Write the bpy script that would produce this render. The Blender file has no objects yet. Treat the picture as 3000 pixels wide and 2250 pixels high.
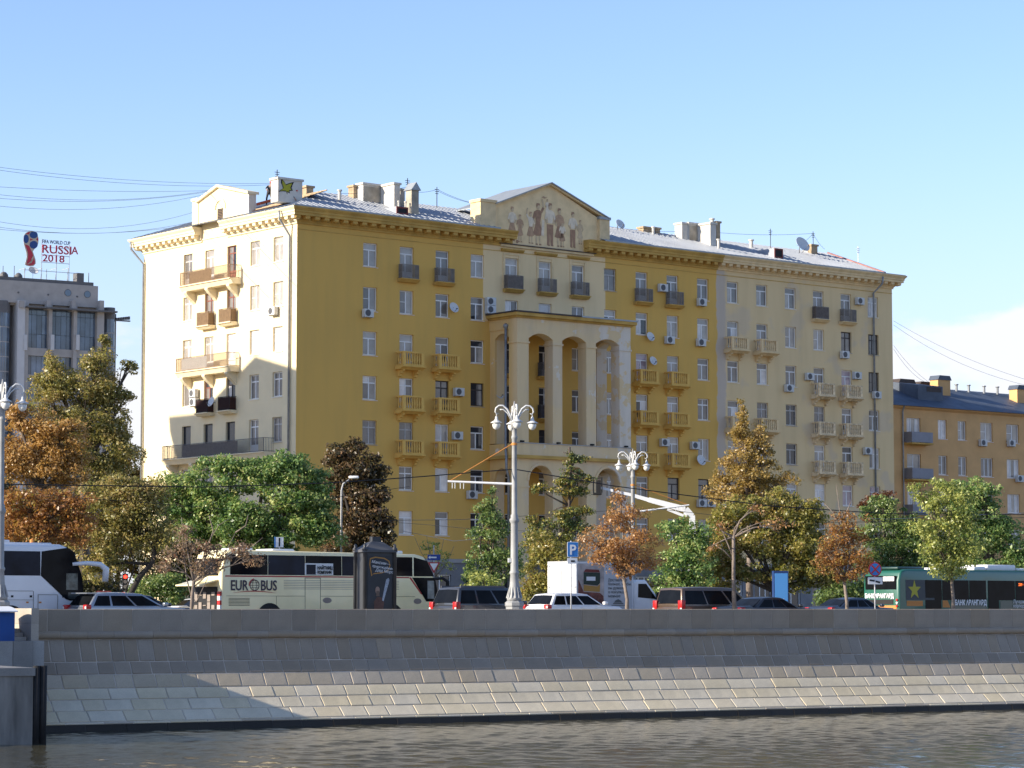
import bpy, math, random
import numpy as np
from mathutils import Vector, Matrix

random.seed(7)
rng = np.random.default_rng(7)
scene = bpy.context.scene
R = math.radians

# ---------------------------------------------------------------- camera
F = 7700.0                      # focal length in photo pixels (photo 3000 x 2250)
EZ = 1.05                       # eye height above the pavement
PITCH = math.atan(658 / F)
cam_d = bpy.data.cameras.new('camera')
cam_d.sensor_width = 36.0
cam_d.lens = F / 3000 * 36.0
cam_d.clip_start = 0.5
cam_d.clip_end = 6000
cam = bpy.data.objects.new('camera', cam_d)
scene.collection.objects.link(cam)
cam.location = (0, 0, EZ)
cam.rotation_euler = (R(90) + PITCH, 0, 0)
scene.camera = cam

# ---------------------------------------------------------------- light
SUN_EL = R(21.0)
SUN_A = R(22.5)                 # sun stands to the left (-X), 22.5 deg towards the camera (-Y)
to_sun = Vector((-math.cos(SUN_A) * math.cos(SUN_EL), -math.sin(SUN_A) * math.cos(SUN_EL), math.sin(SUN_EL)))
world = bpy.data.worlds.new('World')
scene.world = world
world.use_nodes = True
wn_, wl_ = world.node_tree.nodes, world.node_tree.links
wn_.clear()
w_out = wn_.new('ShaderNodeOutputWorld')
w_bg = wn_.new('ShaderNodeBackground')
w_bg.inputs['Strength'].default_value = 0.15
w_sky = wn_.new('ShaderNodeTexSky')
w_sky.sky_type = 'NISHITA'
w_sky.sun_disc = False
w_sky.sun_elevation = SUN_EL
w_sky.sun_rotation = math.atan2(to_sun.x, to_sun.y)
w_sky.altitude = 150
w_sky.air_density = 0.9
w_sky.dust_density = 0.2
w_sky.ozone_density = 2.6
# thin cumulus low over the horizon, all the way round
w_tc = wn_.new('ShaderNodeTexCoord')
w_map = wn_.new('ShaderNodeMapping')
w_map.inputs['Scale'].default_value = (11, 11, 24)
w_map.inputs['Location'].default_value = (2.3, 0.4, 0.1)
wl_.new(w_tc.outputs['Generated'], w_map.inputs['Vector'])
w_n = wn_.new('ShaderNodeTexNoise')
w_n.inputs['Scale'].default_value = 1.0
w_n.inputs['Detail'].default_value = 7
w_n.inputs['Roughness'].default_value = 0.52
wl_.new(w_map.outputs['Vector'], w_n.inputs['Vector'])
w_sep = wn_.new('ShaderNodeSeparateXYZ')
wl_.new(w_tc.outputs['Generated'], w_sep.inputs[0])
w_h = wn_.new('ShaderNodeMapRange')
w_h.inputs['From Min'].default_value = 0.14
w_h.inputs['From Max'].default_value = 0.06
w_h.inputs['To Min'].default_value = 0.0
w_h.inputs['To Max'].default_value = 0.46
w_h.interpolation_type = 'SMOOTHSTEP'
wl_.new(w_sep.outputs['Z'], w_h.inputs['Value'])
w_add = wn_.new('ShaderNodeMath'); w_add.operation = 'ADD'
wl_.new(w_n.outputs['Fac'], w_add.inputs[0]); wl_.new(w_h.outputs['Result'], w_add.inputs[1])
w_r = wn_.new('ShaderNodeMapRange')
w_r.inputs['From Min'].default_value = 0.70
w_r.inputs['From Max'].default_value = 0.80
w_r.inputs['To Max'].default_value = 0.9
w_r.interpolation_type = 'SMOOTHSTEP'
wl_.new(w_add.outputs[0], w_r.inputs['Value'])
w_mix = wn_.new('ShaderNodeMixRGB')
w_mix.inputs['Color2'].default_value = (3.9, 3.9, 4.05, 1)
wl_.new(w_r.outputs['Result'], w_mix.inputs['Fac'])
w_tint = wn_.new('ShaderNodeMixRGB'); w_tint.blend_type = 'MULTIPLY'; w_tint.inputs['Fac'].default_value = 1.0
w_tint.inputs['Color2'].default_value = (0.965, 0.91, 0.97, 1)
wl_.new(w_sky.outputs['Color'], w_tint.inputs['Color1'])
# pale haze towards the horizon, the same all the way round
w_hz = wn_.new('ShaderNodeMapRange'); w_hz.interpolation_type = 'SMOOTHSTEP'
w_hz.inputs['From Min'].default_value = 0.21; w_hz.inputs['From Max'].default_value = 0.0
w_hz.inputs['To Max'].default_value = 0.85
wl_.new(w_sep.outputs['Z'], w_hz.inputs['Value'])
w_hm = wn_.new('ShaderNodeMixRGB'); w_hm.inputs['Color2'].default_value = (2.75, 3.05, 3.75, 1)
wl_.new(w_hz.outputs['Result'], w_hm.inputs['Fac']); wl_.new(w_tint.outputs['Color'], w_hm.inputs['Color1'])
wl_.new(w_hm.outputs['Color'], w_mix.inputs['Color1'])
wl_.new(w_mix.outputs['Color'], w_bg.inputs['Color'])
wl_.new(w_bg.outputs['Background'], w_out.inputs['Surface'])

sun_d = bpy.data.lights.new('sun', 'SUN')
sun_d.energy = 5.0
sun_d.angle = R(0.53)
sun_d.color = (1.0, 0.90, 0.74)
sun = bpy.data.objects.new('sun', sun_d)
scene.collection.objects.link(sun)
sun.location = (-60, -20, 60)
sun.rotation_euler = to_sun.to_track_quat('Z', 'Y').to_euler()

scene.view_settings.view_transform = 'Standard'
scene.view_settings.look = 'None'
scene.view_settings.gamma = 1.0
scene.view_settings.exposure = 0.78
scene.view_settings.use_curve_mapping = False
scene.render.engine = 'CYCLES'

# ---------------------------------------------------------------- photo pixel -> place
def ray(x, y):
    cx = (x - 1500) / F; cy = (1125 - y) / F
    return Vector((cx, math.cos(PITCH) - cy * math.sin(PITCH), math.sin(PITCH) + cy * math.cos(PITCH)))
def at(x, y, Y):
    r = ray(x, y)
    return Vector((0, 0, EZ)) + r * (Y / r.y)
def gx(x, Y):                     # world X of photo column x at distance Y, near the horizon
    return (x - 1500) / F * Y * math.cos(PITCH) * (1 + math.tan(PITCH) ** 2)
def hit(x, y, o, d):              # vertical plane through o along unit d -> (distance along, height)
    r = ray(x, y)
    t = (o[0] * -d[1] + d[0] * o[1]) / (r.x * -d[1] + d[0] * r.y)
    return ((r.x * t - o[0]) * d[0] + (r.y * t - o[1]) * d[1], EZ + r.z * t)

# ---------------------------------------------------------------- mesh helpers
COL = scene.collection
class MB:
    def __init__(self):
        self.v = []; self.f = []; self.m = []
    def add(self, vs, fs, mi=0):
        b = len(self.v)
        self.v.extend([tuple(p) for p in vs])
        self.f.extend([tuple(i + b for i in f) for f in fs])
        self.m.extend([mi] * len(fs))
        return self
    def box(self, x0, x1, y0, y1, z0, z1, mi=0):
        if x0 > x1: x0, x1 = x1, x0
        if y0 > y1: y0, y1 = y1, y0
        if z0 > z1: z0, z1 = z1, z0
        return self.add([(x0,y0,z0),(x1,y0,z0),(x1,y1,z0),(x0,y1,z0),(x0,y0,z1),(x1,y0,z1),(x1,y1,z1),(x0,y1,z1)],
                 [(0,3,2,1),(4,5,6,7),(0,1,5,4),(1,2,6,5),(2,3,7,6),(3,0,4,7)], mi)
    def prism(self, pts, axis, a, b, mi=0):
        # 2D polygon extruded along axis from a to b; pts are the two other axes in xyz order
        def mk(p, t):
            if axis == 'x': return (t, p[0], p[1])
            if axis == 'y': return (p[0], t, p[1])
            return (p[0], p[1], t)
        n = len(pts)
        vs = [mk(p, a) for p in pts] + [mk(p, b) for p in pts]
        fs = [tuple(range(n)), tuple(range(2 * n - 1, n - 1, -1))]
        fs += [(i, i + n, (i + 1) % n + n, (i + 1) % n) for i in range(n)]
        return self.add(vs, fs, mi)
    def tube(self, p0, p1, r0, r1=None, n=8, mi=0):
        return self.path([p0, p1], [r0, r0 if r1 is None else r1], n, mi)
    def path(self, pts, radii, n=8, mi=0, cap=True):
        pts = [Vector(p) for p in pts]
        if not hasattr(radii, '__len__'): radii = [radii] * len(pts)
        vs = []; prev = None
        for i, p in enumerate(pts):
            d = (pts[min(i + 1, len(pts) - 1)] - pts[max(i - 1, 0)])
            d = d.normalized() if d.length > 1e-9 else Vector((0, 0, 1))
            if prev is None:
                a = d.orthogonal().normalized()
            else:
                a = (prev - d * prev.dot(d))
                a = a.normalized() if a.length > 1e-6 else d.orthogonal().normalized()
            prev = a
            b = d.cross(a)
            for k in range(n):
                t = 2 * math.pi * k / n
                vs.append(p + (a * math.cos(t) + b * math.sin(t)) * radii[i])
        fs = []
        for i in range(len(pts) - 1):
            for k in range(n):
                k2 = (k + 1) % n
                fs.append((i * n + k, i * n + k2, (i + 1) * n + k2, (i + 1) * n + k))
        if cap:
            fs.append(tuple(range(n - 1, -1, -1)))
            fs.append(tuple(range((len(pts) - 1) * n, len(pts) * n)))
        return self.add(vs, fs, mi)
    def lathe(self, prof, c=(0, 0, 0), n=16, mi=0, rot=0.0):
        vs = []
        for r, z in prof:
            for k in range(n):
                t = 2 * math.pi * k / n + rot
                vs.append((c[0] + r * math.cos(t), c[1] + r * math.sin(t), c[2] + z))
        fs = []
        for i in range(len(prof) - 1):
            for k in range(n):
                k2 = (k + 1) % n
                fs.append((i * n + k, i * n + k2, (i + 1) * n + k2, (i + 1) * n + k))
        fs.append(tuple(range(n - 1, -1, -1)))
        fs.append(tuple(range((len(prof) - 1) * n, len(prof) * n)))
        return self.add(vs, fs, mi)
    def disc(self, c, r, axis='y', t=0.02, n=20, mi=0, ry=None):
        ry = ry or r
        ax = {'x': (1, 2), 'y': (0, 2), 'z': (0, 1)}[axis]
        k = {'x': 0, 'y': 1, 'z': 2}[axis]
        pts = [(c[ax[0]] + r * math.cos(2 * math.pi * i / n), c[ax[1]] + ry * math.sin(2 * math.pi * i / n)) for i in range(n)]
        return self.prism(pts, axis, c[k] - t / 2, c[k] + t / 2, mi)
    def mesh(self, name, mats, smooth=False):
        me = bpy.data.meshes.new(name)
        me.from_pydata(self.v, [], self.f)
        for m in (mats if isinstance(mats, (list, tuple)) else [mats]): me.materials.append(m)
        if any(self.m): me.polygons.foreach_set('material_index', self.m)
        if smooth: me.polygons.foreach_set('use_smooth', [True] * len(me.polygons))
        me.update()
        return me
    def build(self, name, mats, parent=None, smooth=False, loc=None, rotz=0):
        return place(name, self.mesh(name, mats, smooth), parent, loc, rotz)

def place(name, me, parent=None, loc=None, rotz=0):
    o = bpy.data.objects.new(name, me)
    COL.objects.link(o)
    if parent is not None: o.parent = parent
    if loc is not None: o.location = loc
    if rotz: o.rotation_euler = (0, 0, rotz)
    return o
def fix_normals(o):
    import bmesh
    bm = bmesh.new(); bm.from_mesh(o.data)
    bmesh.ops.recalc_face_normals(bm, faces=bm.faces)
    bm.to_mesh(o.data); bm.free()
    return o
def tag(o, label=None, cat=None, group=None, kind=None):
    if label: o['label'] = label
    if cat: o['category'] = cat
    if group: o['group'] = group
    if kind: o['kind'] = kind
    return o
def thing(name, label, cat, loc=(0, 0, 0), rotz=0, group=None):
    o = bpy.data.objects.new(name, None)
    o.empty_display_size = 0.2
    COL.objects.link(o)
    o.location = loc; o.rotation_euler = (0, 0, rotz)
    return tag(o, label, cat, group)
def copy_tree(o, parent=None):
    c = o.copy(); COL.objects.link(c)
    c.parent = parent
    for ch in list(o.children): copy_tree(ch, c)
    return c
def text_mesh(s, size, depth=0.0, align='LEFT', bold=0.0, shear=0.0, squeeze=1.0):
    cu = bpy.data.curves.new('text', 'FONT')
    cu.body = s; cu.size = size; cu.extrude = depth; cu.offset = bold; cu.shear = shear
    cu.align_x = align; cu.resolution_u = 3
    ob = bpy.data.objects.new('text', cu)
    COL.objects.link(ob)
    dg = bpy.context.evaluated_depsgraph_get()
    me = bpy.data.meshes.new_from_object(ob.evaluated_get(dg))
    bpy.data.objects.remove(ob)
    # stand it up: text x -> x, text y -> z, facing -y
    me.transform(Matrix(((squeeze, 0, 0, 0), (0, 0, -1, 0), (0, 1, 0, 0), (0, 0, 0, 1))))
    return me
def text(name, s, size, mat, parent, loc, rotz=0, depth=0.003, **k):
    me = text_mesh(s, size, depth, **k)
    me.materials.clear(); me.materials.append(mat)
    return place(name, me, parent, loc, rotz)

# ---------------------------------------------------------------- materials
def nmat(name):
    m = bpy.data.materials.new(name); m.use_nodes = True
    nt = m.node_tree
    return m, nt, nt.nodes['Principled BSDF'], nt.nodes, nt.links
def noise(nd, lk, scale, detail=4, rough=0.55, coord='Object', stretch=None):
    tc = nd.new('ShaderNodeTexCoord')
    n = nd.new('ShaderNodeTexNoise')
    n.inputs['Scale'].default_value = scale
    n.inputs['Detail'].default_value = detail
    n.inputs['Roughness'].default_value = rough
    if stretch:
        mp = nd.new('ShaderNodeMapping'); mp.inputs['Scale'].default_value = stretch
        lk.new(tc.outputs[coord], mp.inputs['Vector']); lk.new(mp.outputs['Vector'], n.inputs['Vector'])
    else:
        lk.new(tc.outputs[coord], n.inputs['Vector'])
    return n
def ramp(nd, lk, src, stops):
    r = nd.new('ShaderNodeValToRGB')
    e = r.color_ramp.elements
    while len(e) < len(stops): e.new(0.5)
    for el, (p, c) in zip(e, stops):
        el.position = p; el.color = (c[0], c[1], c[2], 1)
    lk.new(src, r.inputs['Fac'])
    return r
def mat(name, col, rough=0.7, var=0.0, scale=3.0, bump=0.0, bscale=30.0, metal=0.0, spec=0.4, objvar=0.0, coat=0.0, stretch=None):
    m, nt, b, nd, lk = nmat(name)
    b.inputs['Roughness'].default_value = rough
    b.inputs['Metallic'].default_value = metal
    b.inputs['Specular IOR Level'].default_value = spec
    b.inputs['Coat Weight'].default_value = coat
    b.inputs['Base Color'].default_value = (*col, 1)
    src = None
    if var:
        n = noise(nd, lk, scale, stretch=stretch)
        r = ramp(nd, lk, n.outputs['Fac'], [(0.3, [c * (1 - var) for c in col]), (0.7, [min(1, c * (1 + var)) for c in col])])
        src = r.outputs['Color']
    if objvar:
        oi = nd.new('ShaderNodeObjectInfo')
        mr = nd.new('ShaderNodeMapRange')
        mr.inputs['To Min'].default_value = 1 - objvar; mr.inputs['To Max'].default_value = 1 + objvar
        lk.new(oi.outputs['Random'], mr.inputs['Value'])
        hs = nd.new('ShaderNodeHueSaturation')
        hs.inputs['Color'].default_value = (*col, 1)
        if src: lk.new(src, hs.inputs['Color'])
        lk.new(mr.outputs['Result'], hs.inputs['Value'])
        src = hs.outputs['Color']
    if src: lk.new(src, b.inputs['Base Color'])
    if bump:
        n2 = noise(nd, lk, bscale)
        bp = nd.new('ShaderNodeBump')
        bp.inputs['Strength'].default_value = bump; bp.inputs['Distance'].default_value = 0.02
        lk.new(n2.outputs['Fac'], bp.inputs['Height']); lk.new(bp.outputs['Normal'], b.inputs['Normal'])
    return m
def mixcol(nd, lk, fac, a, b):
    mx = nd.new('ShaderNodeMixRGB')
    for k, s in (('Fac', fac), ('Color1', a), ('Color2', b)):
        if hasattr(s, 'is_output') or hasattr(s, 'links'): lk.new(s, mx.inputs[k])
        elif k == 'Fac': mx.inputs[k].default_value = s
        else: mx.inputs[k].default_value = (*s, 1)
    return mx.outputs['Color']
def mrange(nd, lk, src, a, b, c=0.0, d=1.0, smooth=True):
    mr = nd.new('ShaderNodeMapRange')
    mr.inputs['From Min'].default_value = a; mr.inputs['From Max'].default_value = b
    mr.inputs['To Min'].default_value = c; mr.inputs['To Max'].default_value = d
    if smooth: mr.interpolation_type = 'SMOOTHSTEP'
    lk.new(src, mr.inputs['Value'])
    return mr.outputs['Result']
def math_(nd, lk, op, a, b):
    n = nd.new('ShaderNodeMath'); n.operation = op
    for i, s in enumerate((a, b)):
        if hasattr(s, 'links'): lk.new(s, n.inputs[i])
        else: n.inputs[i].default_value = s
    return n.outputs[0]

OCHRE = (0.73, 0.44, 0.112)
PALE = (0.78, 0.585, 0.32)
GREYP = (0.58, 0.48, 0.38)
def facade_mat():
    # painted render: ochre, repainted pale from s = 42 m on and over the centre bay
    m, nt, b, nd, lk = nmat('facade_paint')
    b.inputs['Roughness'].default_value = 0.85
    b.inputs['Specular IOR Level'].default_value = 0.2
    tc = nd.new('ShaderNodeTexCoord')
    sp = nd.new('ShaderNodeSeparateXYZ'); lk.new(tc.outputs['Object'], sp.inputs[0])
    n1 = noise(nd, lk, 0.9, 5); n2 = noise(nd, lk, 0.22, 3); n3 = noise(nd, lk, 6, 5)
    xw = math_(nd, lk, 'ADD', sp.outputs['X'], math_(nd, lk, 'MULTIPLY', math_(nd, lk, 'SUBTRACT', n1.outputs['Fac'], 0.5), 0.8))
    right = mrange(nd, lk, xw, 41.9, 42.05)
    grey = math_(nd, lk, 'MULTIPLY', right, mrange(nd, lk, xw, 43.05, 42.75))
    upper = mrange(nd, lk, sp.outputs['Z'], 23.0, 23.2)
    cen = math_(nd, lk, 'MULTIPLY', mrange(nd, lk, sp.outputs['X'], 17.25, 17.3), mrange(nd, lk, sp.outputs['X'], 29.75, 29.7))
    cenu = math_(nd, lk, 'MULTIPLY', cen, upper)
    col = mixcol(nd, lk, right, OCHRE, PALE)
    patch = math_(nd, lk, 'MULTIPLY', right, mrange(nd, lk, n2.outputs['Fac'], 0.55, 0.62))
    col = mixcol(nd, lk, math_(nd, lk, 'MULTIPLY', patch, 0.45), col, GREYP)
    col = mixcol(nd, lk, grey, col, GREYP)
    col = mixcol(nd, lk, cenu, col, (0.86, 0.645, 0.36))
    chips = math_(nd, lk, 'MULTIPLY', right, mrange(nd, lk, n3.outputs['Fac'], 0.705, 0.73))
    col = mixcol(nd, lk, math_(nd, lk, 'MULTIPLY', chips, 0.7), col, (0.74, 0.65, 0.54))
    st = noise(nd, lk, 0.5, 5, stretch=(1.6, 1.6, 0.25))
    col = mixcol(nd, lk, mrange(nd, lk, st.outputs['Fac'], 0.38, 0.72, 0.0, 0.15), col, (0.36, 0.25, 0.10))
    lk.new(col, b.inputs['Base Color'])
    bp = nd.new('ShaderNodeBump'); bp.inputs['Strength'].default_value = 0.25; bp.inputs['Distance'].default_value = 0.02
    lk.new(noise(nd, lk, 14, 5).outputs['Fac'], bp.inputs['Height']); lk.new(bp.outputs['Normal'], b.inputs['Normal'])
    return m
def portico_mat():
    m, nt, b, nd, lk = nmat('portico_paint')
    b.inputs['Roughness'].default_value = 0.85
    b.inputs['Specular IOR Level'].default_value = 0.2
    tc = nd.new('ShaderNodeTexCoord')
    sp = nd.new('ShaderNodeSeparateXYZ'); lk.new(tc.outputs['Object'], sp.inputs[0])
    n1 = noise(nd, lk, 0.75, 6, 0.6); n2 = noise(nd, lk, 0.35, 4)
    bias = mrange(nd, lk, sp.outputs['X'], 24.0, 29.0, 0.0, 0.2)
    f = math_(nd, lk, 'ADD', n1.outputs['Fac'], bias)
    col = mixcol(nd, lk, mrange(nd, lk, n2.outputs['Fac'], 0.45, 0.62, 0, 0.5), (0.76, 0.575, 0.33), (0.68, 0.55, 0.40))
    side = mrange(nd, lk, sp.outputs['Y'], -3.3, -2.4)
    sidel = math_(nd, lk, 'MULTIPLY', math_(nd, lk, 'MULTIPLY', side, mrange(nd, lk, sp.outputs['X'], 18.2, 18.1)), 0.6)
    col = mixcol(nd, lk, sidel, col, OCHRE)
    col = mixcol(nd, lk, mrange(nd, lk, f, 0.655, 0.67), col, (0.74, 0.65, 0.54))
    col = mixcol(nd, lk, mrange(nd, lk, noise(nd, lk, 1.1, 5, stretch=(1.5, 1.5, 0.3)).outputs['Fac'], 0.4, 0.75, 0, 0.2), col, (0.38, 0.29, 0.17))
    lk.new(col, b.inputs['Base Color'])
    bp = nd.new('ShaderNodeBump'); bp.inputs['Strength'].default_value = 0.25; bp.inputs['Distance'].default_value = 0.02
    lk.new(noise(nd, lk, 14, 5).outputs['Fac'], bp.inputs['Height']); lk.new(bp.outputs['Normal'], b.inputs['Normal'])
    return m
M = {}
M['facade'] = facade_mat()
M['portico'] = portico_mat()
M['ochre'] = mat('ochre_paint', (0.74, 0.46, 0.125), 0.85, 0.1, 1.5, 0.2, 20, spec=0.2)
M['ochre_trim'] = mat('ochre_trim', (0.55, 0.34, 0.095), 0.85, 0.22, 0.8, 0.2, 20, spec=0.2)
M['pale'] = mat('pale_paint', (0.76, 0.57, 0.32), 0.85, 0.14, 1.5, 0.2, 20, spec=0.2)
M['pale_old'] = mat('pale_weathered', (0.72, 0.56, 0.35), 0.85, 0.35, 3.0, 0.3, 20, spec=0.2)
M['gable'] = mat('gable_paint', (0.86, 0.645, 0.36), 0.85, 0.12, 1.2, 0.2, 14, spec=0.2)
M['end'] = mat('end_paint', (0.84, 0.70, 0.45), 0.85, 0.06, 0.6, 0.2, 14, spec=0.2)
M['end_trim'] = mat('end_trim', (0.80, 0.69, 0.48), 0.85, 0.08, 1.0, 0.2, 14, spec=0.2)
M['plinth'] = mat('plinth_grey', (0.20, 0.20, 0.21), 0.8, 0.15, 1.2, 0.2, 10)
M['white_frame'] = mat('white_frame', (0.84, 0.82, 0.79), 0.45)
M['old_frame'] = mat('old_frame', (0.50, 0.47, 0.44), 0.7, 0.2, 5)
M['brown_frame'] = mat('brown_frame', (0.045, 0.032, 0.028), 0.5)
M['red_frame'] = mat('red_frame', (0.22, 0.07, 0.045), 0.6)
def pane(name, c, r=0.06):
    m = mat(name, c, r, 0.18, 1.3, spec=0.55, objvar=0.22)
    return m
M['glass_light'] = pane('glass_light', (0.36, 0.325, 0.29))
M['glass_mid'] = pane('glass_mid', (0.20, 0.18, 0.165))
M['glass_dark'] = pane('glass_dark', (0.035, 0.04, 0.05))
M['glass_sky'] = pane('glass_sky', (0.66, 0.62, 0.59))  # bright sky reflection put into the pane's base colour
M['glass_pink'] = pane('glass_pink', (0.40, 0.31, 0.33))
M['sill'] = mat('sill_metal', (0.36, 0.35, 0.34), 0.5, 0.1, 4)
M['iron'] = mat('iron_grey', (0.10, 0.10, 0.11), 0.6, 0.25, 5)
M['iron_brown'] = mat('iron_brown', (0.24, 0.15, 0.085), 0.65, 0.2, 5)
M['panel_grey'] = mat('panel_grey', (0.26, 0.215, 0.18), 0.6, 0.12, 3)
M['panel_red'] = mat('panel_red', (0.075, 0.022, 0.018), 0.6, 0.15, 3)
M['panel_wood'] = mat('panel_wood', (0.36, 0.24, 0.13), 0.7, 0.2, 4)
M['panel_white'] = mat('panel_white', (0.72, 0.71, 0.68), 0.6, 0.06, 3)
M['ac_white'] = mat('ac_white', (0.60, 0.60, 0.585), 0.5, 0.1, 4)
M['ac_dark'] = mat('ac_dark', (0.09, 0.09, 0.095), 0.6)
M['dish'] = mat('dish_white', (0.62, 0.62, 0.61), 0.5, 0.06, 3)
M['pipe'] = mat('pipe_zinc', (0.27, 0.28, 0.29), 0.45, 0.2, 3, metal=0.3)
M['roof'] = mat('roof_zinc', (0.36, 0.38, 0.41), 0.5, 0.10, 0.4, metal=0.3)
M['roof_edge'] = mat('roof_edge', (0.33, 0.35, 0.36), 0.5, 0.1, 2, metal=0.3)
M['roof_dark'] = mat('roof_dark', (0.06, 0.045, 0.04), 0.7, 0.2, 2)
M['brick_tan'] = mat('brick_tan', (0.42, 0.31, 0.19), 0.9, 0.25, 2.5, 0.3, 12)
M['chimney'] = mat('chimney_render', (0.60, 0.56, 0.49), 0.85, 0.12, 1.5, 0.2, 12)
M['chimney_dark'] = mat('chimney_render_dark', (0.40, 0.35, 0.27), 0.9, 0.3, 1.2, 0.3, 12)  # darker, more mottled render
M['hatch_red'] = mat('hatch_red', (0.19, 0.04, 0.03), 0.7, 0.2, 5)
M['black'] = mat('black_matt', (0.012, 0.012, 0.013), 0.7)
M['mural_brown'] = mat('mural_brown', (0.52, 0.33, 0.20), 0.9, 0.2, 3)
M['mural_dark'] = mat('mural_dark', (0.40, 0.235, 0.145), 0.9, 0.2, 3)
M['mural_tan'] = mat('mural_tan', (0.66, 0.49, 0.30), 0.9, 0.15, 3)
M['mural_white'] = mat('mural_white', (0.82, 0.68, 0.50), 0.9, 0.15, 3)
M['white'] = mat('white_paint', (0.78, 0.78, 0.78), 0.45, 0.04, 2)
M['steel'] = mat('steel_grey', (0.42, 0.42, 0.43), 0.45, 0.08, 3)
M['red'] = mat('red_paint', (0.45, 0.03, 0.03), 0.45)
M['orange'] = mat('orange_strap', (0.55, 0.22, 0.05), 0.6)
M['wire'] = mat('wire_black', (0.012, 0.013, 0.016), 0.6)
M['wire_thin'] = mat('wire_blue', (0.05, 0.07, 0.12), 0.6)
M['tyre'] = mat('tyre', (0.015, 0.015, 0.015), 0.9)
M['rim'] = mat('rim', (0.35, 0.35, 0.36), 0.35, metal=0.7)
M['auto_glass'] = mat('auto_glass', (0.008, 0.009, 0.011), 0.08, 0.4, 1.5, spec=0.08)
M['auto_glass_blue'] = mat('auto_glass_blue', (0.012, 0.017, 0.03), 0.08, 0.4, 1.2, spec=0.1)
def glow(name, c, e=1.5):
    m, nt, b, nd, lk = nmat(name)
    b.inputs['Base Color'].default_value = (*c, 1)
    b.inputs['Emission Color'].default_value = (*c, 1)
    b.inputs['Emission Strength'].default_value = e
    return m
# ================================================================ river, embankment, ground
W0 = Vector((0, 102.4, 0))
WD = vp = Vector((14000, 7728, 0)).normalized()
WA = math.atan2(WD.y, WD.x)
WATER = -3.18
def wl(x, y, z=0):                # wall frame (x along the wall, y inland) -> world
    c, s = math.cos(WA), math.sin(WA)
    return Vector((W0.x + c * x - s * y, W0.y + s * x + c * y, z))
def wall_y(px, yl):               # distance Y at which photo column px is yl metres inland of the wall
    k = (px - 1500) / F
    c, s = math.cos(WA), math.sin(WA)
    return (yl + c * W0.y) / (c - s * k)

def water_mat():
    m, nt, b, nd, lk = nmat('river_water')
    b.inputs['Base Color'].default_value = (0.075, 0.07, 0.047, 1)
    b.inputs['Roughness'].default_value = 0.10
    b.inputs['IOR'].default_value = 1.33
    b.inputs['Specular IOR Level'].default_value = 0.5
    tc = nd.new('ShaderNodeTexCoord')
    mp = nd.new('ShaderNodeMapping'); mp.inputs['Scale'].default_value = (1.0, 0.6, 1.0)
    lk.new(tc.outputs['Object'], mp.inputs['Vector'])
    n = nd.new('ShaderNodeTexNoise'); n.inputs['Scale'].default_value = 5.5; n.inputs['Detail'].default_value = 4
    lk.new(mp.outputs['Vector'], n.inputs['Vector'])
    bp = nd.new('ShaderNodeBump'); bp.inputs['Strength'].default_value = 0.5; bp.inputs['Distance'].default_value = 0.03
    lk.new(n.outputs['Fac'], bp.inputs['Height']); lk.new(bp.outputs['Normal'], b.inputs['Normal'])
    return m
M['water'] = water_mat()
def make_water():
    xs = np.arange(-30, 34.01, 0.17); ys = np.arange(66, 121.01, 0.21)
    X, Y = np.meshgrid(xs, ys)
    Z = np.zeros_like(X)
    r = np.random.default_rng(3)
    for i in range(26):
        lam = 0.5 * (1.085 ** i) if i < 18 else r.uniform(0.5, 1.2)
        ang = r.normal(0.35, 0.65) + (math.pi if r.random() < 0.3 else 0)
        k = 2 * math.pi / lam
        amp = 0.0044 * lam ** 0.75
        ph = r.uniform(0, 6.28)
        mod = 0.6 + 0.4 * np.sin(X * r.uniform(.05, .3) + Y * r.uniform(.05, .2) + r.uniform(0, 6))
        Z += amp * mod * np.sin(k * (X * math.cos(ang) + Y * math.sin(ang)) + ph + 0.6 * np.sin(X * 0.4 + Y * .23 + ph))
    edge = np.minimum(np.minimum(X + 30, 34 - X), np.minimum(Y - 66, 121 - Y))
    Z *= np.clip(edge / 2.0, 0, 1)
    V = np.stack([X, Y, Z + WATER], -1).reshape(-1, 3)
    ny, nx = X.shape
    idx = np.arange(nx * ny).reshape(ny, nx)
    Q = np.stack([idx[:-1, :-1], idx[:-1, 1:], idx[1:, 1:], idx[1:, :-1]], -1).reshape(-1, 4)
    v = V.tolist(); f = Q.tolist()
    b = len(v)
    # the calm far river round the wave field
    ox = [-1800, -30, 34, 1800]; oy = [-900, 66, 121, 700]
    for yy in oy:
        for xx in ox: v.append((xx, yy, WATER))
    for j in range(3):
        for i in range(3):
            if i == 1 and j == 1: continue
            f.append([b + j * 4 + i, b + j * 4 + i + 1, b + j * 4 + i + 5, b + j * 4 + i + 4])
    me = bpy.data.meshes.new('water'); me.from_pydata(v, [], f)
    me.materials.append(M['water'])
    me.polygons.foreach_set('use_smooth', [True] * len(me.polygons)); me.update()
    tag(place('water', me), kind='structure')
make_water()

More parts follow.
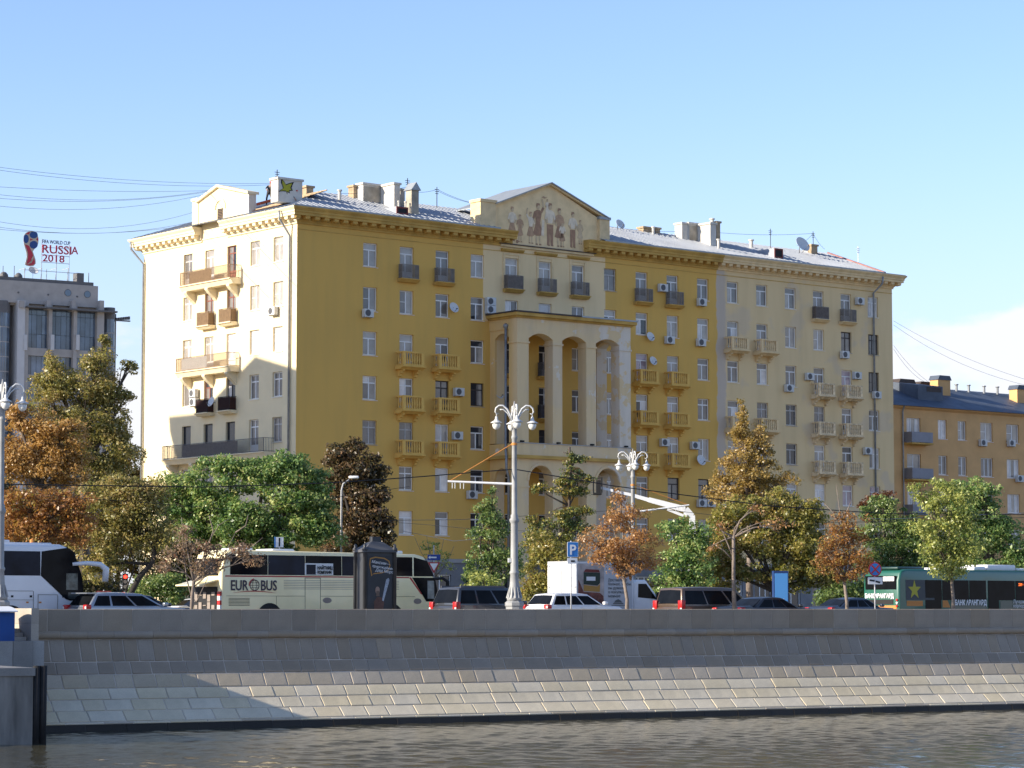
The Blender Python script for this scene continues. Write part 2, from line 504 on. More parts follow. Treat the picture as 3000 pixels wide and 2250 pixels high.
M['asphalt'] = mat('asphalt', (0.075, 0.072, 0.068), 0.9, 0.2, 0.8, 0.3, 25)
M['paving'] = mat('paving', (0.30, 0.28, 0.25), 0.9, 0.15, 1.0, 0.2, 10)
M['lawn'] = mat('lawn', (0.10, 0.10, 0.04), 0.95, 0.3, 1.5, 0.5, 30)
M['earth'] = mat('earth', (0.30, 0.25, 0.18), 0.95, 0.2, 0.5, 0.3, 10)
def sheet(name, x0, x1, y0, y1, z, m):
    b = MB(); b.add([wl(x0, y0, z), wl(x1, y0, z), wl(x1, y1, z), wl(x0, y1, z)], [(0, 1, 2, 3)])
    return tag(b.build(name, m), kind='structure')
sheet('ground', -1800, 1800, 0.45, 3500, 0.05, M['earth'])
sheet('road', -400, 400, 6.9, 30.6, 0.056, M['asphalt'])
b = MB()
for k in range(-14, 14):
    b.add([wl(k * 9, 14.6, 0.061), wl(k * 9 + 3, 14.6, 0.061), wl(k * 9 + 3, 14.75, 0.061), wl(k * 9, 14.75, 0.061)], [(0, 1, 2, 3)])
    b.add([wl(k * 9, 22.4, 0.061), wl(k * 9 + 3, 22.4, 0.061), wl(k * 9 + 3, 22.55, 0.061), wl(k * 9, 22.55, 0.061)], [(0, 1, 2, 3)])
tag(b.build('road_marking', M['white']), kind='structure')
def slab(name, y0, y1, z1, m, x0=-400, x1=400):
    b = MB().box(x0, x1, y0, y1, 0.0, z1)
    return tag(b.build(name, m, loc=(W0.x, W0.y, 0), rotz=WA), kind='structure')
slab('pavement', 0.42, 6.6, 0.17, M['paving'])
slab('kerb', 6.6, 6.9, 0.18, M['sill'])
slab('far_kerb', 30.6, 30.9, 0.18, M['sill'])
slab('far_pavement', 30.9, 35.0, 0.17, M['paving'])
sheet('lawn', -300, 300, 35.0, 62, 0.056, M['lawn'])

# ---------------------------------------------------------------- embankment wall of granite blocks
def granite(name, c, dark=0.0, objvar=0.2, wet=False):
    m, nt, b, nd, lk = nmat(name)
    b.inputs['Roughness'].default_value = 0.85
    b.inputs['Specular IOR Level'].default_value = 0.25
    tc = nd.new('ShaderNodeTexCoord')
    def wn(scale, detail=5):
        n = nd.new('ShaderNodeTexNoise'); n.inputs['Scale'].default_value = scale; n.inputs['Detail'].default_value = detail
        lk.new(tc.outputs['Object'], n.inputs['Vector']); return n.outputs['Fac']
    n1, n2, n3 = wn(1.1), wn(26, 3), wn(3.2)
    col = ramp(nd, lk, n1, [(0.3, [x * 0.86 for x in c]), (0.72, [x * 1.1 for x in c])]).outputs['Color']
    col = mixcol(nd, lk, mrange(nd, lk, n2, 0.35, 0.7, 0, 0.22), col, [x * 0.5 for x in c])
    col = mixcol(nd, lk, mrange(nd, lk, n3, 0.58, 0.75, 0, 0.25), col, (c[0] * 1.0, c[1] * 0.93, c[2] * 0.87))
    oi = nd.new('ShaderNodeObjectInfo')
    hs = nd.new('ShaderNodeHueSaturation')
    lk.new(mrange(nd, lk, oi.outputs['Random'], 0, 1, 1 - objvar, 1 + objvar, False), hs.inputs['Value'])
    lk.new(math_(nd, lk, 'ADD', 0.82, math_(nd, lk, 'MULTIPLY', math_(nd, lk, 'FRACT', math_(nd, lk, 'MULTIPLY', oi.outputs['Random'], 17.3), 0.0), 0.3)), hs.inputs['Saturation'])
    lk.new(col, hs.inputs['Color'])
    lk.new(hs.outputs['Color'], b.inputs['Base Color'])
    bp = nd.new('ShaderNodeBump'); bp.inputs['Strength'].default_value = 0.5; bp.inputs['Distance'].default_value = 0.015
    lk.new(math_(nd, lk, 'ADD', n2, n3), bp.inputs['Height']); lk.new(bp.outputs['Normal'], b.inputs['Normal'])
    if wet: b.inputs['Roughness'].default_value = 0.4
    return m
M['granite'] = granite('granite', (0.345, 0.28, 0.212), objvar=0.06)
M['granite_dark'] = granite('granite_dark', (0.315, 0.255, 0.193), objvar=0.07)
M['granite_sunlit'] = granite('granite_sunlit', (0.66, 0.565, 0.40), objvar=0.04)  # lower courses: grazing sunlight put into the stone colour
M['granite_half_lit'] = granite('granite_half_lit', (0.47, 0.39, 0.285), objvar=0.06)  # half-lit tone put into the colour, between shaded and sunlit stone
M['granite_light'] = granite('granite_light', (0.48, 0.42, 0.35))
M['algae'] = granite('granite_algae', (0.03, 0.024, 0.017), wet=True)
M['mortar'] = mat('mortar', (0.50, 0.43, 0.36), 0.95, 0.3, 1.2)

wall = thing('embankment_wall', 'long granite river embankment wall with sloping base and low parapet', 'wall', (W0.x, W0.y, 0), WA)
# profile: (out towards the river, z)
PROF = [(0.03, -0.05), (0.38, -0.83), (0.66, -1.27), (1.0, -1.75), (1.38, -2.13), (1.80, -2.50), (2.28, -2.86)]
FOOT = [(2.28, -2.86), (2.35, -2.95), (2.62, -3.75)]
XA, XB = -23.0, 33.0
def quad_block(a, b, x0, x1, g, proud, jit, t=0.25):
    # a stone between profile points a (top) and b (bottom); front face chamfered
    (oa, za), (ob, zb) = a, b
    d = Vector((ob - oa, zb - za)); n = Vector((-d.y, d.x)).normalized()    # outwards-up
    if n.x < 0: n = -n
    d.normalize()
    A = Vector(a) + d * g; B = Vector(b) - d * g
    ch = 0.02
    xs0, xs1 = x0 + g, x1 - g
    vs = []
    for lvl, (ins, off) in enumerate(((0, -t), (0, proud - 0.012), (ch, proud))):
        for (p, sg) in ((A, 1), (B, -1)):
            q = p + d * ins * sg + n * off
            for xx in ((xs0 + ins), (xs1 - ins)):
                vs.append((xx, -q.x, q.y))
    fs = []
    for l in (0, 4):
        fs += [(l, l + 1, l + 5, l + 4), (l + 1, l + 3, l + 7, l + 5), (l + 3, l + 2, l + 6, l + 7), (l + 2, l, l + 4, l + 6)]
    fs.append((8, 9, 11, 10))
    m = MB(); m.add(vs, fs); return m
def course(name, a, b, width, mats, x0=XA, x1=XB, jitter=0.25, g=0.02):
    x = x0 - random.random() * width
    while x < x1:
        w = width * random.uniform(1 - jitter, 1 + jitter)
        mm = random.choice(mats)
        o = quad_block(a, b, 0, w, g, random.uniform(-0.008, 0.01), 0).build(name, mm, wall, loc=(x, 0, 0))
        x += w
# backing with pale mortar joints, a little behind the stones
bk = MB()
pts = [(-0.012, 1.02), (-0.012, -0.05)] + [(o - 0.022, z - 0.016) for o, z in PROF] + [(2.32, -2.97), (2.59, -3.80)]
poly = [(-o, z) for o, z in pts] + [(1.4, -3.8), (0.44, -0.2), (0.40, 1.02)]
bk.prism(poly, 'x', -120, 160)
fix_normals(bk.build('mortar_bed', M['mortar'], wall))
# parapet
def parapet_block(x, w):
    m = MB(); g = 0.013; ch = 0.025; p = random.uniform(-0.006, 0.006)
    z0, z1 = 0.25, 1.032
    prof = [(0.44, z0), (-p + 0.0, z0), (-p, z1 - ch), (-p + ch, z1), (0.42, z1), (0.44, z1 - ch)]
    m.prism(prof, 'x', g, w - g)
    o = m.build('parapet_block', random.choice([M['granite'], M['granite'], M['granite_dark']]), wall, loc=(x, 0, 0))
    fix_normals(o)
x = -19.75
while x < 33:
    w = random.choice([0.85, 0.9, 0.98, 1.05, 1.12, 1.22])
    parapet_block(x, w); x += w
for xa_, xb_ in ((-60, -19.75), (x, 90)):
    MB().box(xa_, xb_, 0, 0.44, 0.25, 1.03).build('parapet_block', M['granite'], wall)
# rounded moulding under the parapet
x = -22.0
while x < 33:
    w = random.uniform(0.95, 1.5)
    m = MB(); prof = [(0.2, 0.245)]
    for k in range(9):
        t = math.pi / 2 - math.pi * k / 8
        prof.append((-0.03 - 0.125 * math.cos(t), 0.105 + 0.135 * math.sin(t)))
    prof.append((0.2, -0.03))
    m.prism(prof, 'x', 0.005, w - 0.005)
    fix_normals(m.build('moulding_segment', random.choice([M['granite_dark'], M['granite']]), wall, loc=(x, 0, 0)))
    x += w
G, GD, GS = M['granite'], M['granite_dark'], M['granite_sunlit']
course('header_stone', PROF[0], PROF[1], 0.53, [G, GD, GD], jitter=0.12)
course('facing_stone', PROF[1], PROF[2], 0.78, [GD, GD, GD, G])
course('facing_stone', PROF[2], PROF[3], 0.80, [M['granite_half_lit']])
for i in (3, 4, 5):
    course('facing_stone', PROF[i], PROF[i + 1], 1.05, [GS])
course('footing_stone', FOOT[0], FOOT[1], 1.2, [GS, GS, M['granite_half_lit']])
course('footing_stone', FOOT[1], FOOT[2], 1.4, [M['algae']], g=0.002)

# ---------------------------------------------------------------- landing pier at the left
pier = thing('landing_pier', 'grey stone boat landing with a stepped block and black rubber fender', 'pier', (W0.x, W0.y, 0), WA)
M['pier_stone'] = granite('pier_stone', (0.30, 0.29, 0.275))
M['pier_wet'] = mat('pier_wet', (0.19, 0.18, 0.165), 0.8, 0.4, 0.9, 0.3, 12, stretch=(3, 3, 0.5))
MB().box(-60, -22.55, -9.77, -0.5, -4.0, -1.05).build('base', M['pier_wet'], pier)
MB().box(-60, -22.5, -9.82, -0.5, -1.05, -0.80).build('cap_slab', M['pier_stone'], pier)
for k in range(4):
    MB().box(-60 + 0, -20.42, -3.0, -0.3, -4.0 + k * 0.76, -4.0 + k * 0.76 + 0.75).build('core_block', M['pier_stone'], pier)
MB().box(-60, -21.02, -3.05, -0.3, -0.95, -0.05).build('upper_block', M['pier_stone'], pier)
MB().box(-21.0, -20.3, -3.05, -0.3, -0.95, -0.05).build('upper_block', M['pier_stone'], pier)
MB().box(-20.3, -19.88, -2.95, -0.02, -4.0, -0.053).build('light_stop_wall', M['pier_stone'], pier)  # added under the post to keep light from leaking into its shadow
MB().box(-20.15, -19.88, -2.35, 0.42, -0.05, 0.52).build('end_post', M['granite_light'], pier)
MB().box(-20.15, -19.88, -2.35, 0.42, 0.525, 1.06).build('end_post', M['granite_light'], pier)
for k in range(3):
    MB().box(-20.75, -20.2, -2.0 + k * 0.35, -1.2 + k * .35, -0.05 + k * 0.14, 0.085 + k * 0.14).build('step', M['granite_light'], pier)
f = MB()
for k in range(2):
    f.tube((-22.42 + k * 0.22, -9.7, -3.7), (-22.42 + k * 0.22, -9.7, -0.74), 0.12, n=12)
f.build('fender', mat('rubber', (0.012, 0.012, 0.013), 0.75, 0.3, 4), pier, smooth=True)
bo = thing('mooring_bollard', 'black twin-post mooring bollard on the stone landing', 'bollard', wl(-24.2, -9.2, -0.80), WA)
for dx in (-0.42, 0.42):
    MB().lathe([(0.16, 0), (0.12, 0.05), (0.12, 0.32), (0.17, 0.36), (0.17, 0.42), (0.05, 0.44)], (dx, 0, 0), 14).build('post', M['black'], bo, smooth=True)
MB().tube((-0.7, 0, 0.2), (0.7, 0, 0.2), 0.06, n=10).build('crossbar', M['black'], bo)
kio = thing('ticket_booth', 'blue panelled box with white curved cover on the landing', 'booth', wl(-24.2, -1.6, -0.05), WA)
M['booth_blue'] = mat('booth_blue', (0.012, 0.065, 0.25), 0.6, 0.15, 1.0)
MB().box(-2.4, 3.3, -1.25, 0.6, 0.0, 0.98).build('panel', M['booth_blue'], kio)
m = MB(); prof = [(-1.4, 0.985)] + [(-1.4 + 2.1 * k / 8, 1.02 + 0.16 * math.sin(math.pi * k / 8)) for k in range(9)] + [(0.7, 0.985)]
m.prism(prof, 'x', -2.5, 3.36)
fix_normals(m.build('cover', M['white'], kio))
# ================================================================ the apartment building
UX, UY = 0.7778, 0.6285
BC = Vector((-15.661, 190.0, 0)); BA = math.atan2(UY, UX)
BL, BD = 63.1, 21.5               # long facade, depth of the end facade
def Lp(px, py, D=0.0):            # photo pixel -> (s, z) on the plane D metres in front of the long facade
    return hit(px, py, (BC.x + UY * D, BC.y - UX * D), (UX, UY))
def Ep(px, py, D=0.0):            # photo pixel -> (depth, z) on the plane D metres in front of the end facade
    return hit(px, py, (BC.x - UX * D, BC.y - UY * D), (-UY, UX))
def bw(x, y, z=0):                # building frame -> world
    return Vector((BC.x + UX * x - UY * y, BC.y + UY * x + UX * y, z))
bld = thing('apartment_building', 'eight-storey ochre and cream apartment house with columned portico and painted gable', 'building', BC, BA)

def holed_wall(x0, x1, z0, z1, holes, t=0.35):
    m = MB()
    xs = sorted({x0, x1, *[h[0] for h in holes], *[h[1] for h in holes]})
    zs = sorted({z0, z1, *[h[2] for h in holes], *[h[3] for h in holes]})
    for i in range(len(xs) - 1):
        for j in range(len(zs) - 1):
            cx, cz = (xs[i] + xs[i + 1]) / 2, (zs[j] + zs[j + 1]) / 2
            if any(h[0] < cx < h[1] and h[2] < cz < h[3] for h in holes): continue
            m.add([(xs[i], 0, zs[j]), (xs[i + 1], 0, zs[j]), (xs[i + 1], 0, zs[j + 1]), (xs[i], 0, zs[j + 1])], [(0, 1, 2, 3)])
    for a, b, c, d in holes:
        m.add([(a, 0, c), (b, 0, c), (b, 0, d), (a, 0, d), (a, t, c), (b, t, c), (b, t, d), (a, t, d)],
              [(0, 4, 5, 1), (1, 5, 6, 2), (2, 6, 7, 3), (3, 7, 4, 0)])
    return m

# ---------------------------------------------------------------- windows
WCACHE = {}
GL = {'l': 'glass_light', 'm': 'glass_mid', 'd': 'glass_dark', 'b': 'glass_sky', 'p': 'glass_pink'}
FR = {'w': 'white_frame', 'o': 'old_frame', 'n': 'brown_frame', 'r': 'red_frame'}
def win_meshes(style, w, h, fr):
    key = (style, round(w, 2), round(h, 2), fr)
    if key in WCACHE: return WCACHE[key]
    m = MB(); f = 0.075; y0, y1 = 0.16, 0.23
    tz = h - 0.52 if h < 2 else h - 0.55
    m.box(0, f, y0, y1, 0, h); m.box(w - f, w, y0, y1, 0, h)
    m.box(f, w - f, y0, y1, 0, f); m.box(f, w - f, y0, y1, h - f, h)
    rects = []
    def cell(a, b, c, d): rects.append((a, b, c, d))
    if style == '2':
        m.box(w / 2 - 0.045, w / 2 + 0.045, y0, y1, f, h - f)
        m.box(f, w / 2 - 0.045, y0 + 0.01, y1 - 0.01, h * 0.5, h * 0.5 + 0.04)
        cell(f, w / 2 - 0.045, f, h - f); cell(w / 2 + 0.045, w - f, f, h - f)
    elif style == '3':
        for q in (0.36, 0.68): m.box(w * q - 0.045, w * q + 0.045, y0, y1, f, h - f)
        cell(f, w * 0.36 - 0.045, f, h - f); cell(w * .36 + .045, w * .68 - .045, f, h - f); cell(w * .68 + .045, w - f, f, h - f)
    elif style == '1':
        cell(f, w - f, f, h - f)
    else:
        m.box(f, w - f, y0, y1, tz - 0.045, tz + 0.045)
        if style == 'C':
            m.box(w / 2 - 0.045, w / 2 + 0.045, y0, y1, f, tz - 0.045)
            m.box(w / 2 - 0.035, w / 2 + 0.035, y0, y1, tz + 0.045, h - f)
            cell(f, w / 2 - 0.035, tz + 0.045, h - f); cell(w / 2 + 0.035, w - f, tz + 0.045, h - f)
        else:
            m.box(w * 0.46 - 0.05, w * 0.46 + 0.05, y0, y1, f, tz - 0.045)
            cell(f, w - f, tz + 0.045, h - f)
        q = 0.5 if style == 'C' else 0.46
        cell(f, w * q - 0.05, f, tz - 0.045); cell(w * q + 0.05, w - f, f, tz - 0.045)
        if h > 2: m.box(f, w - f, y0 + 0.005, y1 - 0.005, 0.075, 0.55)
    fm = m.mesh('window', M[FR[fr]])
    pm = [MB().box(a, b, 0.19, 0.215, c, d) for a, b, c, d in rects]
    sm = MB().prism([(-0.06, -0.045), (0.15, -0.0), (0.15, -0.05), (-0.06, -0.075)], 'x', -0.05, w + 0.05)
    WCACHE[key] = (fm, pm, sm.mesh('sill', M['sill'] if fr != 'w' else M['white_frame']), {})
    return WCACHE[key]
def window(parent, loc, rotz, w, h, code, sill=True):
    style, fr, gl = code[0], code[1], code[2:]
    fm, pm, sm, pc = win_meshes(style, w, h, fr)
    o = place('window', fm, parent, loc, rotz)
    for i, p in enumerate(pm):
        g = gl[i % len(gl)]
        if (i, g) not in pc: pc[(i, g)] = p.mesh('pane', M[GL[g]])
        place('pane', pc[(i, g)], o)
    if sill: place('sill', sm, o)
    return o

NK = 17
SX = [5.93 + 3.38 * k for k in range(NK)]
ZT = [28.18 - 3.31 * r for r in range(8)]
WW, WH, DH = 1.30, 1.77, 2.42
iron = {(1,0),(2,0),(4,0),(5,0),(6,0),(8,0),(9,0),(14,0),(15,0),(4,2),(5,2),(4,3),(5,3)}
balu = {(k, r) for k in (1, 2, 8, 9, 14, 15) for r in (2, 3, 4)} | {(k, r) for k in (11, 12) for r in (1, 3)}
codes = [
 'Twl Twl Twm Twl Twl Twl Twml Tom Twm Twmd Twm Twml Twml Twml Twml Twm Twb'.split(),
 '2wml 2wml Twm Twmd 2wbm 1wb 2wm Twld Twlbd Twl Twlb Twlmb Twml 2wl 2wl Cnm Cnm'.split(),
 'Twl Twl Twmld Twdml Cod Tod 2wlm Twl Twp Twl Twmlm Twm Twmlb Twm Twm Twp 2nm'.split(),
 'Cwblml Cwbm Cnm Cndmdm Cod Cod Twm Twl Twldb Twlb Cwm Twmlb Com Cod Com Twm Twml'.split(),
 'Com Com 2wbl Twdmd 1wd Tnd Twm Twl Twl Twl 2wl Twl Twl Tod Twl Twdm Twbl'.split(),
 'Com Cwm Twbl Twdmd Twd Twm Twm Twl Twml Tnml Tnm Twl Twl Twl Twb Twp Twp'.split(),
 'Twl Twbl Twmdb Twd Twd Twd Twm Twm Twm Twm Twl Twl Twl Twm Twm Twl Twl'.split(),
]
holes = []; wins = []
for r in range(7):
    for k in range(NK):
        h = DH if (k, r) in iron or (k, r) in balu else WH
        holes.append((SX[k], SX[k] + WW, ZT[r] - h, ZT[r])); wins.append((SX[k], ZT[r] - h, h, codes[r][k], h == WH))
shop = [(x0, x0 + 2.0, 0.9, 3.6) for x0 in [2.0 + 3.38 * k for k in range(18)]]
m = holed_wall(0, BL, 4.7, 29.2, holes)
m.build('facade_wall', M['facade'], bld)
m = holed_wall(0, BL, -0.4, 4.68, shop); m2 = m
m2.build('plinth_wall', M['plinth'], bld, loc=(0, -0.12, 0))
MB().box(-0.06, BL + 0.06, -0.24, -0.005, 4.50, 4.78).build('plinth_band', mat('plinth_band', (0.34, 0.33, 0.33), 0.8, 0.1, 1), bld)
for a, b_, c, d in shop:
    window(bld, (a, -0.12, c), 0, b_ - a, d - c, random.choice(['3wd', '2wd', '2wm']), False)
for x, z, h, code, sl in wins:
    window(bld, (x, 0, z), 0, WW, h, code, sl)
# end facade: x' runs left to right, x' = BD - depth
YE = [15.55, 12.45, 9.35, 6.17, 3.08]
ecodes = ['Cowm Twl Crmd Twl Twl'.replace('Cowm', 'Com').split(), 'Cwl Crm Crm 2wl 2wl'.split(), 'Cwl Cwl Twb Twb Twb'.split(),
          '1wm Trdm Tndb Cwm Cwm'.split(), '1nd 1nd 1nd Cwm Com'.split(), 'Twm Twm Twm Twm Twm'.split(), 'Twm Twm Twm Twm Twm'.split()]
eh = []
for r in range(7):
    for c in range(5):
        door = (r in (0, 2, 4) and c < 3) or (r in (1, 3) and c in (1, 2)) or (r == 4 and c == 3)
        h = 2.42 if door else WH + 0.05
        zt = 28.34 - 3.33 * r
        x = BD - YE[c]
        eh.append((x, x + 1.28, zt - h, zt, ecodes[r][c], not door))
holed_wall(0, BD, -0.4, 29.2, [e[:4] for e in eh]).build('end_wall', M['end'], bld, loc=(0, BD, 0), rotz=-math.pi / 2)
for a, b_, c, d, code, sl in eh:
    window(bld, (0, BD - a, c), -math.pi / 2, 1.28, d - c, code, sl)
# hidden sides close the volume
m = MB()
m.add([(BL, 0, -0.4), (BL, 12, -0.4), (BL, 12, 30), (BL, 0, 30)], [(0, 1, 2, 3)])
m.add([(BL, 12, -0.4), (12, 12, -0.4), (12, 12, 30), (BL, 12, 30)], [(0, 1, 2, 3)])
m.add([(12, 12, -0.4), (12, BD, -0.4), (12, BD, 30), (12, 12, 30)], [(0, 1, 2, 3)])
m.add([(12, BD, -0.4), (0, BD, -0.4), (0, BD, 30), (12, BD, 30)], [(0, 1, 2, 3)])
m.build('rear_wall', M['pale'], bld)
# wall above the windows, behind the cornice
MB().box(0.003, BL - 0.003, 0.002, 0.4, 29.2, 30.2).build('attic_wall', M['facade'], bld)
MB().box(0.002, 0.4, 0.41, BD - 0.003, 29.2, 30.2).build('attic_wall', M['end'], bld)
MB().box(-0.012, BL + 0.012, -0.03, -0.002, 28.62, 28.67).build('string_line', M['ochre_trim'], bld)

# ---------------------------------------------------------------- cornice
CP = [(0.0, 29.05), (0.10, 29.05), (0.10, 29.16), (0.20, 29.26), (0.20, 29.58), (0.74, 29.58), (0.74, 29.76), (0.80, 29.80), (0.80, 29.92), (0.95, 30.10), (0.97, 30.20), (0.0, 30.23)]
def sweep(name, p0, p1, v0, v1, mats, prof=CP):
    n = len(prof); m = MB()
    vs = [(p0[0] + o * v0[0], p0[1] + o * v0[1], z) for o, z in prof] + [(p1[0] + o * v1[0], p1[1] + o * v1[1], z) for o, z in prof]
    fs = [(i, (i + 1) % n, (i + 1) % n + n, i + n) for i in range(n)] + [tuple(range(n)), tuple(range(2 * n - 1, n - 1, -1))]
    m.add(vs, fs)
    return fix_normals(m.build(name, mats, bld))
sweep('cornice', (0, 0), (20.05, 0), (-1, -1), (0, -1), M['ochre_trim'])
sweep('cornice', (27.4, 0), (42, 0), (0, -1), (0, -1), M['ochre_trim'])
sweep('cornice', (42.002, 0), (BL, 0), (0, -1), (1, -1), M['pale'])
sweep('cornice', (BL, 0), (BL, 7), (1, -1), (1, 0), M['pale'])
sweep('cornice', (0, 9.3), (0, 0), (-1, 0), (-1, -1), M['end_trim'])
sweep('cornice', (0, BD), (0, 12.85), (-1, 1), (-1, 0), M['end_trim'])
sweep('cornice', (6, BD), (0, BD), (0, 1), (-1, 1), M['end_trim'])
mod = MB().prism([(0.02, 29.30), (-0.40, 29.34), (-0.46, 29.40), (-0.46, 29.575), (0.02, 29.575)], 'x', -0.2, 0.2)
mods = {k: mod.mesh('modillion', M[k]) for k in ('ochre_trim', 'pale', 'end_trim')}
for me in mods.values():
    import bmesh as _b
    bm = _b.new(); bm.from_mesh(me); _b.ops.recalc_face_normals(bm, faces=bm.faces); bm.to_mesh(me); bm.free()
x = -0.35
while x < BL + 0.6:
    if x < 19.9 or x > 27.6:
        place('modillion', mods['ochre_trim' if x < 42 else 'pale'], bld, (x, -0.2, 0))
    x += 0.85
y = -0.35
while y < BD + 0.6:
    if y < 9.2 or y > 12.95:
        place('modillion', mods['end_trim'], bld, (-0.2, y, 0), -math.pi / 2)
    y += 0.85

# ---------------------------------------------------------------- roof
ZE, ZR = 30.26, 32.72
def rz(dist): return ZE + (ZR - ZE) * dist / 6.85
roof = MB()
e = 0.85
roof.add([(-e, -e, ZE), (18.3, -e, ZE), (18.3, 6, ZR), (6, 6, ZR)], [(0, 1, 2, 3)])
roof.add([(18.3, 0.8, rz(1.65)), (29.0, 0.8, rz(1.65)), (29.0, 6, ZR), (18.3, 6, ZR)], [(0, 1, 2, 3)])
roof.add([(29.0, -e, ZE), (61.2, -e, ZE), (61.2, 6, ZR), (29.0, 6, ZR)], [(0, 1, 2, 3)])
roof.add([(-e, BD + e, ZE), (-e, -e, ZE), (6, 6, ZR), (6, BD - 6, ZR)], [(0, 1, 2, 3)])
roof.add([(-e, BD + e, ZE), (6, BD - 6, ZR), (12.85, BD + e, ZE)], [(0, 1, 2)])
roof.add([(12.85, BD + e, ZE), (6, BD - 6, ZR), (6, 6, ZR), (12.85, 12.85, ZE)], [(0, 1, 2, 3)])
roof.add([(61.2, 12.85, ZE), (12.85, 12.85, ZE), (6, 6, ZR), (61.2, 6, ZR)], [(0, 1, 2, 3)])
roof.add([(61.2, -e, ZE), (61.2, 12.85, ZE), (61.2, 6, ZR)], [(0, 1, 2)])
roof_o = roof.build('roof', M['roof'], bld)
MB().box(61.22, BL + 0.9, -e, 7, 30.225, 30.27).build('roof_ledge', M['roof_edge'], bld)
seam = MB()
def rib(p, q, h=0.035, t=0.03, side=(1, 0)):
    sx, sy = side[0] * t, side[1] * t
    seam.add([(p[0] - sx, p[1] - sy, p[2] - .01), (p[0] + sx, p[1] + sy, p[2] - .01), (q[0] + sx, q[1] + sy, q[2] - .01), (q[0] - sx, q[1] - sy, q[2] - .01),
              (p[0] - sx, p[1] - sy, p[2] + h), (p[0] + sx, p[1] + sy, p[2] + h), (q[0] + sx, q[1] + sy, q[2] + h), (q[0] - sx, q[1] - sy, q[2] + h)],
             [(0, 3, 2, 1), (4, 5, 6, 7), (0, 1, 5, 4), (1, 2, 6, 5), (2, 3, 7, 6), (3, 0, 4, 7)])
x = -0.6
while x < 61.2:
    y0 = -e if (x < 18.3 or x > 29) else 0.8
    y1 = min(6, max(x, -e))
    if y1 - y0 > 0.2: rib((x, y0, rz(y0 + e)), (x, y1, rz(y1 + e)))
    x += 0.52
y = -0.6
while y < BD + 0.6:
    x1 = min(6, max(y, -e), BD - y if y > BD - 6 else 6)
    if x1 + e > 0.2: rib((-e, y, ZE), (x1, y, rz(x1 + e)), side=(0, 1))
    y += 0.52
tag(seam.build('standing_seam', M['roof'], roof_o), kind='stuff')
g = MB()
g.box(-e - 0.03, 18.3, -e - 0.06, -e, ZE - 0.05, ZE + 0.06); g.box(29.0, 61.2, -e - 0.06, -e, ZE - 0.05, ZE + 0.06)
g.build('gutter', M['roof_edge'], roof_o)
vg = MB(); vg.add([(61.2, -e, ZE), (61.45, -e, ZE), (61.45, 6, ZR + .0), (61.2, 6, ZR), (61.2, -e, ZE + .1), (61.45, -e, ZE + .1), (61.45, 6, ZR + .1), (61.2, 6, ZR + .1)],
       [(0, 1, 2, 3), (4, 5, 6, 7), (0, 1, 5, 4), (1, 2, 6, 5), (3, 0, 4, 7)])
vg.build('verge_trim', mat('verge_red', (0.34, 0.16, 0.14), 0.7, 0.3, 2), roof_o)

# ---------------------------------------------------------------- balconies
def bal_profile(h):
    return [(0.075, 0), (0.075, 0.06), (0.045, 0.1), (0.085, 0.28 * h / .72), (0.05, 0.46 * h / .72), (0.04, h - 0.12), (0.07, h - 0.05), (0.07, h)]
BPROTO = {}
M['rail_grey'] = mat('rail_grey', (0.22, 0.19, 0.165), 0.6, 0.2, 5)
def balustrade(x, zt, matk):
    # x = left edge of the door opening, zt = top of the opening
    cxm = x + WW / 2; W = 1.98; D = 0.92
    zs = zt - 2.45
    if matk not in BPROTO:
        mm = M[matk]
        slab_ = MB(); slab_.prism([(0, -0.26), (-0.62, -0.26), (-0.78, -0.16), (-0.98, -0.10), (-1.02, -0.07), (-1.02, 0.0), (0, 0.0)], 'x', -W / 2 - 0.1, W / 2 + 0.1)
        rail = MB(); rail.box(-W / 2, W / 2, -D - 0.03, -D + 0.15, 0.97, 1.08); rail.box(-W / 2, -W / 2 + 0.17, -D + 0.15, 0, 0.97, 1.08); rail.box(W / 2 - 0.17, W / 2, -D + 0.15, 0, 0.97, 1.08)
        base = MB(); base.box(-W / 2, W / 2, -D - 0.02, -D + 0.14, 0.003, 0.12); base.box(-W / 2, -W / 2 + 0.16, -D + 0.14, 0, 0.003, 0.12); base.box(W / 2 - 0.16, W / 2, -D + 0.14, 0, 0.003, 0.12)
        ped = MB().box(0, 0.26, -D - 0.01, -D + 0.16, 0.12, 0.97)
        br = MB(); br.prism([(0, -0.26), (-0.66, -0.26), (-0.66, -0.36), (-0.46, -0.40), (-0.44, -0.52), (-0.24, -0.58), (-0.20, -0.74), (0, -0.82)], 'x', -0.11, 0.11)
        BPROTO[matk] = {'slab': slab_.mesh('balcony', mm), 'rail': rail.mesh('rail', mm), 'base': base.mesh('base_rail', mm), 'ped': ped.mesh('pedestal', mm),
                        'br': br.mesh('bracket', mm), 'bal': MB().lathe(bal_profile(0.85), n=8).mesh('baluster', mm, True)}
        for k in ('slab', 'br'):
            import bmesh as _b
            bm = _b.new(); bm.from_mesh(BPROTO[matk][k]); _b.ops.recalc_face_normals(bm, faces=bm.faces); bm.to_mesh(BPROTO[matk][k]); bm.free()
    P = BPROTO[matk]
    o = place('balcony', P['slab'], bld, (cxm, -0.003, zs))
    place('rail', P['rail'], o); place('base_rail', P['base'], o)
    place('pedestal', P['ped'], o, (-W / 2 + 0.01, 0, 0)); place('pedestal', P['ped'], o, (W / 2 - 0.27, 0, 0))
    for s in (-1, 1): place('bracket', P['br'], o, (s * 0.72, 0, 0))
    for i in range(6): place('baluster', P['bal'], o, (-0.56 + i * 0.225, -D + 0.06, 0.12))
    for s in (-1, 1):
        for i in range(2): place('baluster', P['bal'], o, (s * (W / 2 - 0.08), -0.56 + i * 0.26, 0.12))
    return o
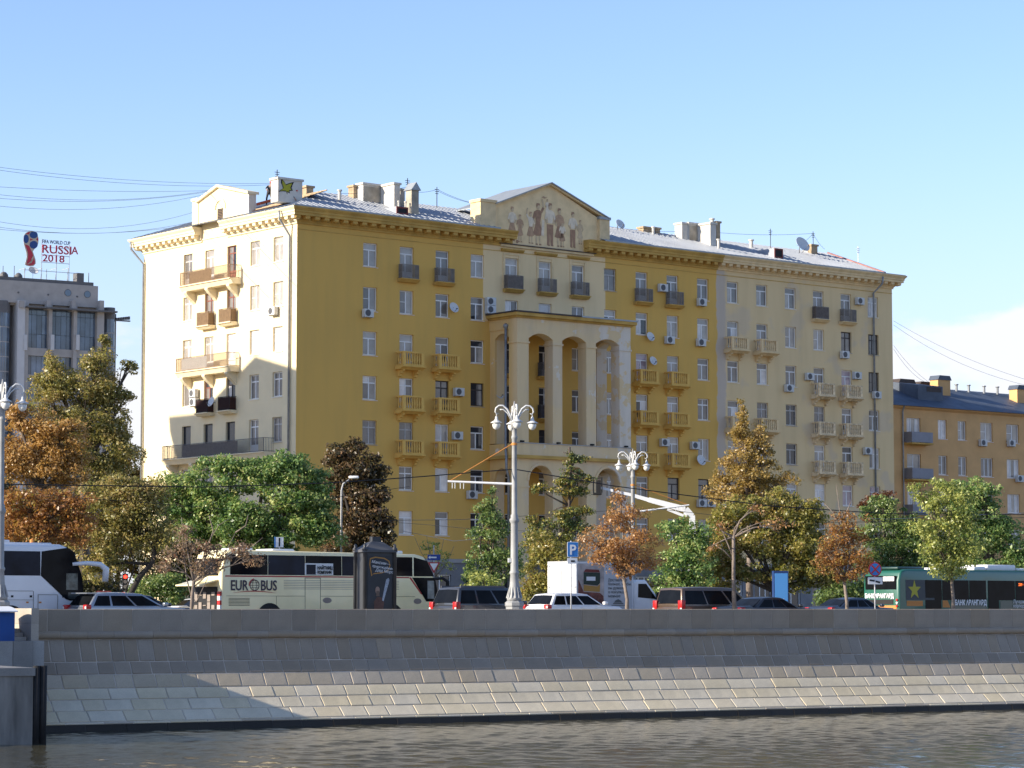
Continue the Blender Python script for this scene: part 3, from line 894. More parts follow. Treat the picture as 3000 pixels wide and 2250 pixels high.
def iron_balcony(parent, loc, rotz, W, D, H, slabm, ironm, panel=None, brackets=0, bars=0.11, slab_h=0.22, panel_x=None, side_panel=True):
    sl = MB(); sl.prism([(0, -slab_h), (-D + 0.22, -slab_h), (-D + 0.02, -0.09), (-D - 0.08, -0.07), (-D - 0.08, 0), (0, 0)], 'x', -W / 2 - 0.12, W / 2 + 0.12)
    o = fix_normals(sl.build('balcony', slabm, parent, loc=loc, rotz=rotz))
    rl = MB()
    for z in (0.06, H): 
        rl.box(-W / 2, W / 2, -D, -D + 0.035, z - 0.02, z + 0.02)
        for s in (-1, 1): rl.box(s * W / 2, s * (W / 2 - 0.035), -D + 0.035, 0, z - 0.02, z + 0.02)
    n = int(W / bars)
    for i in range(n + 1):
        xx = -W / 2 + W * i / n
        rl.box(xx - 0.012, xx + 0.012, -D + 0.006, -D + 0.03, 0.0, H)
    nd_ = max(2, int(D / bars))
    for s in (-1, 1):
        for i in range(nd_): rl.box(s * W / 2 - 0.012, s * W / 2 + 0.012, -D + 0.05 + (D - 0.05) * i / nd_, -D + 0.07 + (D - 0.05) * i / nd_, 0.0, H)
    rl.build('railing', ironm, o)
    if panel:
        px = panel_x or (-W / 2 + 0.03, W / 2 - 0.03)
        p = MB().box(px[0], px[1], -D + 0.036, -D + 0.05, 0.09, H - 0.06)
        if side_panel:
            for s in (-1, 1): p.box(s * (W / 2 - 0.035), s * (W / 2 - 0.048), -D + 0.06, -0.02, 0.09, H - 0.06)
        p.build('panel', panel, o)
    for i in range(brackets):
        xx = -W / 2 + 0.5 + (W - 1.0) * i / max(1, brackets - 1)
        bm_ = MB(); pr = [(0, -slab_h)]
        pr += [(-D * 0.86, -slab_h), (-D * 0.86, -slab_h - 0.14)] + [(-D * 0.86 * (1 - t) ** 1.0 , -slab_h - 0.14 - 0.72 * (t ** 0.8)) for t in (0.25, 0.5, 0.75)] + [(0, -slab_h - 0.95)]
        bm_.prism(pr, 'x', xx - 0.2, xx + 0.2)
        fix_normals(bm_.build('bracket', slabm, o))
    return o
for (k, r) in sorted(balu):
    balustrade(SX[k], ZT[r], 'ochre' if k < 11 else ('pale' if k < 13 else 'pale_old'))
for (k, r) in sorted(iron):
    inside = k in (4, 5) and r > 0
    sm = M['ochre_trim'] if k < 11 else M['pale']
    pan = {(14, 0): M['panel_red'], (4, 0): M['panel_grey']}.get((k, r))
    if inside: pan = M['panel_red'] if r == 3 else None
    iron_balcony(bld, (SX[k] + WW / 2, -0.003, ZT[r] - 2.45), 0, 1.55, 0.5, 1.05, sm, M['rail_grey'] if not inside else M['iron'], pan, 0, slab_h=0.26, bars=0.062)
EX = lambda y: (0.003 * -1, y)
def end_bal(yc, z, W, D, **k):
    return iron_balcony(bld, (-0.003, yc, z), -math.pi / 2, W, D, 1.02, M['end_trim'], **k)
end_bal(10.95, 25.72, 7.0, 1.0, ironm=M['iron_brown'], panel=M['panel_wood'], brackets=3, panel_x=(-2.2, 0.9), slab_h=0.42, side_panel=False)
for yc in (12.45 - 0.64, 9.35 - 0.64):
    end_bal(yc, 22.5, 1.6, 0.62, ironm=M['iron_brown'], panel=M['panel_wood'], slab_h=0.25)
    end_bal(yc, 15.85, 1.6, 0.62, ironm=M['black'], panel=M['panel_red'], slab_h=0.25)
end_bal(11.25, 19.12, 7.3, 1.0, ironm=M['iron_brown'], panel=M['panel_white'], brackets=3, panel_x=(-2.9, 0.7), slab_h=0.42, side_panel=False)
end_bal(9.75, 12.48, 14.0, 1.0, ironm=M['iron'], panel=M['panel_grey'], brackets=5, panel_x=(-4.2, 3.5), slab_h=0.42, bars=0.13, side_panel=False)

# ---------------------------------------------------------------- portico
def arch_span(m, x0, x1, y0, y1, zs, rise, ztop, n=12, axis='x'):
    # masonry over an opening between x0 and x1 with a curved underside
    def pz(t): return zs + rise * math.sqrt(max(0, 1 - (2 * t - 1) ** 2)) if rise > 0.6 else zs + rise * (1 - (2 * t - 1) ** 2)
    for i in range(n):
        a, b = i / n, (i + 1) / n
        xa, xb = x0 + (x1 - x0) * a, x0 + (x1 - x0) * b
        vs = [(xa, y0, pz(a)), (xb, y0, pz(b)), (xb, y0, ztop), (xa, y0, ztop), (xa, y1, pz(a)), (xb, y1, pz(b)), (xb, y1, ztop), (xa, y1, ztop)]
        if axis == 'y': vs = [(v[1], v[0], v[2]) for v in vs]
        m.add(vs, [(0, 1, 2, 3), (5, 4, 7, 6), (1, 0, 4, 5), (3, 2, 6, 7)])
PD = 3.4
PX = [(17.9, 19.02), (21.42, 22.36), (24.80, 25.78), (28.22, 29.38)]
for i, (a, b_) in enumerate(PX):
    sd = []
    p = MB(); p.box(a, b_, -PD, -PD + 1.0, 13.62, 21.2); p.build('pillar', M['portico'], bld)
    c = MB(); c.box(a - 0.07, b_ + 0.07, -PD - 0.07, -PD + 1.07, 21.2, 21.33); c.build('capital', M['portico'], bld)
    q = MB(); q.box(a, b_, -PD, -PD + 1.0, -0.3, 10.2); q.build('lower_pillar', M['portico'], bld)
    c = MB(); c.box(a - 0.05, b_ + 0.05, -PD - 0.05, -PD + 1.05, 10.2, 10.32); c.build('impost', M['portico'], bld)
up = MB()
for (a, b_) in PX: up.box(a, b_, -PD + 0.0, -PD + 1.0, 21.33, 21.6)
for i in range(3): arch_span(up, PX[i][1], PX[i + 1][0], -PD, -PD + 1.0, 21.6, 0.42, 22.3)
for (a, b_) in PX: up.box(a, b_, -PD, -PD + 1.0, 21.6, 22.3)
for (a, b_) in (PX[0], PX[3]):
    arch_span(up, -PD + 1.0, -0.6, a + .06, b_ - .06, 21.6, 0.42, 22.3, axis='y')
    up.box(a + .06, b_ - .06, -0.6, 0, 13.62, 22.3)
up.build('arcade', M['portico'], bld)
MB().box(17.9, 29.38, -PD, -0.004, 22.3, 23.12).build('entablature', M['portico'], bld)
pc = MB(); pc.prism([(17.75, -PD - 0.15), (29.53, -PD - 0.15), (29.53, -0.004), (17.75, -0.004)], 'z', 23.12, 23.26)
pc.prism([(17.55, -PD - 0.38), (29.75, -PD - 0.38), (29.75, -0.004), (17.55, -0.004)], 'z', 23.26, 23.50)
pc.build('portico_cornice', M['ochre_trim'], bld)
MB().box(17.5, 24.0, -PD - 0.43, -0.004, 23.503, 23.62).build('portico_roof', M['roof_dark'], bld)
MB().box(24.003, 29.8, -PD - 0.43, -0.004, 23.503, 23.62).build('portico_roof', M['roof_edge'], bld)
lo = MB()
for (a, b_) in PX: lo.box(a, b_, -PD, -PD + 1.0, 10.32, 10.75); lo.box(a, b_, -PD, -PD + 1.0, 10.75, 12.4)
for i in range(3): arch_span(lo, PX[i][1], PX[i + 1][0], -PD, -PD + 1.0, 10.75, 1.14, 12.4)
for (a, b_) in (PX[0], PX[3]):
    arch_span(lo, -PD + 1.0, -0.5, a + .06, b_ - .06, 10.75, 0.95, 12.4, axis='y')
    lo.box(a + .06, b_ - .06, -0.5, 0, -0.3, 12.4)
lo.build('lower_arcade', M['portico'], bld)
tr = MB()
for i in range(3):      # raised arch rims
    xc = (PX[i][1] + PX[i + 1][0]) / 2; rr = (PX[i + 1][0] - PX[i][1]) / 2
    for j in range(14):
        t0, t1 = math.pi * j / 14, math.pi * (j + 1) / 14
        def pt(r_, t): return (xc + r_ * math.cos(t), 10.75 + r_ * math.sin(t))
        q = [pt(rr - 0.02, t0), pt(rr + 0.16, t0), pt(rr + 0.16, t1), pt(rr - 0.02, t1)]
        tr.prism(q, 'y', -PD - 0.06, -PD + 0.02)
tr.build('arch_rim', M['portico'], bld)
sb = MB(); sb.box(17.6, 29.68, -PD - 0.3, -0.004, 12.4, 12.52); sb.box(17.7, 29.58, -PD - 0.18, -0.004, 12.52, 12.66)
sb.build('string_cornice', M['ochre_trim'], bld)
pa = MB()
pa.box(17.9, 29.38, -PD, -PD + 0.25, 12.66, 13.55); pa.box(17.9, 18.15, -PD + 0.25, -0.004, 12.66, 13.55); pa.box(29.13, 29.38, -PD + 0.25, -0.004, 12.66, 13.55)
pa.build('parapet', M['portico'], bld)
MB().box(17.84, 29.44, -PD - 0.06, -PD + 0.31, 13.55, 13.62).build('parapet_coping', M['sill'], bld)
for xx in (18.3, 21.9, 25.3, 28.8):
    MB().box(xx - 0.14, xx + 0.14, -PD - 0.2, -PD + 0.05, 13.63, 13.75).build('spotlight', M['black'], bld)

# ---------------------------------------------------------------- painted gable over the centre
gw = MB(); gw.prism([(18.3, 29.2), (28.9, 29.2), (28.9, 32.15), (23.86, 34.3), (18.3, 32.2)], 'y', -0.05, 0.9)
gable = fix_normals(gw.build('gable_wall', M['gable'], bld))
for xa_, xb_, zt in ((16.78, 18.29, 32.5), (28.91, 29.95, 32.25)):
    q = MB(); q.box(xa_, xb_, -0.3, 0.95, 30.24, zt - 0.22); q.build('gable_pier', M['pale'], bld)
    MB().box(xa_ - 0.08, xb_ + 0.08, -0.38, 1.0, zt - 0.22, zt).build('pier_cap', M['roof_edge'] if xa_ > 20 else M['pale'], bld)
for (xa_, za_), (xb_, zb_) in (((18.25, 32.2), (23.86, 34.38)), ((23.86, 34.38), (29.85, 32.12))):
    q = MB()
    q.prism([(xa_, za_ - 0.12), (xb_, zb_ - 0.12), (xb_, zb_ + 0.02), (xa_, za_ + 0.02)], 'y', -0.3, 0.9)
    q.build('rake_moulding', M['pale'], bld)
    q = MB(); q.prism([(xa_, za_ + 0.023), (xb_, zb_ + 0.023), (xb_, zb_ + 0.11), (xa_, za_ + 0.11)], 'y', -0.42, 5.5)
    q.build('gable_roof', M['roof_edge'], bld)
dk = MB(); dk.box(18.7, 28.6, -0.24, -0.05, 29.2, 29.27); dk.build('gable_ledge', M['roof_dark'], bld)
MB().box(18.9, 28.4, -0.16, -0.05, 29.02, 29.2).build('gable_ledge', M['pale'], bld)
for k in (4, 5, 6):     # window hoods and surrounds of the centre bay
    x = SX[k]
    MB().prism([(0, 0), (-0.16, 0.06), (-0.26, 0.18), (-0.26, 0.24), (0, 0.26)], 'x', x - 0.45, x + WW + 0.45).build('window_hood', M['ochre_trim'], bld, loc=(0, -0.003, 28.62))
    q = MB()
    q.box(x - 0.22, x - 0.02, -0.05, -0.002, 25.75, 28.4); q.box(x + WW + 0.02, x + WW + 0.22, -0.05, -0.002, 25.75, 28.4); q.box(x - 0.22, x + WW + 0.22, -0.05, -0.002, 28.4, 28.55)
    q.build('window_surround', M['pale'], bld)
# mural: painted figures, thin paint layers on the gable
mural = MB().box(19.6, 28.4, -0.062, -0.052, 29.30, 29.34).build('mural', M['mural_tan'], bld)
def poly(m, pts, lay, mi=0):
    m.prism(pts, 'y', -0.056 - 0.004 * lay - 0.004, -0.054 - 0.004 * (lay - 1) + 0.0, mi)
def figure(x, z, h, top, low, skirt=True, head='mural_brown', arm=None, lean=0.0, hx=0.0):
    m = MB(); mats = [M[top], M[low], M[head], M['mural_tan'], M['mural_dark']]
    hh = h / 7.0
    for s in (-1, 1):     # legs
        lx = x + s * 0.055 * h
        w0 = 0.03 * h if skirt else 0.055 * h
        poly(m, [(lx - w0 * .7, z), (lx + w0 * .7, z), (x + s * .045 * h + w0, z + .5 * h), (x + s * .045 * h - w0, z + .5 * h)], 1, 3 if skirt else 1)
        poly(m, [(lx - .02 * h, z - .015 * h), (lx + .05 * h, z - .015 * h), (lx + .04 * h, z + .02 * h), (lx - .02 * h, z + .02 * h)], 2, 4)
    if skirt:
        poly(m, [(x - .16 * h, z + .24 * h), (x - .05 * h, z + .21 * h), (x + .08 * h, z + .22 * h), (x + .15 * h, z + .26 * h), (x + .06 * h, z + .56 * h), (x - .06 * h, z + .56 * h)], 3, 1)
    poly(m, [(x - .065 * h, z + .53 * h), (x + .065 * h, z + .53 * h), (x + .115 * h + lean, z + .80 * h), (x + .04 * h + lean, z + .845 * h), (x - .04 * h + lean, z + .845 * h), (x - .115 * h + lean, z + .80 * h)], 4, 0)
    for s in (-1, 1):     # arms
        ex, ez_ = (x + s * .15 * h, z + .62 * h); hx_, hz = (x + s * .09 * h, z + .52 * h)
        if arm == s: ex, ez_, hx_, hz = x + s * .17 * h, z + .92 * h, x + s * .13 * h, z + 1.12 * h
        for (p, q, w) in (((x + s * .095 * h + lean, z + .79 * h), (ex, ez_), .032 * h), ((ex, ez_), (hx_, hz), .024 * h)):
            d = Vector((q[0] - p[0], q[1] - p[1])).normalized(); n = Vector((-d.y, d.x)) * w
            poly(m, [(p[0] + n.x, p[1] + n.y), (p[0] - n.x, p[1] - n.y), (q[0] - n.x, q[1] - n.y), (q[0] + n.x, q[1] + n.y)], 5, 3 if q != (ex, ez_) else 0)
    c = (x + lean + hx, z + .925 * h)
    poly(m, [(c[0] + .055 * h * math.cos(2 * math.pi * i / 12), c[1] + .07 * h * math.sin(2 * math.pi * i / 12)) for i in range(12)], 5, 3)
    poly(m, [(c[0] - .062 * h, c[1]), (c[0] - .03 * h, c[1] + .0 * h), (c[0] + .02 * h, c[1] + .045 * h), (c[0] + .06 * h, c[1] + .03 * h), (c[0] + .045 * h, c[1] + .085 * h), (c[0] - .045 * h, c[1] + .085 * h)], 6, 2)
    fix_normals(m.build('painted_figure', mats, mural))
mp = lambda a, b: Lp(1400 + a * 0.27125, 500 + b * 0.27125, 0.06)
for (a, bt, tp, top, low, sk, arm) in ((370, 760, 400, 'mural_white', 'mural_brown', True, None), (455, 775, 485, 'mural_brown', 'mural_brown', True, None),
        (570, 790, 455, 'mural_white', 'mural_brown', True, -1), (650, 805, 365, 'mural_dark', 'mural_dark', True, 1), (780, 815, 365, 'mural_white', 'mural_dark', False, None),
        (880, 825, 420, 'mural_brown', 'mural_dark', True, None), (912, 830, 560, 'mural_white', 'mural_brown', True, None), (1025, 835, 460, 'mural_white', 'mural_dark', False, None), (1105, 800, 545, 'mural_tan', 'mural_tan', True, None),
        (750, 500, 320, 'mural_white', 'mural_white', True, None)):
    x, z0 = mp(a, bt); _, z1 = mp(a, tp)
    figure(x, z0 + 0.06, max(0.8, z1 - z0), top, low, sk, 'mural_dark' if low == 'mural_dark' else 'mural_brown', arm)
mm_ = MB(); x, z = mp(425, 765); 
poly(mm_, [(x + 0.12 * math.cos(t * .524), z + .14 * math.sin(t * .524)) for t in range(12)], 2); mm_.build('painted_ball', M['mural_dark'], mural)
mm_ = MB(); x, z = mp(720, 295)
poly(mm_, [(x - .3, z + .02), (x, z - .06), (x + .3, z + .08), (x + .05, z + .06), (x - .1, z + .14)], 2); mm_.build('painted_aeroplane', M['mural_brown'], mural)
mm_ = MB(); x, z = mp(695, 700)
poly(mm_, [(x - .12, z), (x + .14, z - .05), (x + .2, z + 1.2), (x - .02, z + 1.3)], 7); mm_.build('painted_wheat', M['mural_white'], mural)

# ---------------------------------------------------------------- end gable
eg = MB(); eg.prism([(6.82, 29.2), (13.36, 29.2), (13.36, 32.2), (10.54, 33.0), (6.82, 32.1)], 'x', -0.06, 0.5)
fix_normals(eg.build('end_gable', M['end'], bld))
MB().box(-0.12, 0.55, 13.37, 14.2, 30.24, 32.35).build('gable_pier', M['end'], bld)
MB().box(-0.2, 0.6, 13.32, 14.28, 32.35, 32.55).build('pier_cap', M['end_trim'], bld)
MB().box(-0.1, 0.55, 6.3, 6.8, 30.24, 32.2).build('gable_pier', M['chimney'], bld)
for (ya, za), (yb, zb) in (((6.2, 31.98), (10.54, 33.02)), ((10.54, 33.02), (13.5, 32.15))):
    MB().prism([(ya, za), (yb, zb), (yb, zb + 0.2), (ya, za + 0.2)], 'x', -0.28, 0.75).build('rake_moulding', M['end_trim'], bld)
MB().box(-0.075, -0.062, 9.92, 10.68, 30.2, 31.35).build('louvre', M['black'], bld)
sl = MB()
for i in range(9): sl.box(-0.10, -0.077, 9.95, 10.65, 30.25 + i * 0.12, 30.29 + i * 0.12)
sl.build('louvre_slat', M['iron_brown'], bld)
ar = MB()
for j in range(12):
    t0, t1 = math.pi * j / 12, math.pi * (j + 1) / 12
    pt = lambda r_, t: (10.3 + r_ * math.cos(t), 31.35 + r_ * math.sin(t))
    ar.prism([pt(.62, t0), pt(.8, t0), pt(.8, t1), pt(.62, t1)], 'x', -0.14, -0.061)
fix_normals(ar.build('arch_rim', M['end_trim'], bld))

# ---------------------------------------------------------------- pipes
def pipe(pts, r=0.085, name='drainpipe'):
    return MB().path(pts, r, 8).build(name, M['pipe'], bld, smooth=True)
pipe([(60.9, -1.0, 29.9), (60.9, -0.95, 29.3), (60.6, -0.14, 28.5), (60.6, -0.14, 0.3)])
pipe([(-1.0, 0.9, 30.0), (-0.95, 0.9, 29.4), (-0.14, 0.75, 28.2), (-0.14, 0.75, 0.3)])
pipe([(-1.0, 21.9, 30.0), (-0.95, 21.9, 29.4), (-0.14, 21.3, 28.2), (-0.14, 21.3, 0.3)])
pipe([(17.78, -2.15, 22.4), (17.78, -2.15, 13.1), (17.48, -2.6, 12.4), (17.48, -2.6, 11.6), (17.78, -2.5, 11.0), (17.78, -2.5, 0.3)], 0.1)
MB().lathe([(0.1, 0), (0.2, 0.2), (0.2, 0.34), (0.06, 0.45)], (17.78, -2.15, 22.3), 10).build('rainwater_head', M['pipe'], bld)
# ================================================================ roof furniture
def rbox(px0, px1, ytop, w, d, zb=None, m='chimney', front=None, cap=True, name='chimney'):
    # a block whose front face is seen between photo columns px0 and px1, standing w metres behind the facade plane
    x0, zt = Lp(px0, ytop, -w); x1, _ = Lp(px1, ytop, -w)
    zb = zb if zb is not None else rz(min(w, 6) + e) - 0.35
    o = MB().box(x0, x1, w, w + d, zb, zt).build(name, M[m], bld)
    if front: MB().box(x0 + 0.06, x1 - 0.06, w - 0.02, w - 0.002, zb + 0.25, zt - 0.12).build('chimney_front', M[front], o)  # darker tone on the front face only
    if cap: MB().box(x0 - 0.09, x1 + 0.09, w - 0.09, w + d + 0.09, zt, zt + 0.16).build('chimney_cap', M[m], o)
    return o, x0, x1, zt
chA, ax0, ax1, azt = rbox(815, 886, 524, 1.7, 0.95)
# leaf graffiti on the big chimney
lf = MB()
lfp = [(1745, 150), (1778, 190), (1797, 222), (1840, 205), (1885, 195), (1868, 232), (1858, 262), (1874, 290), (1836, 294), (1842, 320), (1814, 306), (1812, 332), (1800, 300), (1755, 296), (1712, 304), (1738, 282), (1764, 266), (1758, 235), (1744, 205)]
pts = [Lp(350 + a_ * 0.27125, 480 + b_ * 0.27125, -1.7) for a_, b_ in lfp]
lcx = sum(p[0] for p in pts) / len(pts); lcz = sum(p[1] for p in pts) / len(pts)
pts2 = [(lcx + (p[0] - lcx) * 0.76, lcz + (p[1] - lcz) * 0.76) for p in pts]
lf.prism(pts, 'y', 1.69, 1.699); lf.prism(pts2, 'y', 1.685, 1.6895, 1)
fix_normals(lf.build('painted_leaf', [M['black'], mat('leaf_paint', (0.38, 0.36, 0.03), 0.8)], chA))
rbox(898, 918, 549, 5.2, 0.6, m='brick_tan')
rbox(1046, 1057, 547, 5.0, 0.7, m='chimney')
o_, *_ = rbox(1036, 1047, 547, 5.0, 0.7, m='brick_tan')
rbox(1064, 1117, 540, 4.2, 0.8, m='chimney', front='chimney_dark')
rbox(1155, 1172, 540, 2.4, 1.75, m='chimney')
rbox(1173, 1186, 558, 4.0, 0.6, m='chimney_dark')
o_, vx0, vx1, vzt = rbox(1206, 1227, 556, 1.0, 0.75, m='chimney_dark', cap=False, name='vent_shaft')
MB().prism([(vx0 - 0.12, vzt), (vx1 + 0.12, vzt), ((vx0 + vx1) / 2, vzt + 0.62)], 'y', 0.85, 1.9).build('vent_cap', M['roof_edge'], o_)
rbox(1413, 1413.5, 590, 6.0, 0.1, cap=False, name='vent_pipe')
rbox(1885, 1918, 668, 5.6, 0.7, m='brick_tan'); rbox(1920, 1934, 671, 5.6, 0.7, m='brick_tan')
rbox(2018, 2064, 656, 4.2, 1.1, m='chimney', front='chimney_dark')
rbox(1998, 2016, 656, 4.3, 0.9, m='chimney')
rbox(2081, 2098, 656, 2.6, 1.7, m='chimney')
rbox(2100, 2110, 653, 3.4, 0.9, m='brick_tan')
rbox(2366, 2376, 722, 5.0, 0.6, m='chimney'); rbox(2377, 2395, 720, 4.6, 0.7, m='brick_tan')
for px, y0, w, r_ in ((995, 556, 3.2, 0.13), (1914, 664, 5.0, 0.12), (2201, 702, 4.0, 0.16), (2086, 640, 3.6, 0.16), (2105, 700, 1.6, 0.12), (1168, 588, 1.3, 0.07), (1188, 590, 1.3, 0.07)):
    x, zt = Lp(px, y0, -w); zb = rz(w + e) - 0.3
    MB().lathe([(r_, zb), (r_, zt - 0.12), (r_ * 1.5, zt - 0.1), (r_ * 1.5, zt)], (x, w, 0), 10).build('vent_pipe', M['chimney'], bld, smooth=False)
for px, y0, y1, w in ((1280, 548, 602, 5.0), (2257, 670, 720, 5.0), (2382, 678, 720, 4.9), (812, 497, 525, 4.6), (2514, 722, 768, 2.5), (1194, 522, 560, 3.0)):
    x, zt = Lp(px, y0, -w); _, zb = Lp(px, y1, -w); zb = min(zb, rz(min(w, 6) + e) - 0.1)
    an = MB(); an.tube((x, w, zb), (x, w, zt), 0.035, n=6)
    for j in range(3): an.box(x - 0.22 + j * .03, x + 0.22 - j * .03, w - 0.015, w + 0.015, zt - 0.22 - j * 0.16, zt - 0.18 - j * 0.16)
    an.build('roof_antenna', M['wire'] if px != 2514 else M['white'], bld)
def hatch(px0, px1, y0, y1, w=0.35):
    x0, zt = Lp(px0, y0, -w); x1, zb = Lp(px1, y1, -w); zb = max(zb, rz(w + e) - 0.02)
    yb = (zt - ZE) / (ZR - ZE) * 6.85 - e
    q = MB(); q.prism([(w, zb - 0.2), (w, zt), (yb, zt)], 'x', x0, x1)
    o = fix_normals(q.build('dormer_hatch', M['roof'], bld))
    q = MB(); f_ = 0.13
    q.box(x0, x0 + f_, w - 0.06, w - 0.003, zb, zt); q.box(x1 - f_, x1, w - 0.06, w - 0.003, zb, zt); q.box(x0 + f_, x1 - f_, w - 0.06, w - 0.003, zt - f_, zt); q.box(x0 + f_, x1 - f_, w - 0.06, w - 0.003, zb, zb + .1)
    q.build('hatch_frame', M['hatch_red'], o)
    MB().box(x0 + f_, x1 - f_, w - 0.03, w - 0.004, zb + .1, zt - f_).build('hatch_opening', M['black'], o)
hatch(1161, 1195, 604, 630); hatch(2268, 2293, 727, 757)
# roof laid open for repair beside the end gable
bt = MB()
for i in range(9):
    xx = 0.4 + i * 0.5
    bt.box(xx, xx + 0.07, 2.6, 6.2, rz(xx + e) + 0.10, rz(xx + e) + 0.17)
bt.build('roof_batten', M['brick_tan'], roof_o)
MB().prism([(0.1, rz(0.1 + e) + 0.06), (4.4, rz(4.4 + e) + 0.06), (4.4, rz(4.4 + e) + 0.09), (0.1, rz(0.1 + e) + 0.09)], 'y', 2.6, 6.2).build('roof_decking', mat('decking', (0.085, 0.045, 0.035), 0.9, 0.4, 2), roof_o)
MB().tube((0.6, 6.26, rz(1.4) + 0.5), (5.4, 6.26, rz(6.2) + 0.35), 0.11, n=6).build('roof_lath', mat('lath_red', (0.50, 0.12, 0.06), 0.8), roof_o)

# ---------------------------------------------------------------- air conditioners and dishes on the walls
ACP = None
def ac_unit(loc, rot, label, group):
    global ACP
    if ACP is None:
        ACP = (MB().box(-0.43, 0.43, -0.42, -0.10, -0.30, 0.30).mesh('casing', M['ac_white']),
               MB().disc((-0.1, -0.43, 0), 0.24, 'y', 0.025, 18).mesh('fan_grille', M['ac_dark']),
               MB().box(-0.36, -0.31, -0.40, 0.02, -0.35, -0.303).box(0.31, 0.36, -0.40, 0.02, -0.35, -0.303).mesh('wall_bracket', M['sill']))
    t = thing('air_conditioner', label, 'air conditioner', loc, rot, group)
    for me, n in zip(ACP, ('casing', 'fan_grille', 'wall_bracket')): place(n, me, t)
    return t
G1 = ('white air conditioner on the ochre wall left of the portico', 'air conditioners left of the portico')
G2 = ('white air conditioner on the ochre wall right of the portico', 'air conditioners right of the portico')
G3 = ('grey white air conditioner on the pale cream wall', 'air conditioners on the pale wall')
for px, py, g_ in ((1079, 917, G1), (1438, 883, G1), (1438, 907, G1), (1345, 1148, G1), (1341, 1276, G1), (1384, 1449, G1),
                   (1943, 843, G2), (2057, 885, G2), (1963, 996, G2), (2055, 1003, G2), (1948, 1296, G2), (2037, 1305, G2), (2057, 1474, G2), (2083, 1474, G2),
                   (2520, 882, G3), (2476, 1039, G3), (2373, 1103, G3), (2512, 1100, G3), (2570, 1157, G3), (2313, 1137, G3), (2543, 1321, G3)):
    s, z = Lp(px, py, 0.3)
    ORD = ['ground', 'second', 'third', 'fourth', 'fifth', 'sixth', 'seventh', 'eighth']
    NTH = ['nearest', 'second', 'third', 'fourth', 'fifth', 'sixth', 'seventh', 'eighth', 'ninth', 'tenth', 'eleventh']
    fl_ = ORD[max(1, min(7, 7 - int(round((28.18 - 0.9 - z) / 3.31 - 0.12))))]
    kk = min(range(NK), key=lambda q: abs(SX[q] + 0.65 - s))
    if g_ is G1: lab = 'white air conditioner, %s floor, %s window column left of the portico' % (fl_, NTH[3 - kk if kk < 4 else 0])
    elif g_ is G2: lab = 'white air conditioner on ochre wall, %s floor, %s window column right of the portico' % (fl_, NTH[max(0, kk - 7)])
    else: lab = 'air conditioner on pale wall, %s floor, %s window column from the zinc drainpipe' % (fl_, NTH[16 - kk])
    lab = {(1438, 883): 'upper of two air conditioners stacked just above the portico roof', (1438, 907): 'lower of two air conditioners stacked just above the portico roof',
           (2057, 1474): 'air conditioner of a low pair, the one nearer the portico', (2083, 1474): 'air conditioner of a low pair, the one nearer the golden tree'}.get((px, py), lab)
    ac_unit(bw(s, 0, z), BA, lab, g_[1])
for px, py, lab in ((798, 911, 'white air conditioner under a window of the sunlit end wall'), (566, 1152, 'upper of two white air conditioners stacked beside an end-wall window'), (567, 1178, 'lower of two white air conditioners stacked beside an end-wall window')):
    y, z = Ep(px, py, 0.3)
    ac_unit(bw(0, y, z), BA - math.pi / 2, lab, 'air conditioners on the end wall')
def dish(loc, rot, r, label, tilt=0.35, name='satellite_dish', pole=0.0):
    t = thing(name, label, 'satellite dish', loc, rot, 'satellite dishes')
    prof = [(r * k / 8, 0.22 * r * (k / 8) ** 2) for k in range(1, 9)]
    m = MB(); m.lathe([(0.01, 0)] + prof + [(r * 0.985, 0.22 * r + 0.012)] + [(a * 0.98, z + 0.014) for a, z in reversed(prof[:-1])], n=20)
    o = m.build('reflector', M['dish'], t, smooth=True)
    o.rotation_euler = (R(90) - tilt, 0, 0); o.location = (0, -0.28, 0)
    a = MB(); a.tube((0, -0.3, -r * 0.9), (0, -0.3 - r * 1.0, -r * 0.25), 0.02, n=6); a.box(-0.05, 0.05, -0.36 - r, -0.25 - r, -r * 0.28, -r * 0.12)
    a.build('feed_arm', M['iron'], t)
    b = MB(); b.tube((0, -0.3, 0), (0, 0.03, -0.05), 0.03, n=6)
    if pole: b.tube((0, 0.0, 0), (0, 0.0, -pole), 0.04, n=6)
    b.build('mount', M['iron'], t)
    return t
for px, py, D, r_, lab in ((1329, 902, 0, 0.42, 'white satellite dish beside a high window left of the portico'), (1463, 1155, 0.2, 0.40, 'white satellite dish at the side of the portico'),
        (1905, 987, 0, 0.40, 'upper white satellite dish on the ochre wall right of the portico'), (1913, 1058, 0, 0.38, 'greyish satellite dish under another on the ochre wall'), (2053, 1349, 0, 0.46, 'large satellite dish low on the ochre wall behind a double lantern')):
    s, z = Lp(px, py, D + .3); dish(bw(s, -D, z), BA, r_, lab)
y, z = Ep(625, 1178, 0.7); dish(bw(-0.55, y, z), BA - math.pi / 2, 0.4, 'white satellite dish on a small balcony of the end wall')
s, z = Lp(2342, 719, -4.0); dish(bw(s, 4.0, z), BA, 0.75, 'large white satellite dish on the zinc roof near the right end', 0.5, pole=1.3)
s, z = Lp(1809, 659, -5.4); dish(bw(s, 5.4, z), BA, 0.45, 'white satellite dish on the roof ridge right of the gable', 0.5, pole=0.6)

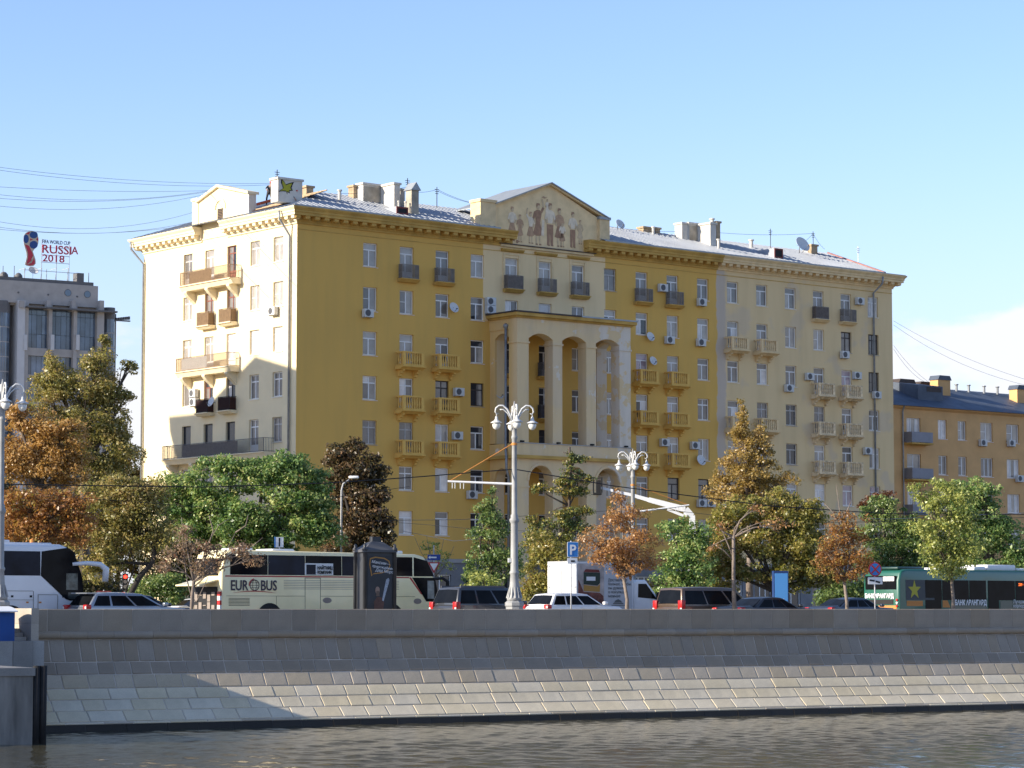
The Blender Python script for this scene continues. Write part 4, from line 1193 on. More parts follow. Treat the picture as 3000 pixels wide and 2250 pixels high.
# ---------------------------------------------------------------- two roofers
def person(name, label, loc, rotz, joints, edges, parts, k=1.0):
    # joints: {name: (x, y, z, radius, material slot)}; one skinned body
    names = list(joints)
    me = bpy.data.meshes.new('body')
    me.from_pydata([joints[n][:3] for n in names], [(names.index(a), names.index(b)) for a, b in edges], [])
    o = bpy.data.objects.new('body', me); COL.objects.link(o)
    sk = o.modifiers.new('skin', 'SKIN'); sk.use_smooth_shade = True
    ss = o.modifiers.new('sub', 'SUBSURF'); ss.levels = 1; ss.render_levels = 1
    for i, n in enumerate(names):
        r_ = joints[n][3]; me.skin_vertices[0].data[i].radius = (r_, r_)
    me.skin_vertices[0].data[names.index('pelvis')].use_root = True
    dg = bpy.context.evaluated_depsgraph_get()
    body = bpy.data.meshes.new_from_object(o.evaluated_get(dg))
    bpy.data.objects.remove(o)
    body.materials.clear()
    for mm in parts: body.materials.append(mm)
    P = [Vector(joints[n][:3]) for n in names]; S = [joints[n][4] for n in names]
    for p in body.polygons:
        c = p.center
        p.material_index = S[min(range(len(P)), key=lambda i: (P[i] - c).length)]
        p.use_smooth = True
    t = thing(name, label, 'person', loc, rotz, 'roofers at work')
    place('body', body, t)
    return t
M['skin'] = mat('skin', (0.45, 0.27, 0.19), 0.6)
M['work_dark'] = mat('work_dark', (0.045, 0.045, 0.05), 0.9)
M['work_teal'] = mat('work_teal', (0.05, 0.09, 0.11), 0.9)
M['helmet'] = mat('helmet_red', (0.55, 0.05, 0.03), 0.5)
ed = [('pelvis', 'chest'), ('chest', 'neck'), ('neck', 'head'), ('chest', 'shl'), ('shl', 'ell'), ('ell', 'hal'), ('chest', 'shr'), ('shr', 'elr'), ('elr', 'har'),
      ('pelvis', 'hil'), ('hil', 'knl'), ('knl', 'anl'), ('anl', 'tol'), ('pelvis', 'hir'), ('hir', 'knr'), ('knr', 'anr'), ('anr', 'tor')]
def hands(t, sides):
    for (x, y, z) in sides:
        m = MB()
        m.path([(x, y, z + 0.03), (x, y - 0.03, z - 0.05)], [0.035, 0.04], 6)
        for i in range(4):
            L_ = (0.065, 0.08, 0.075, 0.055)[i]
            m.path([(x - 0.035 + i * 0.023, y - 0.03, z - 0.05), (x - 0.037 + i * 0.024, y - 0.05, z - 0.05 - L_ * .6), (x - 0.037 + i * 0.024, y - 0.04, z - 0.05 - L_)], [0.011, 0.010, 0.007], 5)
        m.path([(x + 0.04, y, z - 0.0), (x + 0.075, y - 0.03, z - 0.05)], [0.012, 0.009], 5)
        m.build('hand', M['skin'], t, smooth=True)
def hat(t, p):
    MB().lathe([(0.135, 0), (0.125, 0.05), (0.09, 0.11), (0.02, 0.135)], p, 14).build('hard_hat', M['helmet'], t, smooth=True)
def face(t, p, d):     # nose, eyes, ears on the head at p looking along unit d (xy)
    m = MB(); d = Vector(d); s = Vector((-d[1], d[0], 0)); p = Vector(p)
    m.path([p + d * 0.10 + Vector((0, 0, 0.02)), p + d * 0.135 + Vector((0, 0, -0.03))], [0.012, 0.018], 5)
    for q in (-1, 1): m.path([p + s * q * 0.10 + Vector((0, 0, -0.03)), p + s * q * 0.11 + Vector((0, 0, 0.03))], [0.016, 0.02], 5)
    m.build('face', M['skin'], t)
fx, fy = 2.0, 6.75
j1 = {'pelvis': (0, 0, .95, .14, 0), 'chest': (0.10, -.10, 1.32, .17, 0), 'neck': (.16, -.18, 1.5, .06, 2), 'head': (.2, -.24, 1.64, .10, 2),
      'shl': (-.10, -.12, 1.42, .075, 0), 'ell': (-.2, -.36, 1.22, .05, 0), 'hal': (-.08, -.56, 1.12, .035, 2), 'shr': (.32, -.1, 1.4, .075, 0), 'elr': (.42, -.3, 1.16, .05, 0), 'har': (.3, -.52, 1.06, .035, 2),
      'hil': (-.1, 0, .9, .1, 1), 'knl': (-.16, -.14, .5, .075, 1), 'anl': (-.18, 0.02, .09, .05, 1), 'tol': (-.2, -.14, .04, .04, 1),
      'hir': (.1, 0, .9, .1, 1), 'knr': (.22, -.1, .52, .075, 1), 'anr': (.34, .06, .2, .05, 1), 'tor': (.34, -.1, .16, .04, 1)}
p1 = person('person', 'roofer in red hard hat and dark clothes standing bent over the open roof', bw(fx, fy, rz(fx + e) + 0.09), BA - R(40), j1, ed, [M['work_dark'], M['work_dark'], M['skin']])
hat(p1, (.2, -.25, 1.68)); hands(p1, [(-.08, -.56, 1.1), (.3, -.52, 1.04)]); face(p1, (.2, -.24, 1.64), (0, -1, 0))
j2 = {'pelvis': (0, 0.1, .62, .15, 1), 'chest': (.28, -.2, .82, .17, 0), 'neck': (.44, -.36, .88, .06, 2), 'head': (.55, -.45, .9, .10, 2),
      'shl': (.2, -.36, .84, .075, 0), 'ell': (.25, -.5, .55, .05, 0), 'hal': (.4, -.62, .34, .035, 2), 'shr': (.42, -.1, .8, .075, 0), 'elr': (.6, -.2, .52, .05, 0), 'har': (.7, -.35, .34, .035, 2),
      'hil': (-.1, 0.02, .6, .1, 1), 'knl': (-.05, -.28, .42, .075, 1), 'anl': (-.2, 0, .1, .05, 1), 'tol': (-.12, -.14, .05, .04, 1),
      'hir': (.1, .12, .6, .1, 1), 'knr': (.3, -.1, .44, .075, 1), 'anr': (.1, .2, .16, .05, 1), 'tor': (.18, .06, .12, .04, 1)}
p2 = person('person', 'roofer in red hard hat and teal overalls crouching below the big chimney', bw(0.55, 2.25, rz(0.55 + e) + 0.02), BA, j2, ed, [M['work_teal'], M['work_teal'], M['skin']])
hat(p2, (.56, -.46, .95)); hands(p2, [(.4, -.62, .32), (.7, -.35, .32)]); face(p2, (.55, -.45, .9), (.7, -.7, 0))

# ================================================================ neighbouring houses
# tan house at the right
M['tan'] = mat('tan_paint', (0.66, 0.39, 0.17), 0.85, 0.1, 0.6, 0.2, 14, spec=0.2)
M['slate'] = mat('slate_roof', (0.075, 0.095, 0.13), 0.6, 0.25, 0.8, 0.3, 4)
TB = bw(62.9, 5.0)
def Tp(px, py, D=0.0):
    return hit(px, py, (TB.x + UY * D, TB.y - UX * D), (UX, UY))
tan = thing('tan_house', 'tan brick apartment house with dark blue-grey roof beyond the right corner', 'building', TB, BA)
txs = [(2656, 2697), (2748, 2774), (2806, 2831), (2872, 2908), (2948, 2985)]
TW = []
for pr in txs: TW.append((Tp(pr[0], 1250)[0], Tp(pr[1], 1250)[0]))
dx = TW[4][0] - TW[3][0]
for q in range(4): TW.append((TW[-1][0] + 3.3, TW[-1][0] + 3.3 + 1.6))
tz0 = Tp(2656, 1223)[1]; tz1 = Tp(2656, 1329)[1]; fh = tz0 - tz1
hl = []
for r in range(5):
    for i, (a, b_) in enumerate(TW):
        zt = tz0 - r * fh; h = 1.75 if i != 0 else 2.3
        hl.append((a, b_, zt - h, zt, random.choice(['2wl', '3wl', '3wm', '2wm', '2wb', '2wml']) if b_ - a < 1.3 else random.choice(['3wl', '3wm', '3wbl', '2wl'])))
holed_wall(-4, 40, -0.3, Tp(2656, 1190)[1], [h[:4] for h in hl]).build('wall', M['tan'], tan)
for a, b_, c, d, code in hl: window(tan, (a, 0, c), 0, b_ - a, d - c, code)
tze = Tp(2656, 1190)[1]
MB().box(-4, 40, 11.6, 11.9, -0.3, tze).box(39.7, 40, 0.01, 11.6, -0.3, tze).box(-4, -3.7, 0.01, 11.6, -0.3, tze).build('rear_wall', M['tan'], tan)
MB().prism([(0, tze - 0.28), (-0.28, tze - 0.12), (-0.32, tze), (0, tze)], 'x', -4, 40).build('cornice', M['tan'], tan)
q = MB(); q.prism([(-0.6, tze + 0.003), (5.8, tze + 2.55), (12.4, tze + 0.003)], 'x', -4.3, 40.5); tr_ = fix_normals(q.build('roof', M['slate'], tan))
x0, z0 = Tp(2715, 1142, -1.6); x1, _ = Tp(2762, 1142, -1.6)
q = MB(); q.prism([(1.6, tze + 0.6), (1.6, z0 + 0.4), (5.6, z0 + 1.0), (5.6, tze + 1.5)], 'x', x0 - 1.2, x1); fix_normals(q.build('dormer', M['slate'], tr_))
MB().box(x0, x1 - 0.2, 1.57, 1.598, z0 - 0.15, z0 + 0.3).build('dormer_louvre', M['roof_dark'], tr_)
def tch(px0, px1, yt, w, m='tan', cap='slate'):
    x0, zt = Tp(px0, yt, -w); x1, _ = Tp(px1, yt, -w)
    o = MB().box(x0, x1, w, w + 1.0, tze + 1.0, zt).build('chimney', M[m], tr_)
    MB().prism([(x0 - .1, zt), (x1 + .1, zt), (x1 - .15, zt + 0.42), (x0 + .15, zt + 0.42)], 'y', w - .1, w + 1.1).build('chimney_cap', M[cap], o)
tch(2748, 2784, 1112, 3.6); tch(2633, 2680, 1122, 5.0, 'brick_tan', 'roof_dark'); tch(2694, 2732, 1130, 5.0, 'brick_tan', 'roof_dark'); tch(2980, 3010, 1140, 3.0)
for px in (2802, 2838, 2883, 2922, 2959):
    x, zt = Tp(px, 1129 + (px - 2802) * 0.06, -5.4)
    MB().lathe([(0.12, tze + 2.2), (0.12, zt), (0.2, zt + 0.05), (0.2, zt + 0.12)], (x, 5.4, 0), 8).build('vent_pipe', M['pipe'], tr_)
for r in (0, 1, 2):
    a, b_ = TW[0]; zs = tz0 - r * fh - 2.32; cx_ = (a + b_) / 2 + 0.1
    sl_ = MB().prism([(0, -0.2), (-1.0, -0.12), (-1.0, 0), (0, 0)], 'x', cx_ - 1.45, cx_ + 1.45); o = sl_.build('balcony', M['ochre_trim'], tan, loc=(0, -0.003, zs))
    q = MB(); q.box(cx_ - 1.4, cx_ + 1.4, -0.97, -0.92, 0.05, 0.98); q.box(cx_ - 1.4, cx_ - 1.35, -0.92, -0.01, 0.05, 0.98); q.box(cx_ + 1.35, cx_ + 1.4, -0.92, -0.01, 0.05, 0.98)
    q.build('balcony_panel', mat('balcony_grey', (0.25, 0.25, 0.28), 0.6, 0.08, 2), o)
xp = Tp(2642, 1300)[0]
MB().path([(xp, -0.4, tze + .05), (xp, -0.16, tze - 0.5), (xp, -0.16, 0.2)], 0.075, 8).build('drainpipe', M['pipe'], tan)
G4 = ('white air conditioner on the tan house', 'air conditioners on the tan house')
for px, py in ((2881, 1297), (2964, 1298), (2988, 1402)):
    s, z = Tp(px, py, 0.3); c, s_ = math.cos(BA), math.sin(BA)
    ac_unit((TB.x + UX * s, TB.y + UY * s, z), BA, *G4)

# house across the side street at the left: outside the picture, its gable shades the end wall
ls = (to_sun.x * UX + to_sun.y * UY, -to_sun.x * UY + to_sun.y * UX, to_sun.z)
NT = 35.0; dyn = ls[1] / -ls[0] * NT; dzn = ls[2] / -ls[0] * NT
nb = thing('gabled_house', 'tall cream gabled house across the side street from the sunlit end wall', 'building', bw(-NT, 0), BA)
q = MB(); q.prism([(-1.5 + dyn, -0.3), (16.3 + dyn, -0.3), (16.3 + dyn, 12.6 + dzn), (17.3 + dyn, 14.6 + dzn), (17.5 + dyn, 15.9 + dzn), (13.0 + dyn, 15.9 + dzn), (9.0 + dyn, 17.9 + dzn), (5.4 + dyn, 19.7 + dzn), (-1.5 + dyn, 18.0 + dzn)], 'x', -16, 0)
fix_normals(q.build('wall', M['end'], nb))
for r in range(7):
    for k in range(4):
        window(nb, (0.2, dyn + k * 3.6 + 0.6, 3.5 + r * 3.3), math.pi / 2, 1.3, 1.7, 'Twm')

# ---------------------------------------------------------------- office tower
OD = Vector((12700, 7728, 0)).normalized(); OA = math.atan2(OD.y, OD.x)
OO = Vector((gx(283.6, 750), 750, 0))
def Op(a, b, D=0.0):              # coordinates in the zoomed view of the tower
    return hit(a * 0.22604, 650 + b * 0.22604, (OO.x + OD.y * D, OO.y - OD.x * D), (OD.x, OD.y))
tw = thing('office_tower', 'modern grey office tower with dark glass bays and round corner turrets', 'building', OO, OA)
M['tower'] = mat('tower_stone', (0.40, 0.37, 0.34), 0.8, 0.1, 0.4, 0.15, 3)
M['tower_dark'] = mat('tower_band', (0.13, 0.125, 0.125), 0.6, 0.1, 0.5)
M['tower_white'] = mat('tower_white', (0.55, 0.54, 0.53), 0.6, 0.05, 0.5)
M['tower_glass'] = mat('tower_glass', (0.10, 0.14, 0.195), 0.05, 0.4, 0.25, spec=0.8, objvar=0.5)
xl = -45.0
ztop = Op(640, 745)[1]; zband = Op(640, 790)[1]; zb1 = Op(640, 1075)[1]
MB().box(xl, -1.2, 0.5, 20, zband, ztop).build('roof_band', M['tower_dark'], tw)
MB().box(xl, 0, 0.0, 20, zb1, zband).build('upper_storey', M['tower'], tw)
for a, b_ in ((880, 920), (1132, 940)):
    x, z = Op(a, b_); o = MB().disc((x, -0.02, z), 1.05, 'y', 0.08, 24).build('round_window', M['tower_dark'], tw)
    MB().disc((x, -0.07, z), 0.9, 'y', 0.04, 24).build('pane', mat('round_glass', (0.16, 0.22, 0.28), 0.1), o)
for a, b_ in ((238, 915), (625, 943), (1000, 968)):
    x, z = Op(a, b_); MB().disc((x, -0.06, z), 0.28, 'y', 0.12, 10).build('wall_lamp', M['tower_dark'], tw)
MB().box(xl, 0.0, 4.0, 20, -0.3, zb1).build('core', M['tower_dark'], tw)
xr = Op(1340, 1300)[0]
MB().box(xl, xr, 1.4, 4.0, zb1 - 0.5, zb1).build('soffit', M['tower'], tw)
cols_ = [(310, 360), (625, 668), (945, 990), (1250, 1340)]
cx_ = [(Op(a, 1300)[0], Op(b_, 1300)[0]) for a, b_ in cols_]
for a, b_ in cx_:
    MB().box(a, b_, -0.6, 4.0, -0.3, zb1).build('column', M['tower'], tw)
for a, b_ in ((600, 650), (925, 975), (1285, 1340), (250, 310)):
    x0, zt = Op(a, 1020, 1.0); x1, _ = Op(b_, 1020, 1.0)
    MB().box(x0, x1, -1.6, 1.0, zb1 - 1.5, zt).build('bracket_block', M['tower'], tw)
MB().box(Op(320, 1075)[0], Op(1480, 1115)[0], -2.6, 0.5, zb1 - 1.35, zb1 - 0.9).build('canopy', M['tower_dark'], tw)
FZ = [Op(640, 1140)[1], Op(640, 1385)[1], Op(640, 1560)[1]]
for i in range(3):
    a, b_ = cx_[i][1], cx_[i + 1][0]
    n = 4
    zz = zb1 - 1.4; hs = [1.6, 5.5, 4.0, 2.2, 5.4, 1.6, 5.4, 1.6, 5.4, 1.6]
    for hI, hh in enumerate(hs):
        z0 = zz - hh
        if hI in (3, 5, 7, 9):
            MB().box(a, b_, 0.2, 1.2, z0, zz).build('spandrel', M['tower'], tw)
        else:
            for k in range(n):
                w_ = (b_ - a) / n
                MB().box(a + k * w_ + 0.05, a + (k + 1) * w_ - 0.05, 1.0, 1.1, max(0, z0 + 0.05), zz - 0.05).build('pane', M['tower_glass'], tw)
        zz = z0
        if zz < 2: break
for i in range(3):
    a = cx_[i][0]
    x0, zt = Op((340, 690, 1020)[i], 1460, 1.6); 
    MB().box(x0 - 0.5, x0 + 0.5, -1.2, 0.2, zt - 4.4, zt).build('balcony_pier', M['tower_white'], tw)
def turret(a0, a1, btop, D=0.0):
    x0, zt = Op(a0, btop); x1, _ = Op(a1, btop); c = (x0 + x1) / 2; r_ = (x1 - x0) / 2
    o = MB().lathe([(r_ * 1.02, zt - 3.4), (r_ * 1.02, zt)], (c, 2.5, 0), 28).build('turret', M['tower_dark'], tw, smooth=False)
    n = 14
    for fl in range(9):
        z1 = zt - 3.4 - fl * 4.2; z0 = z1 - 3.9
        if z0 < 0: break
        for k in range(n):
            t0 = math.pi + math.pi * k / n + 0.02; t1 = math.pi + math.pi * (k + 1) / n - 0.02
            q = MB(); q.add([(c + r_ * math.cos(t0), 2.5 + r_ * math.sin(t0), z0), (c + r_ * math.cos(t1), 2.5 + r_ * math.sin(t1), z0), (c + r_ * math.cos(t1), 2.5 + r_ * math.sin(t1), z1), (c + r_ * math.cos(t0), 2.5 + r_ * math.sin(t0), z1)], [(0, 1, 2, 3)])
            q.build('pane', M['tower_glass'], o)
    MB().lathe([(r_ * 0.97, 0), (r_ * 0.97, zt - 3.4)], (c, 2.5, 0), 28).build('turret_core', M['tower'], o)
turret(1385, 1530, 1100); turret(-90, 165, 1010)
x0 = Op(215, 1200)[0]; x1 = Op(310, 1200)[0]
MB().box(x0, x1, -1.0, 4, -0.3, Op(260, 1015, 1.0)[1]).build('fin_wall', M['tower_white'], tw)
x0, zt = Op(1545, 1220); 
fs_ = MB().box(Op(1530, 1200)[0], Op(1560, 1200)[0], 3, 9, 0, Op(1545, 1180)[1])
fs_.build('side_slab', M['tower_dark'], tw)
fe = MB()
for k in range(6): fe.box(x0 + k * 0.75, x0 + 0.5 + k * 0.75, 2, 3, zt - 0.9 + k * .06, zt - 0.3 + k * .12)
fe.box(x0 - 0.3, x0 + 4.4, 2.1, 2.9, zt - 1.2, zt - 0.85)
fe.build('roof_comb', M['tower_dark'], tw)
x0, zt = Op(1015, 655); x1, zb_ = Op(1105, 740)
MB().box(x0, x1, 1.0, 4.0, ztop, zt).build('plant_room', M['tower_dark'], tw)
for a, b_, r_ in ((50, 645, 1.3), (240, 660, 1.2)):
    x, z = Op(a, b_, -3); MB().lathe([(r_, ztop), (r_ * .9, ztop + 0.9), (r_ * .5, ztop + 1.5), (0.1, ztop + 1.7)], (x, 3, 0), 16).build('roof_dome', M['tower_dark'], tw, smooth=True)
for a in (40, 185, 1150):
    x, z = Op(a, 570 if a < 500 else 660, -2); MB().tube((x, 2, ztop - .1), (x, 2, z), 0.1, n=6).build('lightning_rod', M['tower_dark'], tw)
x, z = Op(425, 640, -1.5); dish((OO + OD * x + Vector((-OD.y, OD.x, 0)) * 1.5 + Vector((0, 0, z))), OA, 1.5, 'big white satellite dish on the roof of the office tower', 0.7, pole=z - ztop + 0.1)
# rooftop sign
sg = thing('rooftop_sign', 'red and blue football tournament sign on a steel frame above the office tower', 'sign', OO + OD * -20, OA)
off = 20.0
def sp(a, b, D=-0.4):
    x, z = Op(a, b, D); return x + off, z
fr = MB()
YS = 0.4
for a, b0, b1 in ((320, 590, 745), (545, 220, 745), (735, 300, 745), (900, 300, 720), (605, 610, 745), (880, 640, 745)):
    x, zt = sp(a, b0); fr.box(x - .07, x + .07, YS, YS + .14, ztop, zt)
for a0, a1, b0 in ((320, 1010, 620), (545, 900, 425), (545, 900, 520), (545, 900, 325)):
    x0, z = sp(a0, b0); x1, z2 = sp(a1, b0 + (a1 - a0) * 0.0); fr.box(x0, x1, YS, YS + .14, z - .07, z + .07)
for a in (330, 545, 735, 890):
    x, z = sp(a, 600); fr.tube((x, YS + 0.1, z), (x + 1.5, 5.5, ztop), 0.06, n=5); fr.box(x - .06, x + .06, YS + .15, 5.5, z - .06, z + .06)
fr.build('frame', M['steel'], sg)
SR = mat('sign_red', (0.50, 0.035, 0.06), 0.5); SB_ = mat('sign_blue', (0.02, 0.07, 0.24), 0.5); SGd = mat('sign_gold', (0.55, 0.47, 0.36), 0.5); SN = mat('sign_navy', (0.015, 0.03, 0.09), 0.5)
def stext(s, a0, a1, btop, bbot, m, nm):
    x0, zt = sp(a0, btop); x1, _ = sp(a1, btop); _, zb = sp(a0, bbot)
    me = text_mesh(s, 1.0, 0.08, bold=0.012)
    xs = [v.co.x for v in me.vertices]; zs = [v.co.z for v in me.vertices]
    sx = (x1 - x0) / (max(xs) - min(xs)); sz = (zt - zb) / (max(zs) - min(zs))
    me.transform(Matrix.Translation((x0 - min(xs) * sx, YS - 0.1, zb - min(zs) * sz)) @ Matrix.Diagonal((sx, 1, sz, 1)))
    me.materials.clear(); me.materials.append(m)
    return place(nm, me, sg)
stext('FIFA WORLD CUP', 550, 910, 228, 276, SN, 'lettering')
stext('RUSSI', 548, 925, 292, 402, SR, 'lettering'); stext('A', 925, 1012, 318, 416, SR, 'lettering')
stext('2018', 550, 835, 418, 512, SR, 'lettering')
def blob(pts, m, lay, nm):
    q = MB(); q.prism([sp(a, b) for a, b in pts], 'y', YS - 0.12 - lay * 0.06, YS - 0.02 - lay * 0.06 + 0.015); return fix_normals(q.build(nm, m, sg))
def ell(cx, cy, rx, ry, n=24): return [(cx + rx * math.cos(2 * math.pi * i / n), cy + ry * math.sin(2 * math.pi * i / n)) for i in range(n)]
base_pts = [(308, 290), (300, 230), (305, 180), (330, 145), (370, 122), (420, 118), (460, 138), (488, 175), (498, 225), (495, 280), (475, 325), (440, 360), (425, 385), (440, 430), (460, 490), (462, 540), (435, 572), (390, 578), (345, 570), (320, 552), (335, 500), (345, 450), (338, 390), (322, 340)]
blob(base_pts, SGd, 0, 'emblem')
blob([(322, 292), (350, 300), (375, 312), (395, 360), (415, 395), (432, 450), (450, 510), (448, 548), (420, 562), (380, 566), (340, 556), (345, 520), (358, 470), (362, 420), (348, 360), (330, 320)], SR, 1, 'emblem_red')
for cx_e, cy_e, rx_e, ry_e in ((335, 222, 34, 56), (434, 170, 52, 44), (434, 298, 52, 50)): blob(ell(cx_e, cy_e, rx_e, ry_e), SB_, 2, 'emblem_disc')
blob([(330, 158), (372, 130), (386, 134), (372, 165)], SR, 1, 'emblem_red'); blob([(385, 215), (425, 230), (388, 245)], SR, 1, 'emblem_red'); blob([(465, 228), (494, 200), (496, 255)], SR, 1, 'emblem_red')
for k in range(3):
    blob([(352 + k * 14, 545 - k * 6), (400 + k * 10, 520 - k * 22), (408 + k * 10, 470 - k * 20), (414 + k * 10, 475 - k * 20), (408 + k * 10, 530 - k * 20), (358 + k * 14, 552 - k * 6)], SGd, 2, 'emblem_stripe')
# ================================================================ vehicles
HA = BA - R(1.0)                  # traffic runs along the embankment, away to the right
RZ = 0.06
def bevel(o, w=0.05, seg=2):
    md = o.modifiers.new('bevel', 'BEVEL'); md.width = w; md.segments = seg; md.limit_method = 'ANGLE'; md.angle_limit = R(35)
    for p in o.data.polygons: p.use_smooth = True
    return o
def vehicle(name, label, cat, px, Y, W, ha=HA):
    # px, Y: where the rear right-hand corner stands
    h = Vector((math.cos(ha), math.sin(ha), 0)); lft = Vector((-h.y, h.x, 0))
    p = Vector((gx(px, Y), Y, RZ)) + lft * (W / 2)
    return thing(name, label, cat, p, ha)
WHEEL = {}
def wheels(t, xs, W, r):
    key = round(r, 2)
    if key not in WHEEL:
        ty = MB(); ty.path([(0, -0.11, 0), (0, 0.11, 0)], r, 20)
        ri = MB(); ri.path([(0, -0.12, 0), (0, -0.10, 0)], r * 0.66, 14); ri.path([(0, 0.12, 0), (0, 0.10, 0)], r * 0.66, 14)
        hub = ty.mesh('wheel', M['tyre']); WHEEL[key] = (hub, ri.mesh('rim', M['rim']))
    for x in xs:
        for s in (-1, 1):
            w = place('wheel', WHEEL[key][0], t, (x, s * (W / 2 - 0.13), r)); place('rim', WHEEL[key][1], w)
PAINT = {}
def paint(n, c, metal=0.0, rough=0.3):
    if n not in PAINT: PAINT[n] = mat('paint_' + n, c, rough, 0.04, 1.5, metal=metal, spec=0.5, coat=0.6)
    return PAINT[n]
M['tail'] = mat('tail_red', (0.42, 0.02, 0.02), 0.25)
M['tail_white'] = mat('tail_clear', (0.7, 0.68, 0.66), 0.2)
M['plate'] = mat('plate', (0.7, 0.7, 0.68), 0.5)
def car(label, px, Y, L, W, H, col, rear, front, roofx, hood, zb, deck=None, wr=0.33, cat='car', tailz=(0.8, 1.05), name='car', plate=True, roofrail=False, wx=None):
    # rear/front = (base x, top x) of the rear window and windscreen; zb belt line; hood/deck heights
    t = vehicle(name, label, cat, px, Y, W)
    zd = deck if deck is not None else zb
    prof = [(0.05, 0.28), (0.0, 0.55), (0.02, zd - 0.12), (0.10, zd - 0.02), (rear[0], zb), (front[0], zb), (L - 0.35, hood), (L - 0.08, hood - 0.16), (L, 0.55), (L - 0.06, 0.25)]
    if deck is not None: prof.insert(4, (rear[0] * 0.75, zd + 0.01))
    b = MB(); b.prism(prof, 'y', -W / 2, W / 2)
    bo = bevel(fix_normals(b.build('body', col, t)), 0.09, 3)
    hb, ht = W / 2 - 0.05, W / 2 - 0.24
    def hw(z): return hb + (ht - hb) * (z - zb) / (H - zb)
    up = []
    n = 7
    gp = [(rear[0], zb - 0.04), (rear[1], H - 0.05)]
    for i in range(1, n):
        f = i / n; gp.append((rear[1] + (front[1] - rear[1]) * f, H - 0.05 + 0.05 * math.sin(math.pi * f) ** 0.6))
    gp += [(front[1], H - 0.05), (front[0], zb - 0.04)]
    g = MB(); vs = []
    for x, z in gp: vs += [(x, -hw(z), z), (x, 0, z + (0.03 if z > zb else 0)), (x, hw(z), z)]
    k = len(gp); fs = []
    for i in range(k - 1): fs += [(3 * i, 3 * i + 1, 3 * i + 4, 3 * i + 3), (3 * i + 1, 3 * i + 2, 3 * i + 5, 3 * i + 4)]
    fs += [tuple(3 * i for i in range(k)), tuple(3 * i + 2 for i in reversed(range(k))), (0, 1, 3 * k - 2, 3 * k - 3), (1, 2, 3 * k - 1, 3 * k - 2)]
    g.add(vs, fs); ro = bevel(fix_normals(g.build('cabin', col, t)), 0.045, 2)
    # side glass between pillars
    def px_(f, v): return (rear[0] + (front[0] - rear[0]) * f) * (1 - v) + (rear[1] + (front[1] - rear[1]) * f) * v
    splits = roofx
    v0, v1 = 0.07, 0.86
    for s in (-1, 1):
        for a, b_ in splits:
            q = MB(); pts = []
            for f, v in ((a, v0), (b_, v0), (b_, v1), (a, v1)):
                z = zb + (H - 0.05 - zb) * v; x = px_(f, v)
                pts.append((x, z))
            vs = [(x, s * (hw(z) + 0.008), z) for x, z in pts] + [(x, s * (hw(z) - 0.01), z) for x, z in pts]
            q.add(vs, [(0, 1, 2, 3), (7, 6, 5, 4), (0, 4, 5, 1), (1, 5, 6, 2), (2, 6, 7, 3), (3, 7, 4, 0)])
            fix_normals(q.build('side_window', M['auto_glass'], t))
    for nm, (xb_, xt_), sg_ in (('rear_window', rear, -1), ('windscreen', front, 1)):
        d = Vector((xt_ - xb_, H - 0.05 - zb)); nn = Vector((d.y, -d.x)).normalized() * (1 if sg_ > 0 else -1)
        if nn.x * sg_ < 0: nn = -nn
        q = MB(); P = []
        for v in (0.1, 0.88):
            x = xb_ + (xt_ - xb_) * v + nn.x * 0.012; z = zb + (H - 0.05 - zb) * v + nn.y * 0.012; y = hw(z) - 0.09
            P += [(x, -y, z), (x, 0, z + .02), (x, y, z)]
        q.add(P, [(0, 1, 4, 3), (1, 2, 5, 4)]); q.build(nm, M['auto_glass'], t)
    for s in (-1, 1):
        q = MB(); q.box(-0.015, 0.22, s * (W / 2 + 0.012), s * (W / 2 - 0.26), tailz[0], tailz[1]); bevel(q.build('tail_light', M['tail'], t), 0.03)
        q = MB(); q.box(-0.02, 0.1, s * (W / 2 + 0.006), s * (W / 2 - 0.1), tailz[0] + 0.03, tailz[0] + 0.12); q.build('tail_lens', M['tail_white'], t)
        q = MB(); q.box(L - 0.32, L - 0.02, s * (W / 2 + 0.004), s * (W / 2 - 0.32), 0.62, 0.78); bevel(q.build('headlight', M['tail_white'], t), 0.03)
        q = MB(); mx = front[0] - 0.15; q.box(mx - 0.1, mx + 0.1, s * (W / 2 + 0.02), s * (W / 2 + 0.2), zb + 0.02, zb + 0.17); bevel(q.build('mirror', col, t), 0.04)
        for hx in (L * 0.42, L * 0.6): MB().box(hx, hx + 0.18, s * (W / 2 + 0.002), s * (W / 2 + 0.03), zb - 0.12, zb - 0.085).build('door_handle', col, t)
        if roofrail: MB().box(rear[1] + 0.1, front[1] - 0.15, s * (ht - 0.02), s * (ht - 0.06), H - 0.04, H + 0.05).build('roof_rail', M['iron'], t)
    if plate: MB().box(-0.03, -0.005, -0.26, 0.26, 0.72 if deck else 0.82, 0.83 if deck else 0.93).build('number_plate', M['plate'], t)
    wheels(t, wx or (L * 0.2, L * 0.8), W, wr)
    return t
SED = [(0.10, 0.42), (0.45, 0.70), (0.73, 0.93)]
EST = [(0.06, 0.28), (0.31, 0.60), (0.63, 0.93)]
silver = paint('silver', (0.33, 0.35, 0.38), 0.6, 0.3)
c1 = car('silver estate car with a red tail light beside the white coach', 262, 100.5, 4.7, 1.85, 1.60, silver, (0.12, 0.52), (3.55, 2.55), EST, 1.0, 1.06, None, cat='car', tailz=(0.95, 1.14), roofrail=False)
MB().box(0.18, 0.62, -0.62, 0.62, 1.56, 1.60).build('spoiler', silver, c1)
car('dark blue saloon half hidden behind the silver estate car', 300, 106.5, 4.6, 1.82, 1.55, paint('navy', (0.02, 0.028, 0.05)), (0.9, 1.5), (3.3, 2.5), SED, 1.02, 1.05, 1.08)
